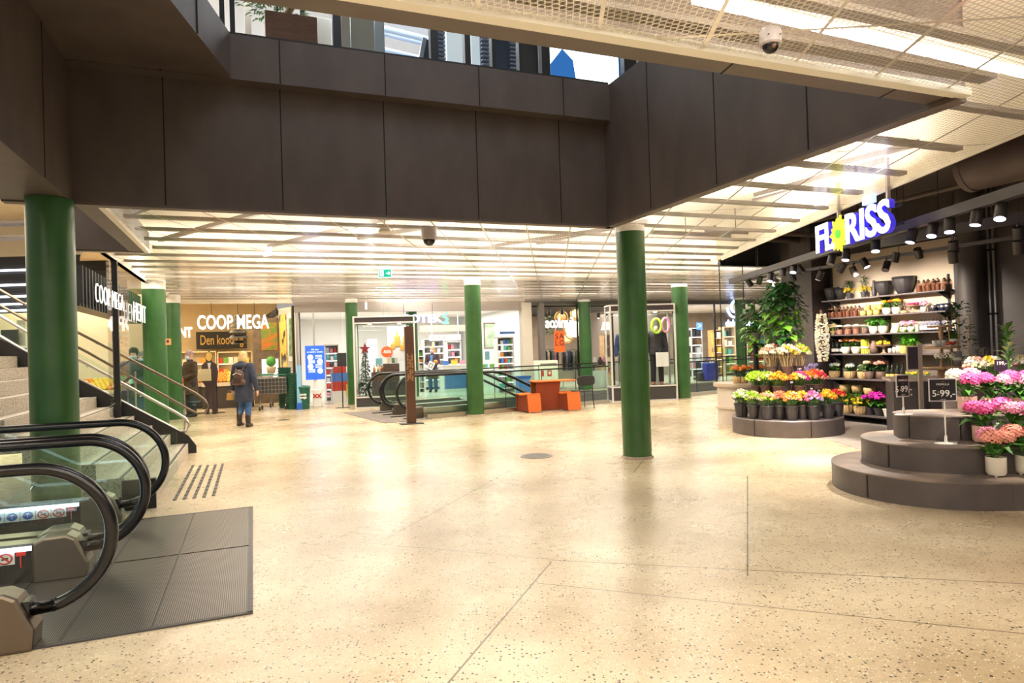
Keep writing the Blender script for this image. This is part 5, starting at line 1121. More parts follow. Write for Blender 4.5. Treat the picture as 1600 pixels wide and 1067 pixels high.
c = (P(10.38, 9.98)+P(AW, 10.55))/2; m = MB(); m.box(c.x, c.y, 1.9, .5, .55, 3.8, RA); struct(m.build('wall_flower_pillar', noisy('pillar_dark', (.055, .042, .042), (.07, .055, .053), 3, .5)))
q = P(10.6, 7.04); m = MB(); m.lathe([(.17, 0), (.17, 3.9)], (q.x, q.y, 0), 32); struct(m.build('wall_round_pillar', SHD, smooth=True, auto=.6))
# shop floor in grey planks
m = MB(); m.prism([(4.78, -3, 0), P(AW, -6), P(AW, 11.2), (4.95, 13.9, 0)], .0, .004); struct(m.build('floor_flower_shop', noisy('plank_grey', (.26, .22, .19), (.46, .40, .36), 3, .35, stretch=(.6, 4, 1), detail=6)))
# glass partition along the passage
GP0 = Vector((4.45, 14.0, 0)); gl = 7.3
t = thing('glass_partition', 'clear frameless glass partition on the far side of the flower shop', 'partition', GP0, RA)
for k in range(5):
    a, b = [0, .62, 1.75, 2.88, 3.2, gl][k:k+2] if k < 5 else (0, 0)
    MB().box((a+b)/2, 0, 1.64, b-a-.008, .014, 3.2).build('glass_pane', GLD, t)
MB().box(gl/2, 0, .02, gl, .05, .04).build('bottom_channel', BLACK, t); MB().box(gl/2, 0, 3.25, gl, .09, .08).build('top_channel', BLACK, t)
for x in (0, .62, 1.75, 2.88): MB().box(x, 0, 1.63, .012, .02, 3.2).build('edge_strip', BLACK, t)
m = MB(); m.wall(GP0+A*0, GP0+A*gl, 3.29, 4.05, .06); struct(m.build('wall_partition_header', MATS['bulkhead_dark']))
# ducts and pipes under the dark ceiling
DUCT = noisy('duct_brown', (.10, .075, .065), (.14, .11, .095), 2, .55)
p, q = P(8.15, 5.35, 3.62), P(8.15, -3, 3.62); t = thing('ventilation_duct', 'large dark round ventilation duct under the flower shop ceiling', 'duct', p, 0); d = q-p
MB().tube([(0, 0, 0), d], .3, 28).build('duct_body', DUCT, t, smooth=True, auto=.6); MB().tube([d.normalized()*-.02, d.normalized()*.05], .31, 28).build('end_flange', DUCT, t, smooth=True, auto=.6)
for k, (pa, pb, r, lab) in enumerate(((P(7.4, 9.4, 3.55), P(10.6, 9.4, 3.55), .05, 'dark pipe crossing above the glass partition'), (P(6.9, 10.3, 3.62), P(10.6, 10.3, 3.62), .07, 'thicker dark pipe near the glass partition'), (P(9.4, 10.8, 3.7), P(9.4, -3, 3.7), .035, 'long thin dark pipe running towards the shelf wall'), (P(7.2, 8.0, 3.75), P(7.2, -3, 3.75), .03, 'thin dark pipe along the flower shop ceiling edge'))):
    t = thing('ceiling_pipe', lab, 'pipe', pa, 0); MB().tube([(0, 0, 0), pb-pa], r, 12).build('pipe', DUCT, t, smooth=True)
    for f in (.2, .6): MB().tube([(pb-pa)*f, (pb-pa)*f+Vector((0, 0, 3.96-pa.z))], .008, 5).build('hanger', BLACK, t)
for k, x in enumerate((1546, 1554)):
    p = ona(x, 450, AW-.05); t = thing('conduit_pipe', ('pale vertical conduit beside the round dark pillar', 'second pale conduit, farther from the round dark pillar')[k], 'pipe', (p.x, p.y, 0), 0)
    MB().tube([(0, 0, 0), (0, 0, 3.9)], .018, 8).build('pipe', mat('conduit', (.45, .42, .42), .35, .4), t, smooth=True)
    for z in (.9, 1.9, 2.9): MB().box(0, 0, z, .06, .06, .03).build('clip', BLACK, t)
# lighting tracks
T0 = fl(1142, 440, 2.8); ATR = T0.dot(A)
TRK = mat('track_dark', (.04, .035, .038), .45)
def track(p, q, label, w, h, hang):
    t = thing('lighting_track', label, 'lighting track', p, 0); d = q-p; MB().bar((0, 0, 0), d, w, h).build('rail', TRK, t)
    for f in hang: MB().tube([d*f, d*f+Vector((0, 0, 3.96-p.z-d.z*f))], .005, 4).build('hanger', BLACK, t)
    return t
pe = onx(1640, 281, 4.47); track(T0, Vector((4.47, 3.5, pe.z)), 'long dark lighting track along the shop front under the big sign', .09, .10, (.15, .35, .6, .85))
b_end = ona(1640, 364, ATR); track(T0+A*.06, P(ATR, b_end.dot(B)-1, 2.8), 'thin dark lighting track before the shelf wall', .045, .05, (.1, .3, .55, .8))
pm_ = ona(1368, 388, 7.9); track(P(7.9, pm_.dot(B), 2.86), P(7.9, .5, 2.86), 'dark lighting track between the two others', .07, .12, (.15, .5, .8))
def spotlight(p, tz, aim, lit, label):
    t = thing('track_spotlight', label, 'spotlight', p, 0); d = (Vector(aim)-Vector(p)).normalized()
    m = MB(); m.tube([-d*.075, d*.075], .052, 16); m.build('head', mat('spot_housing', (.03, .026, .028), .4), t, smooth=True, auto=.6)
    MB().tube([d*.073, d*.077], .044, 16).build('lens', glow('lens_lit', (.74, .68, 1.0), 9) if lit else mat('lens_dark', (.2, .18, .2), .2), t)
    MB().tube([(0, 0, .0), (0, 0, max(.05, tz-p.z))], .01, 6).build('bracket', BLACK, t); return t
UPT = [(1204, 433, 1), (1223, 424, 0), (1240, 419, 1), (1299, 405, 0), (1322, 398, 1), (1368, 384, 1), (1424.5, 369, 1), (1457, 359, 1), (1483.5, 352, 1), (1525.5, 340, 1), (1563.6, 331, 1)]
for k, (x, y, l) in enumerate(UPT):
    p = onx(x, y, 4.47); spotlight(p, pe.z, p+Vector((-.28+.1*math.sin(k*1.7), -.18+.12*math.sin(k*2.3), -1)), l, f"black {'lit' if l else 'unlit'} spotlight, {ORD[k]} from the glass partition on the track under the big sign")
BKT = [(1171, 442, 0), (1187, 438, 0), (1211, 441, 0), (1239, 434, 0), (1251, 421, 0), (1281, 431, 0), (1315.6, 419, 0), (1334, 424, 0), (1351, 411, 1), (1385, 416, 0), (1399.6, 402, 0), (1435, 395.5, 0)]
for k, (x, y, l) in enumerate(BKT):
    p = ona(x, y, ATR); spotlight(p, 2.8, p+Vector((.6*math.cos(k*1.7), .5*math.sin(k*1.3), -1)), l, f"black spotlight, {ORD[k]} from the glass partition on the thin track before the shelf wall")
for k, (x, y, l) in enumerate(((1490, 386, 1), (1489, 401, 0), (1591, 365, 1), (1591, 386, 0))):
    p = ona(x, y, 7.9); spotlight(p, 2.86, p+Vector((.3, .3, -1)), l, ('lit spotlight above the top right end of the shelves', 'unlit spotlight under the lit one at the shelves', 'lit bluish spotlight nearest the camera on the middle track', 'unlit spotlight under the bluish one')[k])
# light of the lit spots
for (x, y, z), tgt, pw, an in (((4.62, 12.0, 2.66), (4.6, 11.2, .7), 420, 60), ((4.62, 9.6, 2.66), (4.8, 11.2, .7), 420, 55), ((4.62, 10.4, 2.66), (4.25, 9.7, 0), 800, 62), ((4.62, 8.4, 2.66), (5.2, 7.6, .6), 330, 55), ((4.62, 6.4, 2.66), (5.4, 7.0, .7), 360, 60), ((4.62, 8.6, 2.66), (3.75, 7.9, 0), 520, 60), ((5.4, 5.8, 2.7), (5.2, 6.6, .6), 300, 55)): spot('spotlight_beam', (x, y, z), tgt, pw, an)
for b_ in (9.5, 8.6, 7.7): p = P(8.88, b_, 2.62); spot('spotlight_beam', p, P(10.7, b_, 1.6), 300, 80, (1, .88, .74))
p = P(7.95, 5.0, 2.65); spot('spotlight_beam', p, P(10.8, 5.5, 1.6), 120, 60, (1, .9, .85))
# the big sign
XS = 4.2
t = thing('flower_shop_sign', 'bluish white glowing shop sign with a yellow flower for the letter O', 'sign', (XS, onx(1340, 360, XS).y, 2.75), -PI/2)
def sx_(px, py): p = onx(px, py, XS); return t.location.y-p.y, p.z-2.75
FR = glow('sign_cold_white', (.86, .92, 1), 2.6); BK = glow('sign_violet', (.06, .04, .8), .55)
for s, x0, x1, yb, yt in (('FL', 1281, 1309, 391, 356), ('RISS', 1328, 1397, 374, 336)):
    xa, za = sx_(x0, yb); xb, zb = sx_(x1, yt); zc = (sx_((x0+x1)/2, (yb+yt)/2))[1]
    for nm, mm, dy, bo, ex in (('front_letters', FR, -.055, .010, .006), ('letter_sides', BK, -.018, .012, .03)):
        o = text(nm, s, .50, mm, t, ((xa+xb)/2, dy, .155), (PI/2, 0, 0), ex, bo); o.scale.x = (xb-xa)/(max(v.co.x for v in o.data.vertices)-min(v.co.x for v in o.data.vertices))
xf, zf = sx_(1317, 374); m = MB(); zf = .155
for k in range(14):
    a = 2*PI*k/14; r = .235*(1 if k % 2 else .88); w_ = .045
    m.slab([(xf, -.05, zf), (xf+r*.6*math.cos(a)-w_*math.sin(a), -.06, zf+r*.6*math.sin(a)+w_*math.cos(a)), (xf+r*math.cos(a), -.055, zf+r*math.sin(a)), (xf+r*.6*math.cos(a)+w_*math.sin(a), -.06, zf+r*.6*math.sin(a)-w_*math.cos(a))], (0, .02, 0))
m.build('flower_petals', glow('petal_glow', (.75, .85, .02), 1.1), t); MB().slab([(xf+.055*math.cos(2*PI*k/16), -.07, zf+.055*math.sin(2*PI*k/16)) for k in range(16)], (0, .03, 0)).build('flower_centre', glow('flower_green', (.08, .55, .05), 1), t)
xa, _ = sx_(1281, 390); xb, _ = sx_(1404, 350)
for z_ in (.06, .27): MB().box((xa+xb)/2, .05, z_, xb-xa, .025, .025).build('mounting_rail', mat('sign_rail', (.02, .018, .022), .6), t)
for px_, py_ in ((1308, 330), (1385, 305)):
    x, _ = sx_(px_, py_); MB().box(x, .02, .52, .035, .035, .62).build('hanging_rod', mat('rod_grey', (.42, .37, .35), .4, .5), t)
p = onx(1358, 312, 4.2); t = thing('ceiling_notice', 'small lit bluish notice box under the ceiling edge above the sign', 'notice', p, -PI/2); MB().box(0, 0, 0, .2, .06, .1).build('box', glow('notice_blue', (.5, .65, .9), 1.1), t); MB().tube([(0, 0, .05), (0, 0, 3.25-p.z)], .008, 5).build('rod', STEEL, t)
# ------------------------------------------------------------------ plants: builders
FL = {n: mat('bloom_'+n, c, .6) for n, c in (('pink', (.76, .09, .31)), ('palepink', (.8, .30, .46)), ('rose', (.62, .06, .2)), ('salmon', (.85, .33, .25)), ('yellow', (.88, .62, .03)), ('orange', (.85, .28, .02)), ('white', (.85, .83, .72)), ('cream', (.85, .72, .42)), ('lime', (.38, .66, .02)), ('red', (.7, .02, .03)), ('violet', (.50, .38, .72)), ('magenta', (.65, .02, .42)), ('blue', (.55, .66, .85)), ('rust', (.7, .2, .03)))}
LV = [LEAF, LEAFD, LEAFL]
def floret(m, c, n_, r, k=5, cup=.3):
    n_ = Vector(n_).normalized(); x = n_.orthogonal().normalized(); y = n_.cross(x); c = Vector(c); vs = [c]; fs = []
    for i in range(k):
        a = 2*PI*i/k; b = a+PI/k*.95; a2 = a-PI/k*.95
        vs += [c+(x*math.cos(a2)+y*math.sin(a2))*r*.55+n_*r*cup*.5, c+(x*math.cos(a)+y*math.sin(a))*r+n_*r*cup, c+(x*math.cos(b)+y*math.sin(b))*r*.55+n_*r*cup*.5]; j = len(vs)-3; fs += [(0, j, j+1, j+2)]
    m.add(vs, fs)
def head(rr, c, r, nf, fr, squash=.8, m=None, k=4):
    m = m or MB(); c = Vector(c)
    for i in range(nf):
        z = 1-1.5*(i+.5)/nf; a = i*2.39996; q = math.sqrt(max(0, 1-z*z)); n_ = Vector((q*math.cos(a), q*math.sin(a), z))
        floret(m, c+Vector((n_.x*r, n_.y*r, n_.z*r*squash)), n_+Vector((rr.uniform(-.3, .3), rr.uniform(-.3, .3), rr.uniform(-.2, .3))), fr*rr.uniform(.85, 1.2), k, .25)
    return m
def pot_part(t, style, r, h, m_, feet=False):
    m = MB()
    if style == 'basket': m.lathe([(r*.72, 0), (r*.95, h*.3), (r, h*.8), (r*.95, h), (r*.85, h), (r*.85, h*.85), (0, h*.85)], (0, 0, 0), 26, 1, 1, .05, 13)
    elif style == 'round': m.lathe([(r*.6, 0), (r*.9, h*.3), (r, h*.65), (r*.92, h), (r*.84, h), (r*.84, h*.88), (0, h*.88)], (0, 0, 0), 24)
    elif style == 'straight': m.lathe([(r*.82, 0), (r*.97, h*.14), (r, h), (r*.92, h), (r*.92, h*.9), (0, h*.9)], (0, 0, 0), 28)
    else: m.lathe([(r*.72, 0), (r, h*.88), (r*1.06, h*.9), (r*1.06, h), (r*.92, h), (r*.92, h*.9), (0, h*.9)], (0, 0, 0), 24)
    m.build('pot', m_, t, smooth=True, auto=.6)
    if feet:
        for k in range(3): MB().lathe([(.012, -.014), (.016, .01)], (r*.6*math.cos(2.1*k+.5), r*.6*math.sin(2.1*k+.5), 0), 8).build('foot', m_, t)
def potted(name, label, loc, pot, leaves, blooms, seed, cat='plant', group=None, lift=0):
    """pot (style, r, h, mat), leaves (n, r, h, length, width, mat), blooms list of (count, head radius, florets, floret r, mat, spread r, z, jitter z)"""
    loc = Vector(loc); t = thing(name, label, cat, loc+Vector((0, 0, lift)), seed*1.3, group); rr = random.Random(seed); h0 = pot[2]*.9
    pot_part(t, pot[0], pot[1], pot[2], pot[3], lift > 0)
    n, r, h, ln, wd, lm = leaves; m = MB()
    for k in range(n):
        a = rr.random()*2*PI; z = h0+h*rr.random()**.8; q = r*(.25+.75*rr.random())*(.6+.4*math.sin(PI*(z-h0)/h)); q0 = q*.25
        m.leaf((q0*math.cos(a), q0*math.sin(a), z-h*.1), (math.cos(a)*q, math.sin(a)*q, rr.uniform(-.1, .6)*r), (0, 0, 1), max(ln*.6, q+ln*.3), wd*rr.uniform(.7, 1.2), .4)
    for k in range(5): a = k*1.26; m.tube([(0, 0, h0-.02), (r*.4*math.cos(a), r*.4*math.sin(a), h0+h*.8)], .004, 4)
    m.build('leaves', lm, t)
    for cnt, hr, nf, fr, fm, sp, z, jz in blooms:
        if hr > .055:
            for k in range(cnt):
                a = k*2*PI/max(cnt, 1)+rr.random(); q = sp*(.75+.25*rr.random()) if cnt > 1 else sp*.3
                head(rr, (q*math.cos(a), q*math.sin(a), h0+z+rr.uniform(-jz, jz)), hr*rr.uniform(.9, 1.1), nf, fr).build('flower_head', fm if not isinstance(fm, list) else fm[k % len(fm)], t)
        else:
            m = MB(); ms = fm if isinstance(fm, list) else [fm]
            for k in range(cnt):
                a = rr.random()*2*PI; q = sp*math.sqrt(rr.random()); m.m = k % len(ms); c = (q*math.cos(a), q*math.sin(a), h0+z+rr.uniform(-jz, jz)+(.4*(sp-q)))
                head(rr, c, hr, nf, fr, .7, m)
            m.build('flowers', ms, t)
    return t
TERR = mat('pot_blush', (.75, .48, .40), .5); POTW = mat('pot_cream', (.80, .74, .62), .4); POTD = mat('pot_dark', (.045, .04, .045), .45); POTB = noisy('pot_brown', (.14, .085, .065), (.2, .12, .09), 10, .6); BASK = noisy('basket_weave', (.35, .2, .08), (.75, .55, .28), 12, .7, stretch=(6, 6, .6)); POTY = noisy('pot_yellow', (.7, .45, .1), (.78, .55, .18), 20, .6)
CELL = glass('cellophane', (.93, .94, .96), 1.5, .12)
# ------------------------------------------------------------------ low round stand with buckets of bouquets
SC = Vector((4.74, 11.5, 0)); STD = noisy('stand_grey', (.10, .082, .082), (.135, .11, .108), 5, .5)
t = thing('flower_stand', 'low round dark stand carrying buckets of bouquets', 'stand', SC, 0)
MB().lathe([(.89, .0), (.9, .02), (.9, .265), (.885, .28), (0, .28)], (0, 0, 0), 64).build('base_drum', STD, t, smooth=True, auto=.5)
for a in (-2.55, -1.55, -.6): MB().box(.9*math.cos(a), .9*math.sin(a), .14, .01, .012, .27, a).build('panel_joint', BLACK, t)
MB().lathe([(.52, .28), (.52, .62), (0, .62)], (0, 0, 0), 48).build('middle_tier', STD, t, smooth=True, auto=.5)
MB().lathe([(.31, .62), (.31, .98), (0, .98)], (0, 0, 0), 40).build('upper_tier', STD, t, smooth=True, auto=.5)
MB().lathe([(.09, .98), (.09, 1.46), (.14, 1.48), (0, 1.48)], (0, 0, 0), 24).build('centre_post', STD, t, smooth=True, auto=.5)
BUCK = mat('bucket_dark', (.05, .045, .05), .35); BUCKB = mat('bucket_brown', (.12, .06, .05), .4)
rr = random.Random(5)
def bucket(p, r, h, m_, label, group=None):
    t = thing('flower_bucket', label, 'bucket', p, 0, group); MB().lathe([(r*.72, 0), (r*.97, h*.9), (r*1.04, h*.91), (r*1.04, h), (r*.94, h), (r*.72, h*.3), (0, h*.3)], (0, 0, 0), 28).build('body', m_, t, smooth=True, auto=.6); MB().lathe([(r*1.045, h*.93), (r*1.06, h*.96), (r*1.045, h*.99)], (0, 0, 0), 28).build('rim', m_, t, smooth=True); return t
def bouquet(p, r, h, cols, label, seed, nh=16, hr=.035, stem='leaf_green', flare=1.25, wrap=True, group=None):
    t = thing('wrapped_bouquet', label, 'bouquet', p, 0, group); rr = random.Random(seed); m = MB()
    ms = [FL[c] for c in cols]
    nh = int(nh*1.5)
    for k in range(nh):
        a = k*2.4; q = r*flare*math.sqrt((k+.5)/nh)*1.0; m.m = k % len(ms); head(rr, (q*math.cos(a), q*math.sin(a), h*(.80+.34*(1-(q/(r*flare))**2))+rr.uniform(-.015, .02)), hr*rr.uniform(.8, 1.2), 12, hr*.62, .75, m, 5)
    m.build('flowers', ms, t)
    m = MB()
    for k in range(26):
        a = k*2.4; q = r*flare*math.sqrt((k+.5)/26)*.9; m.tube([(q*.45*math.cos(a), q*.45*math.sin(a), h*.18), (q*math.cos(a), q*math.sin(a), h*.93)], .004, 4)
        m.leaf((q*.8*math.cos(a), q*.8*math.sin(a), h*.6), (math.cos(a), math.sin(a), .9), (0, 0, 1), .09, .03)
    m.build('stems', MATS[stem], t)
    if wrap:
        m = MB(); n = 22; lo = [(r*.62*math.cos(2*PI*j/n), r*.62*math.sin(2*PI*j/n), h*.16) for j in range(n)]; hi = [(r*flare*(1.02+.07*math.cos(5*2*PI*j/n))*math.cos(2*PI*j/n), r*flare*(1.02+.07*math.cos(5*2*PI*j/n))*math.sin(2*PI*j/n), h*(1.02+.06*math.sin(3*2*PI*j/n))) for j in range(n)]
        m.add(lo+hi, [(j, (j+1) % n, n+(j+1) % n, n+j) for j in range(n)]); m.build('wrap', CELL, t)
    return t
R1 = [(1152, .80, ('lime', 'white'), 'greenish white'), (1161, .76, ('lime', 'white'), 'pale green'), (1178, .76, ('lime', 'lime', 'cream'), 'lime green'), (1200, .76, ('salmon', 'cream', 'lime'), 'mixed salmon and cream'), (1219, .63, ('salmon', 'rust'), 'rust and salmon'), (1238, .76, ('yellow', 'orange', 'salmon'), 'yellow and orange'), (1254, .63, ('yellow', 'rust'), 'yellow and rust'), (1272, .76, ('palepink', 'pink', 'violet'), 'pink'), (1294, .76, ('yellow', 'yellow', 'orange'), 'bright yellow'), (1309, .80, ('red', 'red', 'orange'), 'red')]
for k, (x, r, cols, nm) in enumerate(R1):
    p = oncirc(x, SC, r, .28); p.z = .2805; bucket(p, .105, .235, BUCK, f'dark bucket under the {nm} bouquets, bottom ring of the stand')
    bouquet(p+Vector((0, 0, .07)), .10, .33, cols, f'{nm} bouquets in clear wrap on the bottom ring of the round stand', 30+k, 18, .032)
R2 = [(1179, ('lime', 'lime'), 'lime green pompom', .05), (1198, ('lime', 'cream'), 'green and cream', .045), (1217, ('yellow', 'yellow', 'orange'), 'golden yellow daisy', .034), (1249, ('yellow', 'orange', 'magenta', 'cream'), 'orange and purple mixed', .036), (1276, ('orange', 'orange', 'yellow'), 'orange tulip', .04), (1300, ('red', 'red', 'salmon'), 'red rose', .04)]
for k, (x, cols, nm, hr) in enumerate(R2):
    p = oncirc(x, SC, .42 if 1190 < x < 1285 else .5, .62); p.z = .6205; bucket(p, .10, .2, BUCKB, f'brown bucket holding the {nm} bouquets on the middle ring of the stand')
    bouquet(p+Vector((0, 0, .06)), .11, .31, cols, f'{nm} bouquets on the middle ring of the round stand', 50+k, 18, hr, flare=1.35)
R3 = [(1206, ('cream', 'white', 'salmon'), 'dusty cream'), (1230, ('white', 'cream', 'white', 'yellow'), 'white and cream'), (1254, ('yellow', 'cream', 'lime'), 'pale yellow')]
for k, (x, cols, nm) in enumerate(R3):
    p = oncirc(x, SC, .22, .98); p.z = .9805; bucket(p, .09, .16, BUCKB, f'brown bucket holding the {nm} bouquets on the top tier of the stand')
    bouquet(p+Vector((0, 0, .04)), .12, .42, cols, f'{nm} dried bouquets fanning out on the top tier of the stand', 70+k, 24, .036, 'basket_weave', 1.6)
p = oncirc(1270, SC+Vector((.25, .5, 0)), .3, .6); p.z = 0.9; t = thing('statice_bouquet', 'pale violet airy bouquet behind the right side of the round stand', 'bouquet', (p.x+.25, p.y+.5, 0), 0); m = MB()
for k in range(40): a = k*2.4; q = .2*math.sqrt(k/40); head(rr, (q*math.cos(a), q*math.sin(a), 1.02+rr.uniform(-.1, .1)), .03, 10, .02, .8, m)
m.build('flowers', FL['violet'], t); m = MB()
for k in range(16): a = k*2.4; q = .2*math.sqrt(k/16); m.tube([(q*.3*math.cos(a), q*.3*math.sin(a), .3), (q*math.cos(a), q*math.sin(a), 1.0)], .004, 4)
m.build('stems', LEAF, t); MB().lathe([(.1, 0), (.13, .6), (.12, .6), (.1, .05), (0, .05)], (0, 0, 0), 20).build('vase', POTD, t, smooth=True, auto=.6)
# climbing plants in grey pots
GPOT = mat('pot_grey', (.20, .19, .2), .5)
def climber(loc, rot, label, r, h, n, seed, hanging=0):
    t = thing('climbing_plant', label, 'plant', loc, rot); rr = random.Random(seed); MB().lathe([(.075, 0), (.105, .17), (.115, .175), (.115, .2), (.1, .2), (.09, .15), (0, .15)], (0, 0, 0), 24).build('pot', GPOT, t, smooth=True, auto=.6)
    MB().tube([(0, 0, .12), (0, 0, h)], .018, 8).build('moss_pole', noisy('moss', (.10, .06, .03), (.16, .11, .05), 30, .9), t)
    ml, md = MB(), MB()
    for k in range(n):
        u = rr.random(); z = .1+h*1.02*u-hanging*rr.random()*.35; a = rr.random()*2*PI; q = r*(.35+.65*math.sin(PI*min(1, .12+.8*u)))*rr.random()**.5
        (ml if (u < .55 and rr.random() < .72) else md).leaf((q*.8*math.cos(a), q*.8*math.sin(a), z), (math.cos(a), math.sin(a), rr.uniform(-1.0, .15)), (0, 0, 1), rr.uniform(.11, .19), rr.uniform(.08, .125), .2, .08)
    ml.build('bright_leaves', noisy('leaf_bright', (.10, .33, .02), (.26, .52, .06), 9, .35), t); md.build('dark_leaves', noisy('leaf_deep', (.012, .075, .012), (.04, .16, .03), 9, .35), t)
    m = MB()
    for k in range(6): a = k*1.05; m.tube([(.02, 0, .15), (.06*math.cos(a), .06*math.sin(a), h*.4), (.1*math.cos(a+.6), .1*math.sin(a+.6), h*.8)], .005, 4)
    m.build('vines', LEAF, t); return t
p = at(1222, 540, 11.5); climber((SC.x, SC.y, 1.4805), 0, 'tall bright green climbing plant on a pole in a grey pot, topping the round stand', .43, 1.0, 560, 4)
p = oncirc(1196, SC+Vector((-.1, .75, 0)), .2, 0); t = thing('plant_pedestal', 'slim dark pedestal behind the round stand', 'pedestal', (p.x, p.y+.35, 0), 0); MB().lathe([(.16, 0), (.16, .02), (.05, .04), (.05, 1.5), (.13, 1.52), (.13, 1.54), (0, 1.54)], (0, 0, 0), 24).build('column_body', BLACK, t, smooth=True, auto=.5)
climber((p.x, p.y+.35, 1.5405), 1, 'darker trailing plant in a grey pot behind the tall climbing plant', .26, .8, 240, 9, 1)
# beige side table with orange kalanchoes in baskets
p = at(1160, 640, 12.9); BE = mat('table_beige', (.55, .45, .36), .5)
t = thing('drum_table', 'beige drum-shaped side table between glass partition and round stand', 'table', (p.x, p.y, 0), 0)
MB().lathe([(.52, .72), (.53, .74), (.53, .79), (0, .79)], (0, 0, 0), 40).build('table_top', BE, t, smooth=True, auto=.5); MB().lathe([(.46, 0), (.46, .72)], (0, 0, 0), 40).build('drum', mat('drum_pale', (.62, .54, .46), .6), t, smooth=True, auto=.5); MB().lathe([(.49, .30), (.49, .34)], (0, 0, 0), 40).build('band', BE, t, smooth=True, auto=.5)
for k, x in enumerate((1152, 1163, 1177, 1190)):
    q = oncirc(x, p, .33 if k < 3 else .4, .79); q.z = .7905
    potted('kalanchoe', f'orange kalanchoe in a wicker basket, {ORD[k]} from the glass edge on the beige table', q, ('basket', .085, .13, BASK), (46, .12, .16, .07, .05, LEAFD), [(16, .03, 14, .016, [FL['orange'], FL['rust']], .12, .16, .02)], 90+k)
t = thing('price_tag', 'small black price tag with white digits among the orange kalanchoes', 'price tag', at(1169, 583, 12.35), -.2); MB().slab([(-.075, 0, -.05), (.075, 0, -.02), (.06, 0, .07), (-.09, 0, .04)], (0, .006, 0)).build('card', BLACK, t); text('lettering', '199,-', .055, PAPER, t, (-.005, -.004, .01), (PI/2, -.2, 0), .002)
for k, (x, y, Y, s) in enumerate(((1249, 577, 11.1, '149'), (1268, 608, 10.95, '99'), (1279, 611, 10.92, '79'), (1237, 598, 11.0, '89'))):
    t = thing('price_tag', ('small price tag below the pale yellow dried bouquets', 'small price tag between orange and red bouquets', 'small tilted price tag beside the red roses', 'small tilted price tag before the mixed bouquets')[k], 'price tag', at(x, y, Y), .1); MB().slab([(-.05, 0, -.03), (.05, 0, -.03), (.05, 0, .04), (-.05, 0, .04)], (0, .005, 0)).build('card', BLACK, t); text('lettering', s, .05, PAPER, t, (0, -.003, .005), (PI/2, 0, 0), .001); MB().tube([(0, .004, -.03), (0, .03, -.14)], .004, 4).build('clip', STEEL, t)
# ------------------------------------------------------------------ stepped platform with hydrangeas
def stadium(c, e, r, n=40):         # round at the shown end, running on to the right
    pts = []
    for k in range(n): 
        a = PI/2+PI*k/(n-1); pts.append((c[0]+r*math.cos(a), c[1]+r*math.sin(a)))
    for k in range(n): 
        a = -PI/2+PI*k/(n-1); pts.append((e[0]+r*math.cos(a), e[1]+r*math.sin(a)))
    return pts
PLT = noisy('platform_grey', (.075, .06, .058), (.10, .082, .078), 4, .45); PTOP = noisy('platform_top', (.12, .095, .085), (.34, .25, .19), 2.2, .5, detail=6, lo=.4, hi=.7)
t = thing('stepped_platform', 'three-tiered dark curved platform carrying hydrangeas at the right edge', 'platform', (4.4, 6.9, 0), 0)
TI = [((-.02, .0), (1.3, -.12), .98, 0, .25), ((.08, .13), (1.3, .02), .71, .25, .5), ((.16, .28), (1.2, .18), .385, .5, .75), ((.95, .75), (1.6, .55), .33, .0, 1.0)]
for k, (c, e, r, z0, z1) in enumerate(TI):
    q = MB(); q.m = 0; q.prism(stadium(c, e, r), z0, z1-.012); o = q.build(('lower_tier', 'middle_tier', 'upper_tier', 'rear_tier')[k], PLT, t, smooth=True, auto=.5)
    MB().prism(stadium(c, e, r+.004), z1-.012, z1).build('top_board', PTOP, o)
    for a in (PI*1.12, PI*1.52): 
        if k < 3: MB().box(c[0]+(r+.002)*math.cos(a), c[1]+(r+.002)*math.sin(a), (z0+z1)/2, .01, .012, z1-z0-.03, a).build('panel_joint', BLACK, o)
q = MB().lathe([(1.07, 0), (1.075, .003), (0, .003)], (4.42, 6.93, 0), 48)
HYD = []
def hydrangea(px, py, z, label, heads, cols, seed, pot=POTW, pr=.085, ph=.17, feet=True, lh=.16, st='straight'):
    p = fl(px, py, z); p.z = z+.001
    return potted('hydrangea', label, p, (st, pr, ph, pot), (34, .2, lh, .12, .085, LEAF), [(heads, .085, 62, .026, [FL[c] for c in cols], .11, lh+.05, .03)], seed, lift=.014 if feet else 0)
hydrangea(1557, 744, .25, 'salmon pink hydrangea in a cream footed pot, front of the platform', 3, ('salmon', 'palepink', 'salmon'), 101)
hydrangea(1603, 741, .25, 'rose pink hydrangea in a cream pot cut off by the right edge, lowest step', 3, ('pink', 'salmon', 'rose'), 102)
hydrangea(1537, 692, .5, 'bright pink hydrangea with three big heads in a blush pot on the middle step', 3, ('pink', 'pink', 'palepink'), 103, TERR, .095, .16)
hydrangea(1582, 694, .5, 'pale pink hydrangea with broad leaves in a terracotta pot on the middle step', 3, ('palepink', 'pink', 'pink'), 104, TERR, .095, .15)
hydrangea(1622, 696, .5, 'pink hydrangea at the right end of the middle step', 2, ('palepink', 'salmon'), 105, TERR, .095, .15)
hydrangea(1512, 644, .75, 'pink and white hydrangea in a blush pot, left on the upper step', 3, ('palepink', 'white', 'pink'), 106, TERR, .09, .16)
hydrangea(1553, 643, .75, 'deep rose hydrangea in a terracotta pot in the middle of the upper step', 3, ('rose', 'pink', 'palepink'), 107, TERR, .1, .14)
hydrangea(1596, 643, .75, 'mixed pink hydrangea in a terracotta pot at the right of the upper step', 3, ('pink', 'palepink', 'pink'), 108, TERR, .1, .14)
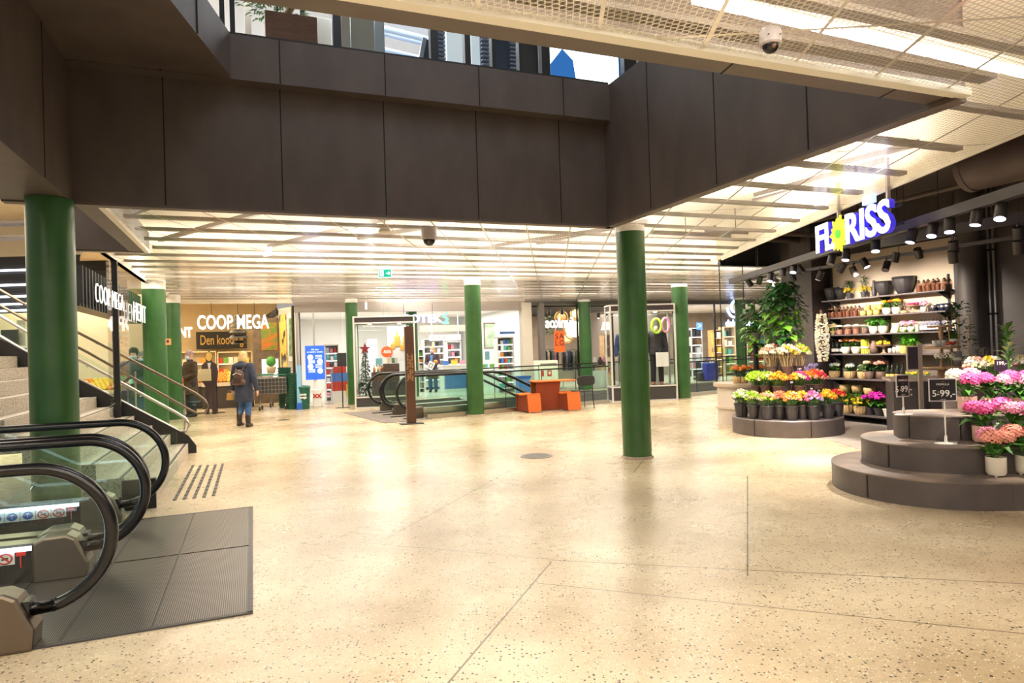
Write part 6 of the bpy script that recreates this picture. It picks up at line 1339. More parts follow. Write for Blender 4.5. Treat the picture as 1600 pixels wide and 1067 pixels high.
# wrapped spring bouquets and a rubber plant on the rear tier
for k, (x, cols, nm) in enumerate(((1524, ('cream', 'white', 'salmon'), 'cream rose'), (1550, ('cream', 'yellow', 'white'), 'yellow and white'), (1601, ('white', 'cream', 'palepink'), 'white lily'))):
    p = at(x, 590, 7.75); p.z = 1.001; bouquet(p, .075, .26, cols, f'{nm} bouquet in tall clear wrap behind the pink hydrangeas', 120+k, 12, .04, flare=1.2)
    w_ = MB(); n = 20; w_.add([(.09*math.cos(2*PI*j/n), .09*math.sin(2*PI*j/n), .24) for j in range(n)]+[((.115+.012*math.sin(j*1.9))*math.cos(2*PI*j/n), (.115+.012*math.sin(j*1.9))*math.sin(2*PI*j/n), .43+.03*math.sin(j*2.3)) for j in range(n)], [(j, (j+1) % n, n+(j+1) % n, n+j) for j in range(n)])
    w_.build('tall_sleeve', CELL, bpy.data.objects[[o.name for o in bpy.data.objects if o.get('label', '').startswith(nm+' bouquet in tall')][0]])
p = at(1577, 600, 7.6); t = thing('rubber_plant', 'variegated rubber plant with upright pale-edged leaves above the hydrangeas', 'plant', (p.x, p.y, 1.001), 0); rr = random.Random(8); pot_part(t, 'straight', .09, .14, POTW); ml, mv = MB(), MB()
for k in range(30):
    z = .2+.46*k/30; a = k*2.4; (mv if k % 3 == 0 else ml).leaf((.015*math.cos(a), .015*math.sin(a), z), (math.cos(a), math.sin(a), .3+.7*k/30), (0, 0, 1), .16-.03*k/30, .075, .35, .1)
ml.build('leaves', LEAF, t); mv.build('pale_leaves', noisy('leaf_cream', (.55, .6, .25), (.75, .75, .45), 7, .4), t); MB().tube([(0, 0, .1), (0, 0, .68)], .012, 6).build('stem', LEAF, t)
t = thing('price_tag', 'dark price tag reading 199 in front of the rubber plant', 'price tag', at(1564, 571, 7.35), -.1); MB().box(0, 0, 0, .13, .012, .13).build('card', mat('tag_violet', (.035, .02, .04), .4), t); text('lettering', '199,-', .055, PAPER, t, (0, -.01, .025), (PI/2, 0, 0), .001, .001); MB().tube([(-.0, 0.01, -.06), (0, .03, -.26)], .005, 5).build('clip_stem', STEEL, t)
# price signs on stands
def price_stand(px, pyb, z, x0, x1, yt, yb, label, rz):
    p = fl(px, pyb, z); t = thing('price_sign', label, 'price sign', (p.x, p.y, z), rz); wd = (x1-x0)/F*p.y; zt = at(px, yt, p.y).z-z; zb = at(px, yb, p.y).z-z; h = zt-zb; cxx = ((x0+x1)/2-px)/F*p.y
    MB().lathe([(.07, 0), (.07, .006), (.02, .012)], (0, 0, 0), 24, 1.5, 1).build('base_plate', WHITE, t); MB().lathe([(.016, .0), (.012, .08)], (0, 0, 0), 10).build('socket', WHITE, t); MB().tube([(0, 0, .01), (0, 0, zb+.01)], .0075, 8).build('pole', WHITE, t)
    f = MB().box(cxx, 0, (zt+zb)/2, wd, .012, h).build('frame', mat('frame_lilac', (.62, .58, .66), .3), t, bevel=.004); MB().box(cxx, -.007, (zt+zb)/2, wd-.022, .004, h-.022).build('board', mat('board_black', (.012, .010, .011), .5), t)
    text('heading', 'PRIMULA', h*.13, PAPER, t, (cxx, -.0098, zb+h*.74), (PI/2, 0, 0), .0006); text('price', '5 99,-', h*.40, PAPER, t, (cxx+.005, -.0098, zb+h*.34), (PI/2, 0, 0), .0006, .001); text('small_figure', '1\nfor', h*.09, PAPER, t, (cxx-wd*.165, -.0098, zb+h*.36), (PI/2, 0, 0), .0006, .0006, line=1.1)
    text('ornament', '~ ~', h*.1, PAL[1], t, (cxx, -.0098, zb+h*.87), (PI/2, 0, 0), .0006); text('rosette', '*', h*.16, PAL[0], t, (cxx, -.0098, zb+h*.58), (PI/2, 0, 0), .0006); text('footer', 'kr pr stk', h*.055, PAPER, t, (cxx, -.0098, zb+h*.1), (PI/2, 0, 0), .0006)
price_stand(1478, 693, .5, 1456, 1496, 591, 627, 'black price sign on a white pole standing on the middle step', -.18)
p_ = price_stand(1412, 648, .75, 1399, 1424, 585, 620, 'smaller black price sign on a short pole at the left of the top step', .28)
# counter with wooden etagere, chalkboard post
CN = at(1447, 640, 9.4); t = thing('shop_counter', 'dark shop counter with pale edges behind the stepped platform', 'counter', (CN.x, CN.y, 0), -.35)
MB().box(.05, 0, .48, 1.0, .6, .96).build('body', mat('counter_dark', (.05, .045, .05), .5), t, bevel=.006); MB().box(.05, 0, .98, 1.08, .66, .04).build('worktop', mat('counter_top', (.55, .46, .42), .5), t)
MB().box(-.25, -.31, .45, .36, .02, .82).build('door', mat('door_panel', (.07, .062, .068), .5), t); MB().box(.3, -.31, .45, .62, .02, .82).build('door', MATS['door_panel'], t)
for k in range(2): MB().sph((-.33+.09*k, -.33, .78), .018, (1, 1, 1), 8, 6).build('knob', CHROME, t)
p = at(1440, 640, 9.0); t = thing('chalkboard_post', 'pale metal post with a blank dark chalkboard in front of the counter', 'sign', (p.x, p.y, 0), -.2); zz = at(1440, 536, 9.0).z; MB().box(0, 0, zz/2, .05, .05, zz).build('post', mat('post_metal', (.5, .44, .38), .35, .5), t); MB().box(0, 0, .01, .3, .3, .02).build('foot', STEEL, t)
MB().box(-.095, -.02, zz-.2, .15, .02, .33).build('frame', mat('chalk_frame', (.6, .52, .45), .5), t); MB().box(-.095, -.033, zz-.2, .125, .008, .3).build('board', mat('chalk_violet', (.035, .025, .045), .6), t)
WD = noisy('tray_wood', (.34, .2, .11), (.5, .33, .2), 7, .5, stretch=(1, 4, 1))
p = at(1473, 592, 9.15); t = thing('tiered_tray', 'three-tiered round wooden tray stand on the counter', 'tray stand', (p.x, p.y, 1.0005), 0); zt = [at(1473, y, 9.15).z-1.0 for y in (573, 542, 509)]
for k, (z, r) in enumerate(zip(zt, (.27, .225, .165))): MB().lathe([(r*.96, z-.02), (r, z-.012), (r, z+.008), (r*.95, z+.008), (r*.95, z-.004), (0, z-.004)], (0, 0, 0), 36).build('tray', WD, t, smooth=True, auto=.5)
MB().lathe([(.09, 0), (.07, .02), (.05, zt[0]-.02), (.028, zt[0]+.02), (.018, zt[0]+.08), (.03, (zt[0]+zt[1])/2), (.018, zt[1]-.03), (.03, zt[1]+.03), (.018, zt[1]+.1), (.032, (zt[1]+zt[2])/2), (.03, zt[2]-.02), (.012, zt[2]+.04), (.012, zt[2]+.07)], (0, 0, 0), 16).build('turned_stem', WD, t, smooth=True); MB().tube([(.03*math.cos(2*PI*k/16), 0, zt[2]+.10+.03*math.sin(2*PI*k/16)) for k in range(16)], .008, 6, closed=True).build('ring_handle', WD, t)
CUPW = mat('cup_white', (.8, .78, .75), .25); CUPG = glass('cup_glass', (.9, .92, .97))
def cup(p, r, h, m_, label, group): t = prop(MB().lathe([(r*.8, 0), (r, h), (r*.9, h), (r*.72, .01), (0, .01)], (0, 0, 0), 16), 'cup', label, 'cup', p, 0, m_, True, group); return t
for k in range(3): cup((p.x-.17+.075*k, p.y-.12+.02*k, 1.0+zt[1]+.009), .032, .085, CUPW, f"white cup with red dots, {ORD[k]} from the post on the middle tray", 'white cups on the tray stand')
for k in range(3): cup((p.x-.09+.085*k, p.y-.08, 1.0+zt[2]+.009), .028, .075, CUPG, f"small glass, {ORD[k]} from the left on the top tray", 'glasses on the tray stand')
potted('herb_pot', 'small leafy plant in a white square pot on the middle tray', (p.x+.12, p.y-.08, 1.0+zt[1]+.009), ('straight', .05, .10, CUPW), (24, .07, .09, .05, .03, LEAF), [], 131)
prop(MB().tube([(-.06, 0, .02), (-.02, .0, .05), (.02, -.01, .03), (.06, .0, .05)], .02, 6), 'red_ribbon', 'red ribbon bow lying on the middle tray', 'ribbon', (p.x+.02, p.y-.17, 1.0+zt[1]+.012), 0, PAL[0], True)
for k in range(2): potted('muscari_pot', ('white-flowered pot, left on the lowest tray', 'white-flowered pot beside the stem on the lowest tray')[k], (p.x-.13+.13*k, p.y-.14, 1.0+zt[0]+.009), ('round', .05, .08, CUPG), (12, .05, .05, .04, .02, LEAF), [(1, .058, 26, .02, FL['white'], .01, .07, 0)], 133+k)
t = thing('glass_vase', 'grey ribboned glass vase on the lowest tray', 'vase', (p.x+.13, p.y-.12, 1.0+zt[0]+.009), 0); MB().lathe([(.045, 0), (.06, .2), (.05, .2), (.04, .01), (0, .01)], (0, 0, 0), 16).build('body', mat('vase_grey', (.3, .28, .3), .2), t, smooth=True); MB().lathe([(.052, .08), (.058, .12)], (0, 0, 0), 16).build('ribbon', CUPW, t)
leafy('passion_vine', 'dark climbing vine on bamboo canes right of the tray stand', 'plant', (p.x+.42, p.y+.25, 0), .22, 1.75, 190, LEAFD, pot=(.14, .3), potm=POTD, ln=.10, wd=.06, seed=12)
o = [x for x in bpy.data.objects if x.name.startswith('passion_vine')][0]
for k, x in enumerate((-.16, .0, .16)): MB().tube([(x*.4, 0, .25), (x, 0, 1.85)], .008, 5).build('cane', mat('bamboo', (.6, .4, .1), .5), o)
prop(head(random.Random(2), (0, 0, .05), .05, 30, .02), 'yellow_posy', 'small yellow posy beside the wrapped bouquets', 'flowers', (p.x+.36, p.y-.1, 1.0+.002), 0, FL['yellow'])

# ------------------------------------------------------------------ shelf wall
SHB = mat('board_dark', (.11, .09, .092), .4); AF = 10.50
ZR = [2.33, 1.99, 1.66, 1.29, .82, .15]; b0s, b1s = 7.36, 9.84
t = thing('shelving_unit', 'six-board dark wall shelving full of plants and jars', 'shelving', P(AW-.1, 8.6), RA-PI/2)
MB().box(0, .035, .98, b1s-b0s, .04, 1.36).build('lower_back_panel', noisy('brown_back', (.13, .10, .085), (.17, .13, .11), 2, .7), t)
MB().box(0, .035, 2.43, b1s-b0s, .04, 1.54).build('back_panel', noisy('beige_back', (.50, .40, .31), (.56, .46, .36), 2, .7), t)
for k, z in enumerate(ZR): 
    MB().box(0, -.13, z-.012, b1s-b0s, .34, .024).build('shelf_board', SHB, t); 
for x in (-1.1, 0, 1.1):
    MB().box(x, 0.0, 1.3, .03, .02, 2.6).build('upright_rail', BLACK, t)
    for z in ZR: MB().slab([(x-.01, .0, z-.025), (x-.01, -.26, z-.025), (x-.01, -.26, z-.04), (x-.01, 0, z-.16)], (.02, 0, 0)).build('bracket', BLACK, t)
MB().box(1.29, -.05, 1.5, .05, .1, 2.9).build('end_upright', BLACK, t)
def S(px, row, da=.16):
    y = (461, 491, 519, 553, 592, 650)[row]; p = ona(px, y, AF+da); return P(AF+da, min(max(p.dot(B), b0s+.06), b1s-.06), ZR[row]+.0008)
RIBP = noisy('ribbed_black', (.03, .026, .03), (.055, .048, .052), 12, .45, stretch=(3, 3, .4))
def ribbed(px, r, h, label, da=.16):
    t = thing('ribbed_pot', label, 'pot', S(px, 0, da), 0); MB().lathe([(r*.5, 0), (r*.78, h*.35), (r*.98, h*.75), (r, h), (r*.93, h), (r*.88, h*.7), (r*.45, .02), (0, .02)], (0, 0, 0), 44, 1, 1, .025, 15).build('body', RIBP, t, smooth=True); MB().lathe([(r*.995, h*.985), (r*1.01, h*1.01), (r*.94, h*1.01)], (0, 0, 0), 44).build('rim', RIBP, t, smooth=True)
ribbed(1299, .13, .25, 'ribbed black pot at the far left end of the top shelf'); ribbed(1314, .11, .23, 'ribbed black pot standing behind the leftmost one on the top shelf', .22)
ribbed(1382, .15, .26, 'ribbed black bowl left of the biggest one on the top shelf'); ribbed(1413, .185, .30, 'biggest ribbed black bowl on the top shelf')
for k, (x, nm) in enumerate(((1327, 'yellow-blossomed plant in a dark pot beside the ribbed pots'), (1350, 'taller yellow-blossomed plant in a dark pot on the top shelf'))):
    potted('button_plant', nm, S(x, 0), ('plain', .06, .11, POTD), (60, .12, .27+.04*k, .08, .03, LEAFD), [(22, .02, 8, .014, FL['yellow'], .11, .06, .03)], 140+k)
t = thing('slim_jug', 'slim black jug with curved handle between plant and ribbed bowl', 'jug', S(1366, 0), 0); MB().lathe([(.03, 0), (.045, .05), (.03, .2), (.022, .27), (.03, .3)], (0, 0, 0), 16).build('body', POTD, t, smooth=True); MB().tube([(.03, 0, .26), (.09, 0, .22), (.08, 0, .12), (.04, 0, .08)], .009, 6).build('handle', POTD, t)
COP = mat('copper', (.62, .32, .2), .28, 1); JAR = glass('jar_glass', (.78, .66, .6)); FILL = noisy('jar_filling', (.16, .07, .045), (.38, .2, .13), 40, .6)
def jar(row, px, lab, da=.14, r=.042, h=.2):
    t = thing('glass_jar', lab, 'jar', S(px, row, da), 0); MB().lathe([(r, 0), (r, h*.7), (r*.6, h*.78), (r*.6, h*.84)], (0, 0, 0), 14).build('body', JAR, t, smooth=True); MB().lathe([(r*.85, .005), (r*.85, h*.55)], (0, 0, 0), 12).build('filling', FILL, t); MB().lathe([(r*.72, h*.82), (r*.72, h*.9), (r*.3, h*.92), (r*.42, h*1.02), (0, h*1.06)], (0, 0, 0), 14).build('lid', COP, t, smooth=True)
for k, x in enumerate((1436, 1444, 1451, 1459, 1466, 1476)): jar(0, x, f'copper-lidded jar, {ORD[k]} after the biggest ribbed bowl on the top shelf', .1+.06*(k % 2))
for k, x in enumerate((1290, 1295.5, 1301, 1307, 1312.5, 1318.5, 1324.5, 1330.5, 1336.5, 1343)): jar(1, x, f'copper-lidded jar, {ORD[k]} from the dark pillar on the second shelf', .1+.07*(k % 2))
for k, (x, z) in enumerate(((1349, 0), (1359.5, 0), (1370, 0), (1356, .1), (1367, .1), (1375.5, .1))):
    p = S(x, 1); p.z += z*1.005; t = thing('wicker_cup', ('left lower', 'middle lower', 'right lower', 'left upper', 'middle upper', 'right upper')[k]+' wicker cup in the pile on the second shelf', 'cup', p, 0); MB().lathe([(.048, 0), (.056, .05), (.052, .1), (.046, .1), (.046, .02), (0, .02)], (0, 0, 0), 18).build('body', POTY, t, smooth=True); MB().lathe([(.054, .088), (.056, .095), (.054, .1)], (0, 0, 0), 18).build('rim', BASK, t)
for k, x in enumerate((1386, 1401)): potted('primula', f"yellow primula in a cream pot, {('left', 'right')[k]} of the pair on the second shelf", S(x, 1), ('round', .075, .12, POTW), (40, .1, .1, .07, .04, LEAF), [(12, .022, 10, .018, [FL['yellow'], FL['orange']], .08, .12, .015)], 150+k)
potted('garden_wreath', 'dark twig arrangement right of the primula pair on the second shelf', S(1413, 1), ('basket', .06, .05, BASK), (50, .09, .12, .05, .015, noisy('twig', (.08, .04, .03), (.15, .08, .05), 9, .8)), [], 152)
t = thing('cake_stand', 'wooden cake stand with red flowers on the second shelf', 'stand', S(1427, 1), 0); MB().lathe([(.06, 0), (.02, .02), (.02, .1), (.1, .115), (.11, .13), (0, .13)], (0, 0, 0), 24).build('body', WD, t, smooth=True, auto=.5); m = MB(); rr = random.Random(3)
for k in range(9): head(rr, (.07*math.cos(k*.7), .07*math.sin(k*.7), .155), .025, 12, .015, .7, m)
m.build('flowers', [FL['rose']], t)
potted('pink_pot', 'lilac-pink flower in a cream pot right of the red cake stand', S(1444, 1), ('round', .055, .09, POTW), (14, .06, .05, .05, .03, LEAF), [(1, .062, 36, .018, FL['palepink'], .01, .06, 0)], 153)
for k, x in enumerate((1459, 1467, 1473, 1479, 1484)): t = thing('navy_cup', f'navy blue cup, {ORD[k]} of the row at the right end of the second shelf', 'cup', S(x, 1, .1+.08*(k % 2)), 0); MB().lathe([(.035, 0), (.04, .1+.02*(k > 0)), (.035, .1+.02*(k > 0)), (.03, .01), (0, .01)], (0, 0, 0), 16).build('body', mat('navy', (.02, .025, .06), .3), t, smooth=True); MB().lathe([(.041, .06), (.042, .075), (.041, .09)], (0, 0, 0), 16).build('band', STEEL, t)
potted('dried_flowers', 'dried pale yellow bunch at the left of the third shelf', S(1299, 2), ('plain', .05, .08, BASK), (20, .06, .1, .04, .012, LEAFL), [(14, .02, 10, .014, FL['cream'], .07, .1, .03)], 160)
for k, x in enumerate((1312, 1325, 1338)): t = thing('wide_jar', f'wide jar of pinkish pebbles, {ORD[k]} from the left on the third shelf', 'jar', S(x, 2), 0); MB().lathe([(.06, 0), (.065, .1), (.055, .15)], (0, 0, 0), 18).build('body', JAR, t, smooth=True); MB().lathe([(.054, .005), (.056, .1)], (0, 0, 0), 16).build('filling', noisy('pebble_fill', (.4, .2, .16), (.7, .45, .38), 45, .6), t); MB().lathe([(.06, .15), (.06, .17), (.02, .19), (0, .19)], (0, 0, 0), 18).build('lid', CUPW, t, smooth=True)
potted('succulent', 'grey-green succulent on the third shelf beside the wide jars', S(1352, 2), ('round', .06, .1, POTB), (30, .07, .07, .05, .03, noisy('sage', (.25, .35, .25), (.4, .5, .4), 9, .6)), [], 163)
for k, x in enumerate((1365, 1380)): potted('shamrock', f"lush green plant in a cream pot, {('left', 'right')[k]} of the pair on the third shelf", S(x, 2), ('round', .08, .13, POTW), (70, .14, .14, .08, .07, noisy('leaf_fresh', (.06, .3, .03), (.2, .5, .08), 9, .4)), [], 164+k)
t = prop(MB().slab([(-.06, -.03, 0), (.08, -.03, 0), (.1, .0, .16), (-.03, .0, .15)], (0, .06, 0)), 'yellow_packet', 'yellow leaning packet beside the green pair on the third shelf', 'packet', S(1397, 2), RA-PI/2, noisy('packet_yellow', (.8, .5, .05), (.9, .75, .4), 9, .5), bevel=.008)
for k, x in enumerate((1412, 1424)): potted('pink_pot', f"pale pink flower in a cream pot, {('left', 'right')[k]} of the pair on the third shelf", S(x, 2), ('round', .06, .09, POTW), (14, .06, .05, .05, .03, LEAF), [(1, .065, 36, .018, FL['palepink'], .01, .07, 0)], 166+k)
prop(MB().box(0, 0, .06, .05, .05, .12), 'tan_box', 'small tan box right of the pale pink flowers', 'box', S(1434, 2), RA, POTW, bevel=.006)
GB = glass('bottle_glass', (.72, .76, .9))
for k, x in enumerate((1441, 1447, 1453, 1459, 1465, 1471)): t = thing('glass_bottle', f'bluish glass bottle, {ORD[k]} of the row on the right of the third shelf', 'bottle', S(x, 2, .2), 0); MB().lathe([(.032, 0), (.034, .13), (.015, .17), (.015, .21)], (0, 0, 0), 14).build('body', GB, t, smooth=True); MB().lathe([(.0345, .03), (.0345, .1)], (0, 0, 0), 14).build('label', CUPW, t)
for k, x in enumerate((1302, 1309, 1316)): t = thing('wine_bottle', f'dark bottle with pale label, {ORD[k]} from the left on the fourth shelf', 'bottle', S(x, 3), 0); MB().lathe([(.036, 0), (.038, .15), (.015, .2), (.015, .27)], (0, 0, 0), 16).build('body', mat('bottle_dark', (.012, .016, .012), .12), t, smooth=True); MB().lathe([(.0385, .04), (.0385, .1)], (0, 0, 0), 16).build('label', CUPW, t)
for k, x in enumerate((1322, 1338)): potted('kalanchoe', f"salmon kalanchoe in a cream pot, {('left', 'right')[k]} of the pair on the fourth shelf", S(x, 3), ('round', .085, .13, POTW), (44, .1, .1, .06, .04, LEAF), [(16, .028, 14, .014, [FL['salmon'], FL['orange']], .1, .12, .015)], 170+k)
t = thing('stick_bundle', 'bundle of upright yellow-green sticks on the fourth shelf', 'bundle', S(1352, 3), 0); m = MB(); rr = random.Random(4)
for k in range(40): a = k*2.4; q = .07*math.sqrt(k/40); m.tube([(q*math.cos(a), q*math.sin(a), 0), (q*math.cos(a), q*math.sin(a), .25+.02*rr.random())], .008, 5)
m.build('sticks', noisy('stick_lime', (.55, .55, .04), (.75, .72, .15), 6, .5), t); MB().lathe([(.076, .1), (.077, .13)], (0, 0, 0), 18).build('band', CUPW, t)
prop(MB().lathe([(.06, 0), (.08, .1), (.05, .19), (.03, .21), (.05, .23)], (0, 0, 0), 14), 'brown_sack', 'dark brown tied sack beside the yellow sticks', 'sack', S(1366, 3), 0, POTB, True)
t = thing('cake_stand', 'wooden cake stand with yellow flowers on the fourth shelf', 'stand', S(1381, 3), 0); MB().lathe([(.06, 0), (.02, .02), (.02, .12), (.13, .14), (.14, .155), (0, .155)], (0, 0, 0), 24).build('body', WD, t, smooth=True, auto=.5); m = MB()
for k in range(14): head(rr, (.09*math.cos(k*.9), .09*math.sin(k*.9), .175+.02*(k % 3)), .022, 10, .014, .7, m)
m.build('flowers', [FL['yellow']], t)
for k, x in enumerate((1391, 1398, 1404)): prop(MB().lathe([(.035, 0), (.035, .085+.02*k), (.028, .09+.02*k), (0, .09+.02*k)], (0, 0, 0), 14), 'candle_tin', f'small grey candle tin, {ORD[k]} after the yellow cake stand', 'candle', S(x, 3), 0, mat('tin_grey', (.5, .47, .42), .4), True)
for k, x in enumerate((1413, 1426)): potted('basil', f"tall bright basil in a yellow pot, {('left', 'right')[k]} of the pair on the fourth shelf", S(x, 3), ('straight', .075, .13, POTY), (110, .14, .32, .07, .05, noisy('leaf_basil', (.08, .36, .02), (.22, .56, .06), 9, .4)), [], 175+k)
for k, x in enumerate((1304, 1328)): potted('hellebore', f"white-blue blossoms in a wicker basket, {('left', 'right')[k]} of the pair on the fifth shelf", S(x, 4), ('basket', .1, .13, BASK), (40, .12, .1, .07, .05, LEAF), [(10, .028, 10, .024, [FL['white'], FL['blue']], .09, .12, .015)], 180+k)
potted('ivy_basket', 'pale green ivy in a basket in the middle of the fifth shelf', S(1348, 4), ('basket', .085, .13, BASK), (60, .13, .14, .06, .05, noisy('leaf_pale', (.3, .45, .2), (.5, .6, .35), 9, .5)), [], 182)
for k, x in enumerate((1359, 1377)): potted('azalea', f"salmon-pink azalea in a brown pot, {('left', 'right')[k]} of the pair on the fifth shelf", S(x, 4), ('round', .085, .14, POTB), (50, .12, .12, .07, .05, LEAFD), [(14, .035, 14, .02, [FL['salmon'], FL['cream'] if k == 0 else FL['salmon']], .09, .17, .01)], 183+k)
for k, x in enumerate((1388, 1395, 1403, 1411)): t = thing('wine_bottle', f'dark bottle, {ORD[k]} right of the azaleas on the fifth shelf', 'bottle', S(x, 4), 0); MB().lathe([(.036, 0), (.038, .16), (.015, .21), (.015, .29)], (0, 0, 0), 16).build('body', MATS['bottle_dark'], t, smooth=True); MB().lathe([(.0385, .04), (.0385, .1)], (0, 0, 0), 16).build('label', POTY, t)
for k, x in enumerate((1420, 1430, 1440, 1450)): potted('mini_plant', f'tiny yellow-leaved plant, {ORD[k]} of the row at the right of the fifth shelf', S(x, 4), ('plain', .045, .07, POTW), (20, .06, .06, .04, .03, LEAFL), [(6, .015, 8, .012, FL['yellow'], .05, .06, .01)], 186+k)
for k, (x, z) in enumerate(((1322, .4), (1341, .4), (1360, .36))):
    t = thing('empty_basket', f'empty dark wicker basket, {ORD[k]} from the left hanging under the fifth shelf', 'basket', S(x, 5)+Vector((0, 0, z)), 0); MB().lathe([(.08, 0), (.1, .1), (.095, .14), (.085, .14), (.075, .02), (0, .02)], (0, 0, 0), 26, 1, 1, .05, 13).build('body', BASK, t, smooth=True); MB().tube([(0, 0, .02), (0, 0, .64-z)], .006, 5).build('hook', BLACK, t)
for k, x in enumerate((1323, 1345)): potted('jasmine_basket', f"yellow-flowering plant in a wicker basket, {('left', 'right')[k]} of the pair on the bottom shelf", S(x, 5, .1), ('basket', .115, .16, BASK), (90, .17, .24, .08, .05, LEAF), [(30, .022, 8, .018, FL['yellow'], .16, .1, .06)], 195+k)
for k, x in enumerate((1360, 1374)): potted('cyclamen', f"magenta cyclamen in a dark pot, {('left', 'right')[k]} of the pair on the bottom shelf", S(x, 5), ('plain', .09, .14, POTD), (40, .15, .1, .1, .08, LEAF), [(9, .035, 8, .04, FL['magenta'], .13, .22, .04)], 198+k)
t = thing('cream_bowl', 'empty cream pot right of the magenta cyclamens', 'pot', S(1389, 5), 0); MB().lathe([(.07, 0), (.1, .13), (.09, .13), (.065, .015), (0, .015)], (0, 0, 0), 24).build('body', POTW, t, smooth=True, auto=.6); MB().lathe([(.101, .12), (.104, .127), (.1, .134)], (0, 0, 0), 24).build('rim', POTW, t, smooth=True)
potted('begonia', 'orange-red begonia at the right of the bottom shelf', S(1406, 5), ('plain', .08, .12, POTD), (40, .14, .1, .08, .06, LEAF), [(14, .03, 10, .024, [FL['orange'], FL['red']], .12, .13, .02)], 200)
# hanging bunch of dried blossoms on the dark pillar
p = ona(1286, 560, 10.33); t = thing('dried_garland', 'long hanging bunch of small white and yellow dried blossoms on the dark pillar', 'garland', (p.x, p.y, 1.15), 0); m = MB(); rr = random.Random(6)
for k in range(520): z = rr.random(); a = rr.random()*2*PI; q = .12*(.6+.4*math.sin(PI*z)); m.m = k % 3 == 0; head(rr, (q*math.cos(a), q*math.sin(a), z*.92), .013, 6, .014, .8, m)
m.build('blossoms', [FL['white'], FL['cream']], t); MB().tube([(0, 0, 0), (0, 0, 1.0)], .03, 8).build('stems', MATS['twig'], t)
# ------------------------------------------------------------------ people
def fuse(m, name, mat_, parent, voxel=.01, smooth_it=4):
    o = m.build(name, mat_, None); md = o.modifiers.new('r', 'REMESH'); md.mode = 'VOXEL'; md.voxel_size = voxel; md.use_smooth_shade = True
    sm = o.modifiers.new('s', 'SMOOTH'); sm.factor = .5; sm.iterations = smooth_it
    bpy.context.view_layer.update(); me = bpy.data.meshes.new_from_object(o.evaluated_get(bpy.context.evaluated_depsgraph_get())); me.name = name
    old = o.data; o.modifiers.clear(); o.data = me; bpy.data.meshes.remove(old)
    if not me.materials: me.materials.append(mat_)
    o.parent = parent; return o
def limb(m, pts, rs, n=14):
    P_ = [Vector(p) for p in pts]; full, rr = [], []
    for i in range(len(P_)-1):
        for k in range(4): f = k/4; full.append(P_[i].lerp(P_[i+1], f)); rr.append(rs[i]+(rs[i+1]-rs[i])*f)
    full.append(P_[-1]); rr.append(rs[-1]); m.tube(full, rr, n)
    for p, r in zip(P_, rs): m.sph(p, r*.98, (1, 1, 1), 14, 10)
    return m
def ell(m, c, r): m.sph(c, 1, r, 18, 12); return m
def hand(m, wrist, d, up, s=1, curl=.5):
    """palm plus five separate fingers: d points from wrist to fingertips, up is the back of the hand"""
    w_ = Vector(wrist); d = Vector(d).normalized(); up = Vector(up); up = (up-d*up.dot(d)).normalized(); sd = d.cross(up)
    pc = w_+d*.045*s
    for k in range(4): limb(m, [w_+sd*(k-1.5)*.012*s, w_+d*.085*s+sd*(k-1.5)*.021*s], [.016*s, .0135*s], 8)
    for k, L_ in enumerate((.068, .078, .073, .056)):
        b = w_+d*.085*s+sd*(k-1.5)*.021*s; d1 = (d-up*curl*.5).normalized(); d2 = (d-up*curl*1.5).normalized(); d3 = (d-up*curl*2.6).normalized()
        p1 = b+d1*L_*.45*s; p2 = p1+d2*L_*.32*s; limb(m, [b, p1, p2, p2+d3*L_*.25*s], [.0098*s, .009*s, .0085*s, .007*s], 8)
    b = w_+d*.03*s-sd*.03*s; p1 = b+(d*.6-sd*.8-up*.2).normalized()*.035*s; limb(m, [w_+d*.015*s-sd*.012*s, b, p1, p1+(d*.9-sd*.25-up*.5).normalized()*.03*s], [.014*s, .0125*s, .0105*s, .008*s], 8)
SKIN = noisy('skin', (.62, .36, .25), (.70, .43, .31), 18, .5); EYEW = mat('eye_white', (.8, .78, .75), .3); MASKB = mat('mask_blue', (.45, .62, .8), .6)
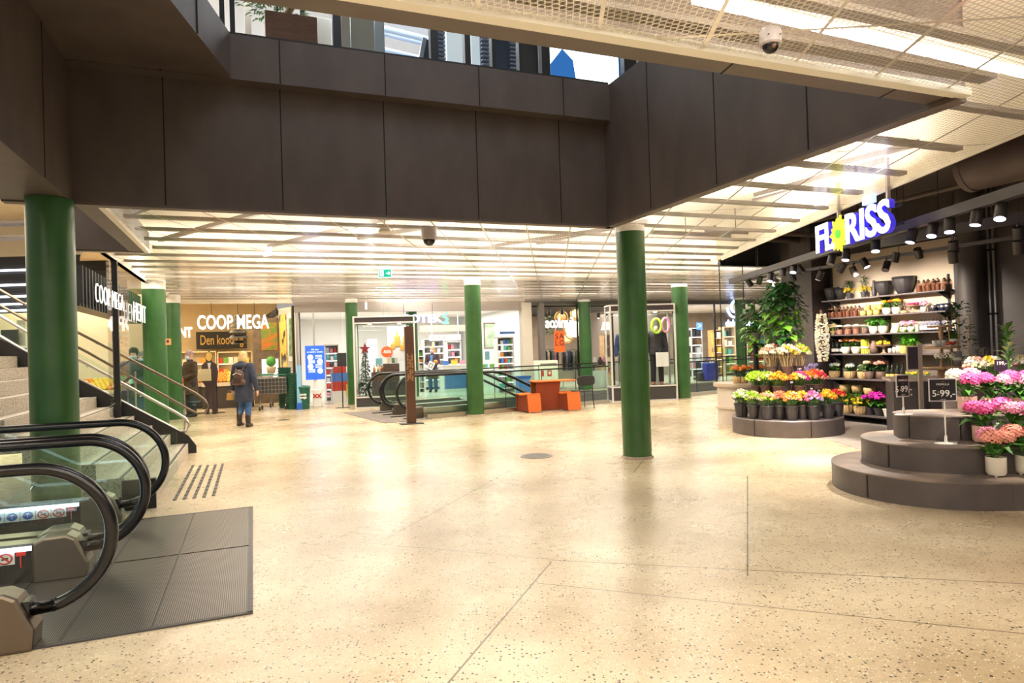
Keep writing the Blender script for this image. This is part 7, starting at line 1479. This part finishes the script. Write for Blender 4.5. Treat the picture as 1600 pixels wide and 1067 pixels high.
def person(loc, rz, s, label, pose, coat=None, coat_len=.5, coat_m=None, trouser_m=None, shoe_m=None, hair=None, hair_m=None, mask=False, shirt_m=None, skin=None, name='person', cat='person', headless=False, hood=None, collar=None, puffy=1.0, boots=False, group=None):
    t = thing(name, label, cat, loc, rz, group); S_ = lambda p: Vector(p)*s; sk = skin or SKIN; J = pose
    hd = J.get('head', (0, -.02, 1.63)); B_ = MB()
    limb(B_, [S_((0, 0, .95)), S_((0, .01, 1.12)), S_((0, 0, 1.32)), S_((0, .0, 1.42))], [.125*s, .115*s, .13*s, .085*s])
    for sg in (-1, 1): ell(B_, S_((sg*.07, 0, 1.33)), (.085*s, .095*s, .12*s)); ell(B_, S_((sg*.07, .02, .93)), (.1*s, .11*s, .12*s))
    limb(B_, [S_((0, .01, 1.40)), S_((0, .0, 1.47)), S_((hd[0], hd[1]+.02, hd[2]-.07))], [.075*s, .056*s, .056*s])
    if not headless:
        h = S_(hd); ell(B_, h+Vector((0, .012, .02))*s, (.076*s, .095*s, .098*s)); ell(B_, h+Vector((0, -.025, -.045))*s, (.06*s, .07*s, .07*s)); ell(B_, h+Vector((0, -.045, -.095))*s, (.035*s, .03*s, .025*s))
        limb(B_, [h+Vector((0, -.085, .012))*s, h+Vector((0, -.108, -.022))*s], [.010*s, .015*s], 8)
        for sg in (-1, 1): ell(B_, h+Vector((sg*.078, .012, -.01))*s, (.012*s, .022*s, .034*s)); ell(B_, h+Vector((sg*.032, -.072, .028))*s, (.024*s, .012*s, .012*s))
        limb(B_, [h+Vector((-.022, -.084, -.055))*s, h+Vector((0, -.09, -.056))*s, h+Vector((.022, -.084, -.055))*s], [.006*s, .0085*s, .006*s], 8)
    arms, legs = {}, {}
    for sg in (-1, 1):
        a = J['R' if sg < 0 else 'L']; pts = [S_((sg*.185, .005, 1.40)), S_(a[0]), S_(a[1])]; arms[sg] = pts; limb(B_, [S_((sg*.08, .0, 1.40))]+pts, [.075*s, .062*s, .043*s, .029*s]); hand(B_, pts[2], S_(a[2]), a[3], s, a[4] if len(a) > 4 else .4)
        l = J['RL' if sg < 0 else 'LL']; q = [S_((sg*.09, 0, .90)), S_(l[0]), S_(l[1])]; legs[sg] = q; limb(B_, q, [.092*s, .058*s, .04*s]); limb(B_, [q[2]+Vector((0, .03, -.035))*s, q[2]+Vector((0, -.14, -.055))*s], [.042*s, .03*s], 10)
    fuse(B_, 'body', sk, t, .0068)
    if not headless:
        h = S_(hd)
        for sg in (-1, 1):
            MB().sph(h+Vector((sg*.032, -.083, .012))*s, .0125*s, (1, .7, .8), 10, 8).build('eye', EYEW, t, smooth=True); MB().sph(h+Vector((sg*.032, -.091, .011))*s, .0062*s, (1, .5, 1), 8, 6).build('pupil', BLACK, t, smooth=True)
            MB().bar(h+Vector((sg*.016, -.093, .036))*s, h+Vector((sg*.05, -.08, .037))*s, .008, .007).build('eyebrow', hair_m or DARK, t)
        MB().sph(h+Vector((0, -.082, -.057))*s, .02*s, (1, .45, .28), 10, 6).build('mouth', mat('lips', (.5, .2, .17), .5), t, smooth=True)
    if trouser_m:
        m = MB(); limb(m, [S_((0, 0, .99)), S_((0, .01, .9))], [.135*s, .15*s])
        for sg in (-1, 1): q = legs[sg]; limb(m, [q[0], q[1], q[2]+Vector((0, 0, .03 if not boots else .16))*s], [.112*s, .078*s, (.07 if not boots else .062)*s])
        fuse(m, 'trousers', trouser_m, t, .013)
    if shoe_m:
        for sg in (-1, 1):
            q = legs[sg]; m = MB(); limb(m, [q[2]+Vector((0, .045, -.04))*s, q[2]+Vector((0, -.05, -.043))*s, q[2]+Vector((0, -.15, -.058))*s], [.052*s, .05*s, .036*s], 12)
            limb(m, [q[2]+Vector((0, .01, -.03))*s, q[2]+Vector((0, .01, .17 if boots else .03))*s], [.055*s, .064*s if boots else .05*s], 12)
            o = fuse(m, 'boot' if boots else 'shoe', shoe_m, t, .009)
            k = min(v.co.z for v in o.data.vertices); zf = q[2].z-.09*s
            for v in o.data.vertices: v.co.z = max(v.co.z, zf)
    if coat_m:
        m = MB(); hem = .92-coat_len*.62+.31 if False else coat_len; w0 = puffy
        limb(m, [S_((0, 0, hem)), S_((0, .01, (hem+1.1)/2)), S_((0, .01, 1.12)), S_((0, 0, 1.32)), S_((0, 0, 1.40))], [.185*s*w0, .17*s*w0, .155*s*w0, .16*s*w0, .11*s*w0], 18)
        for v in range(len(m.v)): m.v[v].x *= 1.12
        for sg in (-1, 1):
            ell(m, S_((sg*.09, 0, 1.35)), (.11*s*w0, .115*s*w0, .115*s*w0)); p = arms[sg]; wr = p[1].lerp(p[2], .93); limb(m, [S_((sg*.1, 0, 1.39)), p[0], p[1], wr], [.09*s*w0, .082*s*w0, .066*s*w0, .05*s*w0])
        # cut the rounded hem flat
        o = fuse(m, 'coat', coat_m, t, .013)
        for v in o.data.vertices:
            if v.co.z < (hem-.02)*s: v.co.z = (hem-.02)*s+(v.co.z-(hem-.02)*s)*.12
        if collar: fuse(limb(MB(), [S_((0, .012, 1.41)), S_((0, .01, 1.475))], [.092*s, .083*s]), 'collar', collar, t, .012)
        if hood: fuse(ell(ell(MB(), S_((0, .12, 1.42)), (.145*s, .085*s, .085*s)), S_((0, .1, 1.47)), (.11*s, .075*s, .06*s)), 'hood', hood, t, .012)
    if shirt_m: MB().slab([S_((-.05, -.152, 1.42)), S_((.05, -.152, 1.42)), S_((.04, -.172, 1.12)), S_((-.04, -.172, 1.12))], (0, .03, 0)).build('shirt', shirt_m, t)
    h = S_(hd)
    if mask and not headless: fuse(ell(MB(), h+Vector((0, -.052, -.058))*s, (.064*s, .062*s, .055*s)), 'face_mask', MASKB, t, .008)
    if hair == 'long':
        m = MB(); ell(m, h+Vector((0, .02, .032))*s, (.096*s, .108*s, .102*s)); ell(m, h+Vector((0, .065, -.06))*s, (.105*s, .07*s, .13*s)); ell(m, h+Vector((-.06, .04, -.10))*s, (.05*s, .05*s, .1*s)); ell(m, h+Vector((.06, .04, -.10))*s, (.05*s, .05*s, .1*s)); fuse(m, 'hair', hair_m, t, .01)
    elif hair == 'short': m = MB(); ell(m, h+Vector((0, .03, .04))*s, (.09*s, .098*s, .092*s)); fuse(m, 'hair', hair_m, t, .009)
    elif hair == 'beanie': m = MB(); ell(m, h+Vector((0, .018, .075))*s, (.094*s, .11*s, .08*s)); limb(m, [h+Vector((0, .014, .035))*s, h+Vector((0, .014, .06))*s], [.095*s, .097*s]); fuse(m, 'knitted_hat', hair_m, t, .009)
    elif hair == 'hood': m = MB(); ell(m, h+Vector((0, .035, .02))*s, (.115*s, .12*s, .135*s)); fuse(m, 'hood', hair_m, t, .011)
    return t
def std(R=None, L=None, RL=None, LL=None, head=None):
    d = dict(R=[(-.25, .02, 1.12), (-.27, -.03, .86), (-.02, -.05, -1), (-1, 0, 0)], L=[(.25, .02, 1.12), (.27, -.03, .86), (.02, -.05, -1), (1, 0, 0)], RL=[(-.10, -.01, .49), (-.11, .01, .09)], LL=[(.10, -.01, .49), (.11, .01, .09)])
    for k, v in (('R', R), ('L', L), ('RL', RL), ('LL', LL), ('head', head)):
        if v: d[k] = v
    return d
FRONT = std(R=[(-.25, -.02, 1.13), (-.1, -.24, 1.06), (.9, -.45, .1), (0, -.6, .8), .7], L=[(.25, -.02, 1.13), (.1, -.25, 1.05), (-.9, -.4, .1), (0, -.6, .8), .7])
NAVY = noisy('cloth_navy', (.022, .028, .055), (.035, .045, .08), 14, .75); BRWN = noisy('cloth_brown', (.045, .028, .014), (.075, .048, .025), 14, .8); JEAN = noisy('denim', (.035, .085, .22), (.06, .14, .32), 20, .8); BLKC = noisy('cloth_black', (.012, .011, .013), (.022, .02, .023), 12, .8); GREYC = noisy('cloth_pale', (.45, .42, .38), (.55, .52, .47), 12, .8); BOOTM = noisy('boot_brown', (.03, .018, .013), (.05, .03, .022), 14, .6)
BLOND = noisy('hair_blond', (.55, .36, .14), (.72, .52, .25), 10, .6, stretch=(8, 8, .6))
q = fl(383, 667); WPOS = (q.x, q.y, 0)
person(WPOS, PI-.12, .985, 'woman with long blond hair in a navy parka and jeans walking away', std(R=[(-.27, .05, 1.13), (-.33, .02, .86), (-.1, -.1, -1), (-1, 0, 0), .5], L=[(.26, .0, 1.13), (.30, -.05, .87), (.05, -.1, -1), (1, 0, 0), .5], RL=[(-.09, -.02, .49), (-.1, .03, .09)], LL=[(.09, -.08, .50), (.10, .05, .115)]), coat_len=.62, coat_m=NAVY, trouser_m=JEAN, shoe_m=BOOTM, hair='long', hair_m=BLOND, hood=NAVY, boots=True, puffy=1.08)
bp = MB(); ell(bp, (0, .06, 1.16), (.125, .08, .17)); limb(bp, [(-.1, .07, 1.03), (.1, .07, 1.03)], [.07, .07]); LEA = noisy('leather_brown', (.07, .035, .03), (.11, .06, .05), 12, .4)
t = thing('backpack', 'dark brown leather backpack on the back of the woman in the navy parka', 'backpack', (q.x, q.y+.0, 0), PI-.12); b_ = fuse(bp, 'bag', LEA, t, .012); b_.location = (0, .15, 0)
for sg in (-1, 1): MB().tube([(sg*.07, .2, 1.30), (sg*.11, .1, 1.44), (sg*.13, -.02, 1.46), (sg*.14, -.14, 1.38)], .014, 6).build('strap', LEA, t)
MB().box(0, .295, 1.08, .16, .012, .1).build('front_pocket', mat('leather_dark', (.05, .025, .02), .4), t, bevel=.01); MB().tube([(-.1, .285, 1.2), (0, .3, 1.24), (.1, .285, 1.2)], .006, 5).build('zip', CHROME, t)
t = thing('hand_bag', 'small tan bag hanging from the left hand of the woman in the navy parka', 'bag', (q.x, q.y, 0), PI-.12); MB().slab([(.24, -.02, .62), (.42, -.02, .62), (.40, -.02, .78), (.26, -.02, .78)], (0, .06, 0)).build('body', mat('bag_tan', (.45, .25, .06), .5), t, bevel=.01); MB().tube([(.29, .01, .78), (.31, .01, .84), (.36, .01, .84), (.38, .01, .78)], .006, 5).build('handle', MATS['bag_tan'], t)
q = fl(366, 655); person((q.x, q.y+.6, 0), PI+.3, .97, 'person in a pale grey coat half hidden beside the woman with the backpack', std(), coat_len=.55, coat_m=GREYC, trouser_m=BLKC, shoe_m=BOOTM, hair='long', hair_m=BLOND)
q = fl(299, 651); t = person((q.x, q.y, 0), -.55, 1.03, 'man in a long brown coat, patterned cap and blue mask waiting by the column', FRONT, coat_len=.62, coat_m=BRWN, trouser_m=BLKC, shoe_m=BLKC, hair='beanie', hair_m=noisy('cap_pattern', (.25, .16, .17), (.6, .45, .45), 40, .8), mask=True, collar=NAVY)
q = at(212, 668, 14.6); person((q.x, q.y, 0), .35, 1.06, 'man in a dark puffer jacket, black beanie and mask behind the stair handrails', FRONT, coat_len=.78, coat_m=NAVY, trouser_m=JEAN, shoe_m=BLKC, hair='beanie', hair_m=BLKC, mask=True, collar=BLKC, puffy=1.25)
o = prop(MB().box(0, 0, 0, .08, .012, .15), 'smartphone', 'dark phone held in both hands by the man in the black beanie', 'phone', Vector((q.x, q.y, 0))+Matrix.Rotation(.35, 3, 'Z') @ Vector((0, -.36, 1.14)), .35, mat('phone_black', (.01, .012, .012), .15), bevel=.004); o.rotation_euler[0] = -.8; MB().box(0, -.0065, 0, .07, .002, .135).build('display', glow('phone_glow', (.1, .35, .3), .8), o)
q = at(224, 664, 16.2); person((q.x, q.y, 0), .2, 1.02, 'person with a grey hood partly hidden behind the man in the black beanie', std(), coat_len=.7, coat_m=BLKC, trouser_m=BLKC, shoe_m=BLKC, hair='hood', hair_m=noisy('hood_grey', (.12, .13, .16), (.18, .19, .23), 12, .8), mask=True)
q = at(677, 606, 25.4); q.z = .0125; person(q, -.1, 1.0, 'orange-haired person in dark coat and blue shirt holding a framed card in the pharmacy', FRONT, coat_len=.55, coat_m=noisy('coat_plum', (.05, .032, .035), (.08, .05, .055), 12, .8), trouser_m=JEAN, shoe_m=BLKC, hair='short', hair_m=noisy('hair_orange', (.55, .28, .06), (.7, .4, .12), 14, .6), mask=True, shirt_m=mat('shirt_blue', (.12, .3, .65), .7))
o = prop(MB().box(0, 0, 0, .24, .02, .30), 'framed_card', 'white framed card held tilted by the orange-haired person in the pharmacy', 'card', q+Vector((-.02, -.38, 1.03)), -.1, PAPER); o.rotation_euler[1] = .5; MB().box(0, -.012, 0, .13, .006, .17).build('dark_frame', DARK, o); MB().box(0, -.016, 0, .09, .004, .13).build('centre', PAPER, o)
prop(MB().sph((0, 0, 0), .08, (1, 1, .8), 12, 8), 'orange_toy', 'round orange object in the arm of the orange-haired person', 'toy', q+Vector((.16, -.33, 1.18)), 0, PAL[1], True)
# mannequins in the showcase
MANS = mat('mannequin_skin', (.55, .42, .34), .35)
p_ = inB(-.42, .1, .425); person(p_, RZB, 1.0, 'headless mannequin in a navy outfit, left in the tall showcase', std(), coat_len=.72, coat_m=noisy('cloth_blue', (.02, .035, .11), (.035, .055, .15), 12, .8), trouser_m=BLKC, shoe_m=BLKC, skin=MANS, name='mannequin', cat='mannequin', headless=True)
p_ = inB(.48, .05, .425); person(p_, RZB-.3, 1.04, 'headless mannequin in black with brown shoes, right in the tall showcase', std(), coat_len=.84, coat_m=BLKC, trouser_m=BLKC, shoe_m=noisy('shoe_brown', (.22, .09, .04), (.3, .13, .06), 12, .5), skin=MANS, name='mannequin', cat='mannequin', headless=True)
t = thing('shopping_bag', 'white paper bag hanging beside the black-clad mannequin', 'bag', inB(.55, -.22, .95), RZB); MB().box(0, 0, .2, .34, .1, .4).build('body', PAPER, t, bevel=.006)
for sg in (-1, 1): MB().tube([(-.08, sg*.05, .4), (-.06, sg*.04, .5), (.06, sg*.04, .5), (.08, sg*.05, .4)], .006, 5).build('handle', DARK, t)
t = thing('hanging_decoration', 'green and yellow ring decoration hanging in the showcase above the black mannequin', 'decoration', inB(.45, -.1, 2.1), RZB); MB().tube([(.14*math.cos(2*PI*k/20), 0, .2*math.sin(2*PI*k/20)) for k in range(20)], .035, 8, closed=True).build('ring', FL['lime'], t, smooth=True); MB().tube([(0, 0, .2), (0, 0, .4)], .004, 4).build('string', BLACK, t)
t = thing('hanging_decoration', 'pink and red ring decoration at the right of the showcase', 'decoration', inB(.72, -.1, 2.12), RZB); MB().tube([(.11*math.cos(2*PI*k/20), 0, .2*math.sin(2*PI*k/20)) for k in range(20)], .03, 8, closed=True).build('ring', FL['palepink'], t, smooth=True); MB().tube([(0, 0, .2), (0, 0, .4)], .004, 4).build('string', BLACK, t)
t = thing('ladle_prop', 'long white ladle leaning at the left of the showcase', 'decoration', inB(-.62, -.3, .43), RZB); MB().tube([(-.05, 0, 2.0), (.1, 0, 1.25), (.16, 0, .95)], .018, 6).build('shaft', PAPER, t); MB().sph((.18, -.01, .9), .075, (1, .5, 1), 12, 8).build('bowl', PAPER, t, smooth=True)

# ------------------------------------------------------------------ small things on the ceiling
def dome(px, py, label, s=1):
    p = fl(px, py, ZC); t = thing('dome_camera', label, 'camera', p, .3); k = s
    MB().lathe([(.055*k, 0), (.062*k, -.02*k), (.062*k, -.085*k), (.055*k, -.095*k), (0, -.095*k)], (0, 0, 0), 28).build('housing', mat('camera_grey', (.55, .5, .52), .4), t, smooth=True, auto=.5)
    MB().sph((0, 0, -.095*k), .048*k, (1, 1, 1), 20, 12).build('dome', mat('dome_black', (.01, .009, .012), .05), t, smooth=True); MB().sph((-.01*k, -.04*k, -.115*k), .014*k, (1, 1, 1), 10, 8).build('lens', mat('lens_brown', (.2, .1, .07), .1), t, smooth=True)
    for j in range(3): MB().lathe([(.004, 0), (.004, -.004)], (.063*k*math.cos(j*1.2-2.4), .063*k*math.sin(j*1.2-2.4), -.05*k), 6).build('screw', BLACK, t)
dome(1203, 46, 'grey dome camera hanging from the ceiling mesh at the upper right', .9); dome(670, 356, 'grey dome camera on the ceiling mesh behind the void', 1.7)
p = fl(601, 356, ZC); t = thing('smoke_detector', 'small pale detector on the ceiling mesh left of the second dome camera', 'detector', p, 0); MB().lathe([(.06, 0), (.09, -.05), (.05, -.07), (0, -.07)], (0, 0, 0), 20).build('body', TW, t, smooth=True); MB().tube([(0, 0, 0), (0, 0, .4)], .01, 5).build('stem', STEEL, t)
p = at(602, 434, 12.8); t = thing('exit_sign', 'green illuminated exit sign with running figure and arrow', 'sign', p, 0); zc_ = 3.25-p.z
EG = glow('exit_green', (.0, .36, .24), 1.0); EW = glow('exit_white', (.9, 1, .96), 1.3)
MB().box(0, 0, .085, .255, .035, .17).build('housing', EW, t); MB().box(0, -.019, .085, .235, .004, .15).build('green_face', EG, t)
m = MB(); m.box(-.06, -.0225, .085, .07, .003, .115); m.build('door_symbol', EW, t); m = MB(); m.sph((-.055, -.025, .125), .011, (1, .3, 1), 8, 6).bar((-.055, -.025, .11), (-.062, -.025, .075), .004, .016).bar((-.062, -.025, .08), (-.04, -.025, .055), .004, .012).bar((-.062, -.025, .075), (-.085, -.025, .05), .004, .012); m.build('running_figure', EG, t)
m = MB(); m.bar((.02, -.0225, .085), (.09, -.0225, .085), .003, .016); m.bar((.065, -.0225, .115), (.095, -.0225, .085), .003, .016); m.bar((.065, -.0225, .055), (.095, -.0225, .085), .003, .016); m.build('arrow', EW, t)
for x in (-.09, .09): MB().tube([(x, 0, .17), (x, 0, zc_)], .004, 4).build('hanger', STEEL, t)
p = at(418, 393, 10.6); t = thing('hanging_notice', 'thin white edge-on sign hanging from the ceiling above the walking woman', 'sign', p, .9); MB().box(0, 0, 0, .02, .2, .14).build('board', EW, t); MB().tube([(0, 0, .07), (0, 0, 3.25-p.z)], .005, 4).build('rod', STEEL, t)
p = at(572, 478, 19.0); t = thing('hanging_notice', 'small white tag hanging beside the slim green column', 'sign', p, .3); MB().box(0, 0, 0, .06, .02, .2).build('board', PAPER, t); MB().tube([(0, 0, .1), (0, 0, max(.2, 3.25-p.z))], .005, 4).build('rod', STEEL, t)
for k, (x, y) in enumerate(((732, 440), (740, 440))): p = at(x, y, 15.95); t = thing('wall_socket', ('left white socket box', 'right white socket box')[k]+' at the collar of the column by the escalator railing', 'socket', p, 0); MB().box(0, -.03, 0, .07, .06, .12).build('box', PAPER, t, bevel=.01); MB().sph((0, -.065, .0), .02, (1, .5, 1), 8, 6).build('plug', SHW, t)
p = at(263, 534, 13.6); t = thing('column_sticker', 'orange square sticker with dark mark on the thick green column', 'sticker', p, .35); MB().box(0, 0, 0, .10, .008, .13).build('sheet', mat('sticker_orange', (.8, .35, .15), .5), t); MB().box(-.01, -.006, .01, .05, .004, .05).build('print', DARK, t)
p = fl(536, 637); t = thing('slim_post', 'thin dark post with flat base left of the slim green column', 'post', (p.x, p.y, 0), 0); MB().tube([(0, 0, 0), (0, 0, 1.25)], .016, 8).build('pole', BLACK, t); MB().box(0, 0, .006, .38, .2, .012).build('base_plate', DARK, t)
# linear lamp above the mesh at the upper right
pa, pb = fl(1085, -6, 3.42), fl(1640, 122, 3.42); t = thing('batten_lamp', 'long bright fluorescent batten above the mesh at the upper right corner', 'lamp', pa, 0); d = pb-pa; MB().bar((0, 0, .04), d+Vector((0, 0, .04)), .07, .05).build('housing', WHITE, t); MB().bar((0, 0, -.01), d+Vector((0, 0, -.01)), .05, .04).build('tube', glow('tube_white', (1, .95, .85), 9), t)
# yellow cable ends on the floor by the escalator rail
for k, (x, y) in enumerate(((622, 655), (719, 648))): p = fl(x, y); m = MB(); m.tube([(0, 0, .01), (.05, -.1, .012), (.1, -.22, .01)], .012, 6); prop(m, 'cable_cover', ('pale yellow cable end on the floor before the brown pylon', 'pale yellow cable end at the foot of the socketed column')[k], 'cable', p, 0, POTY, True)
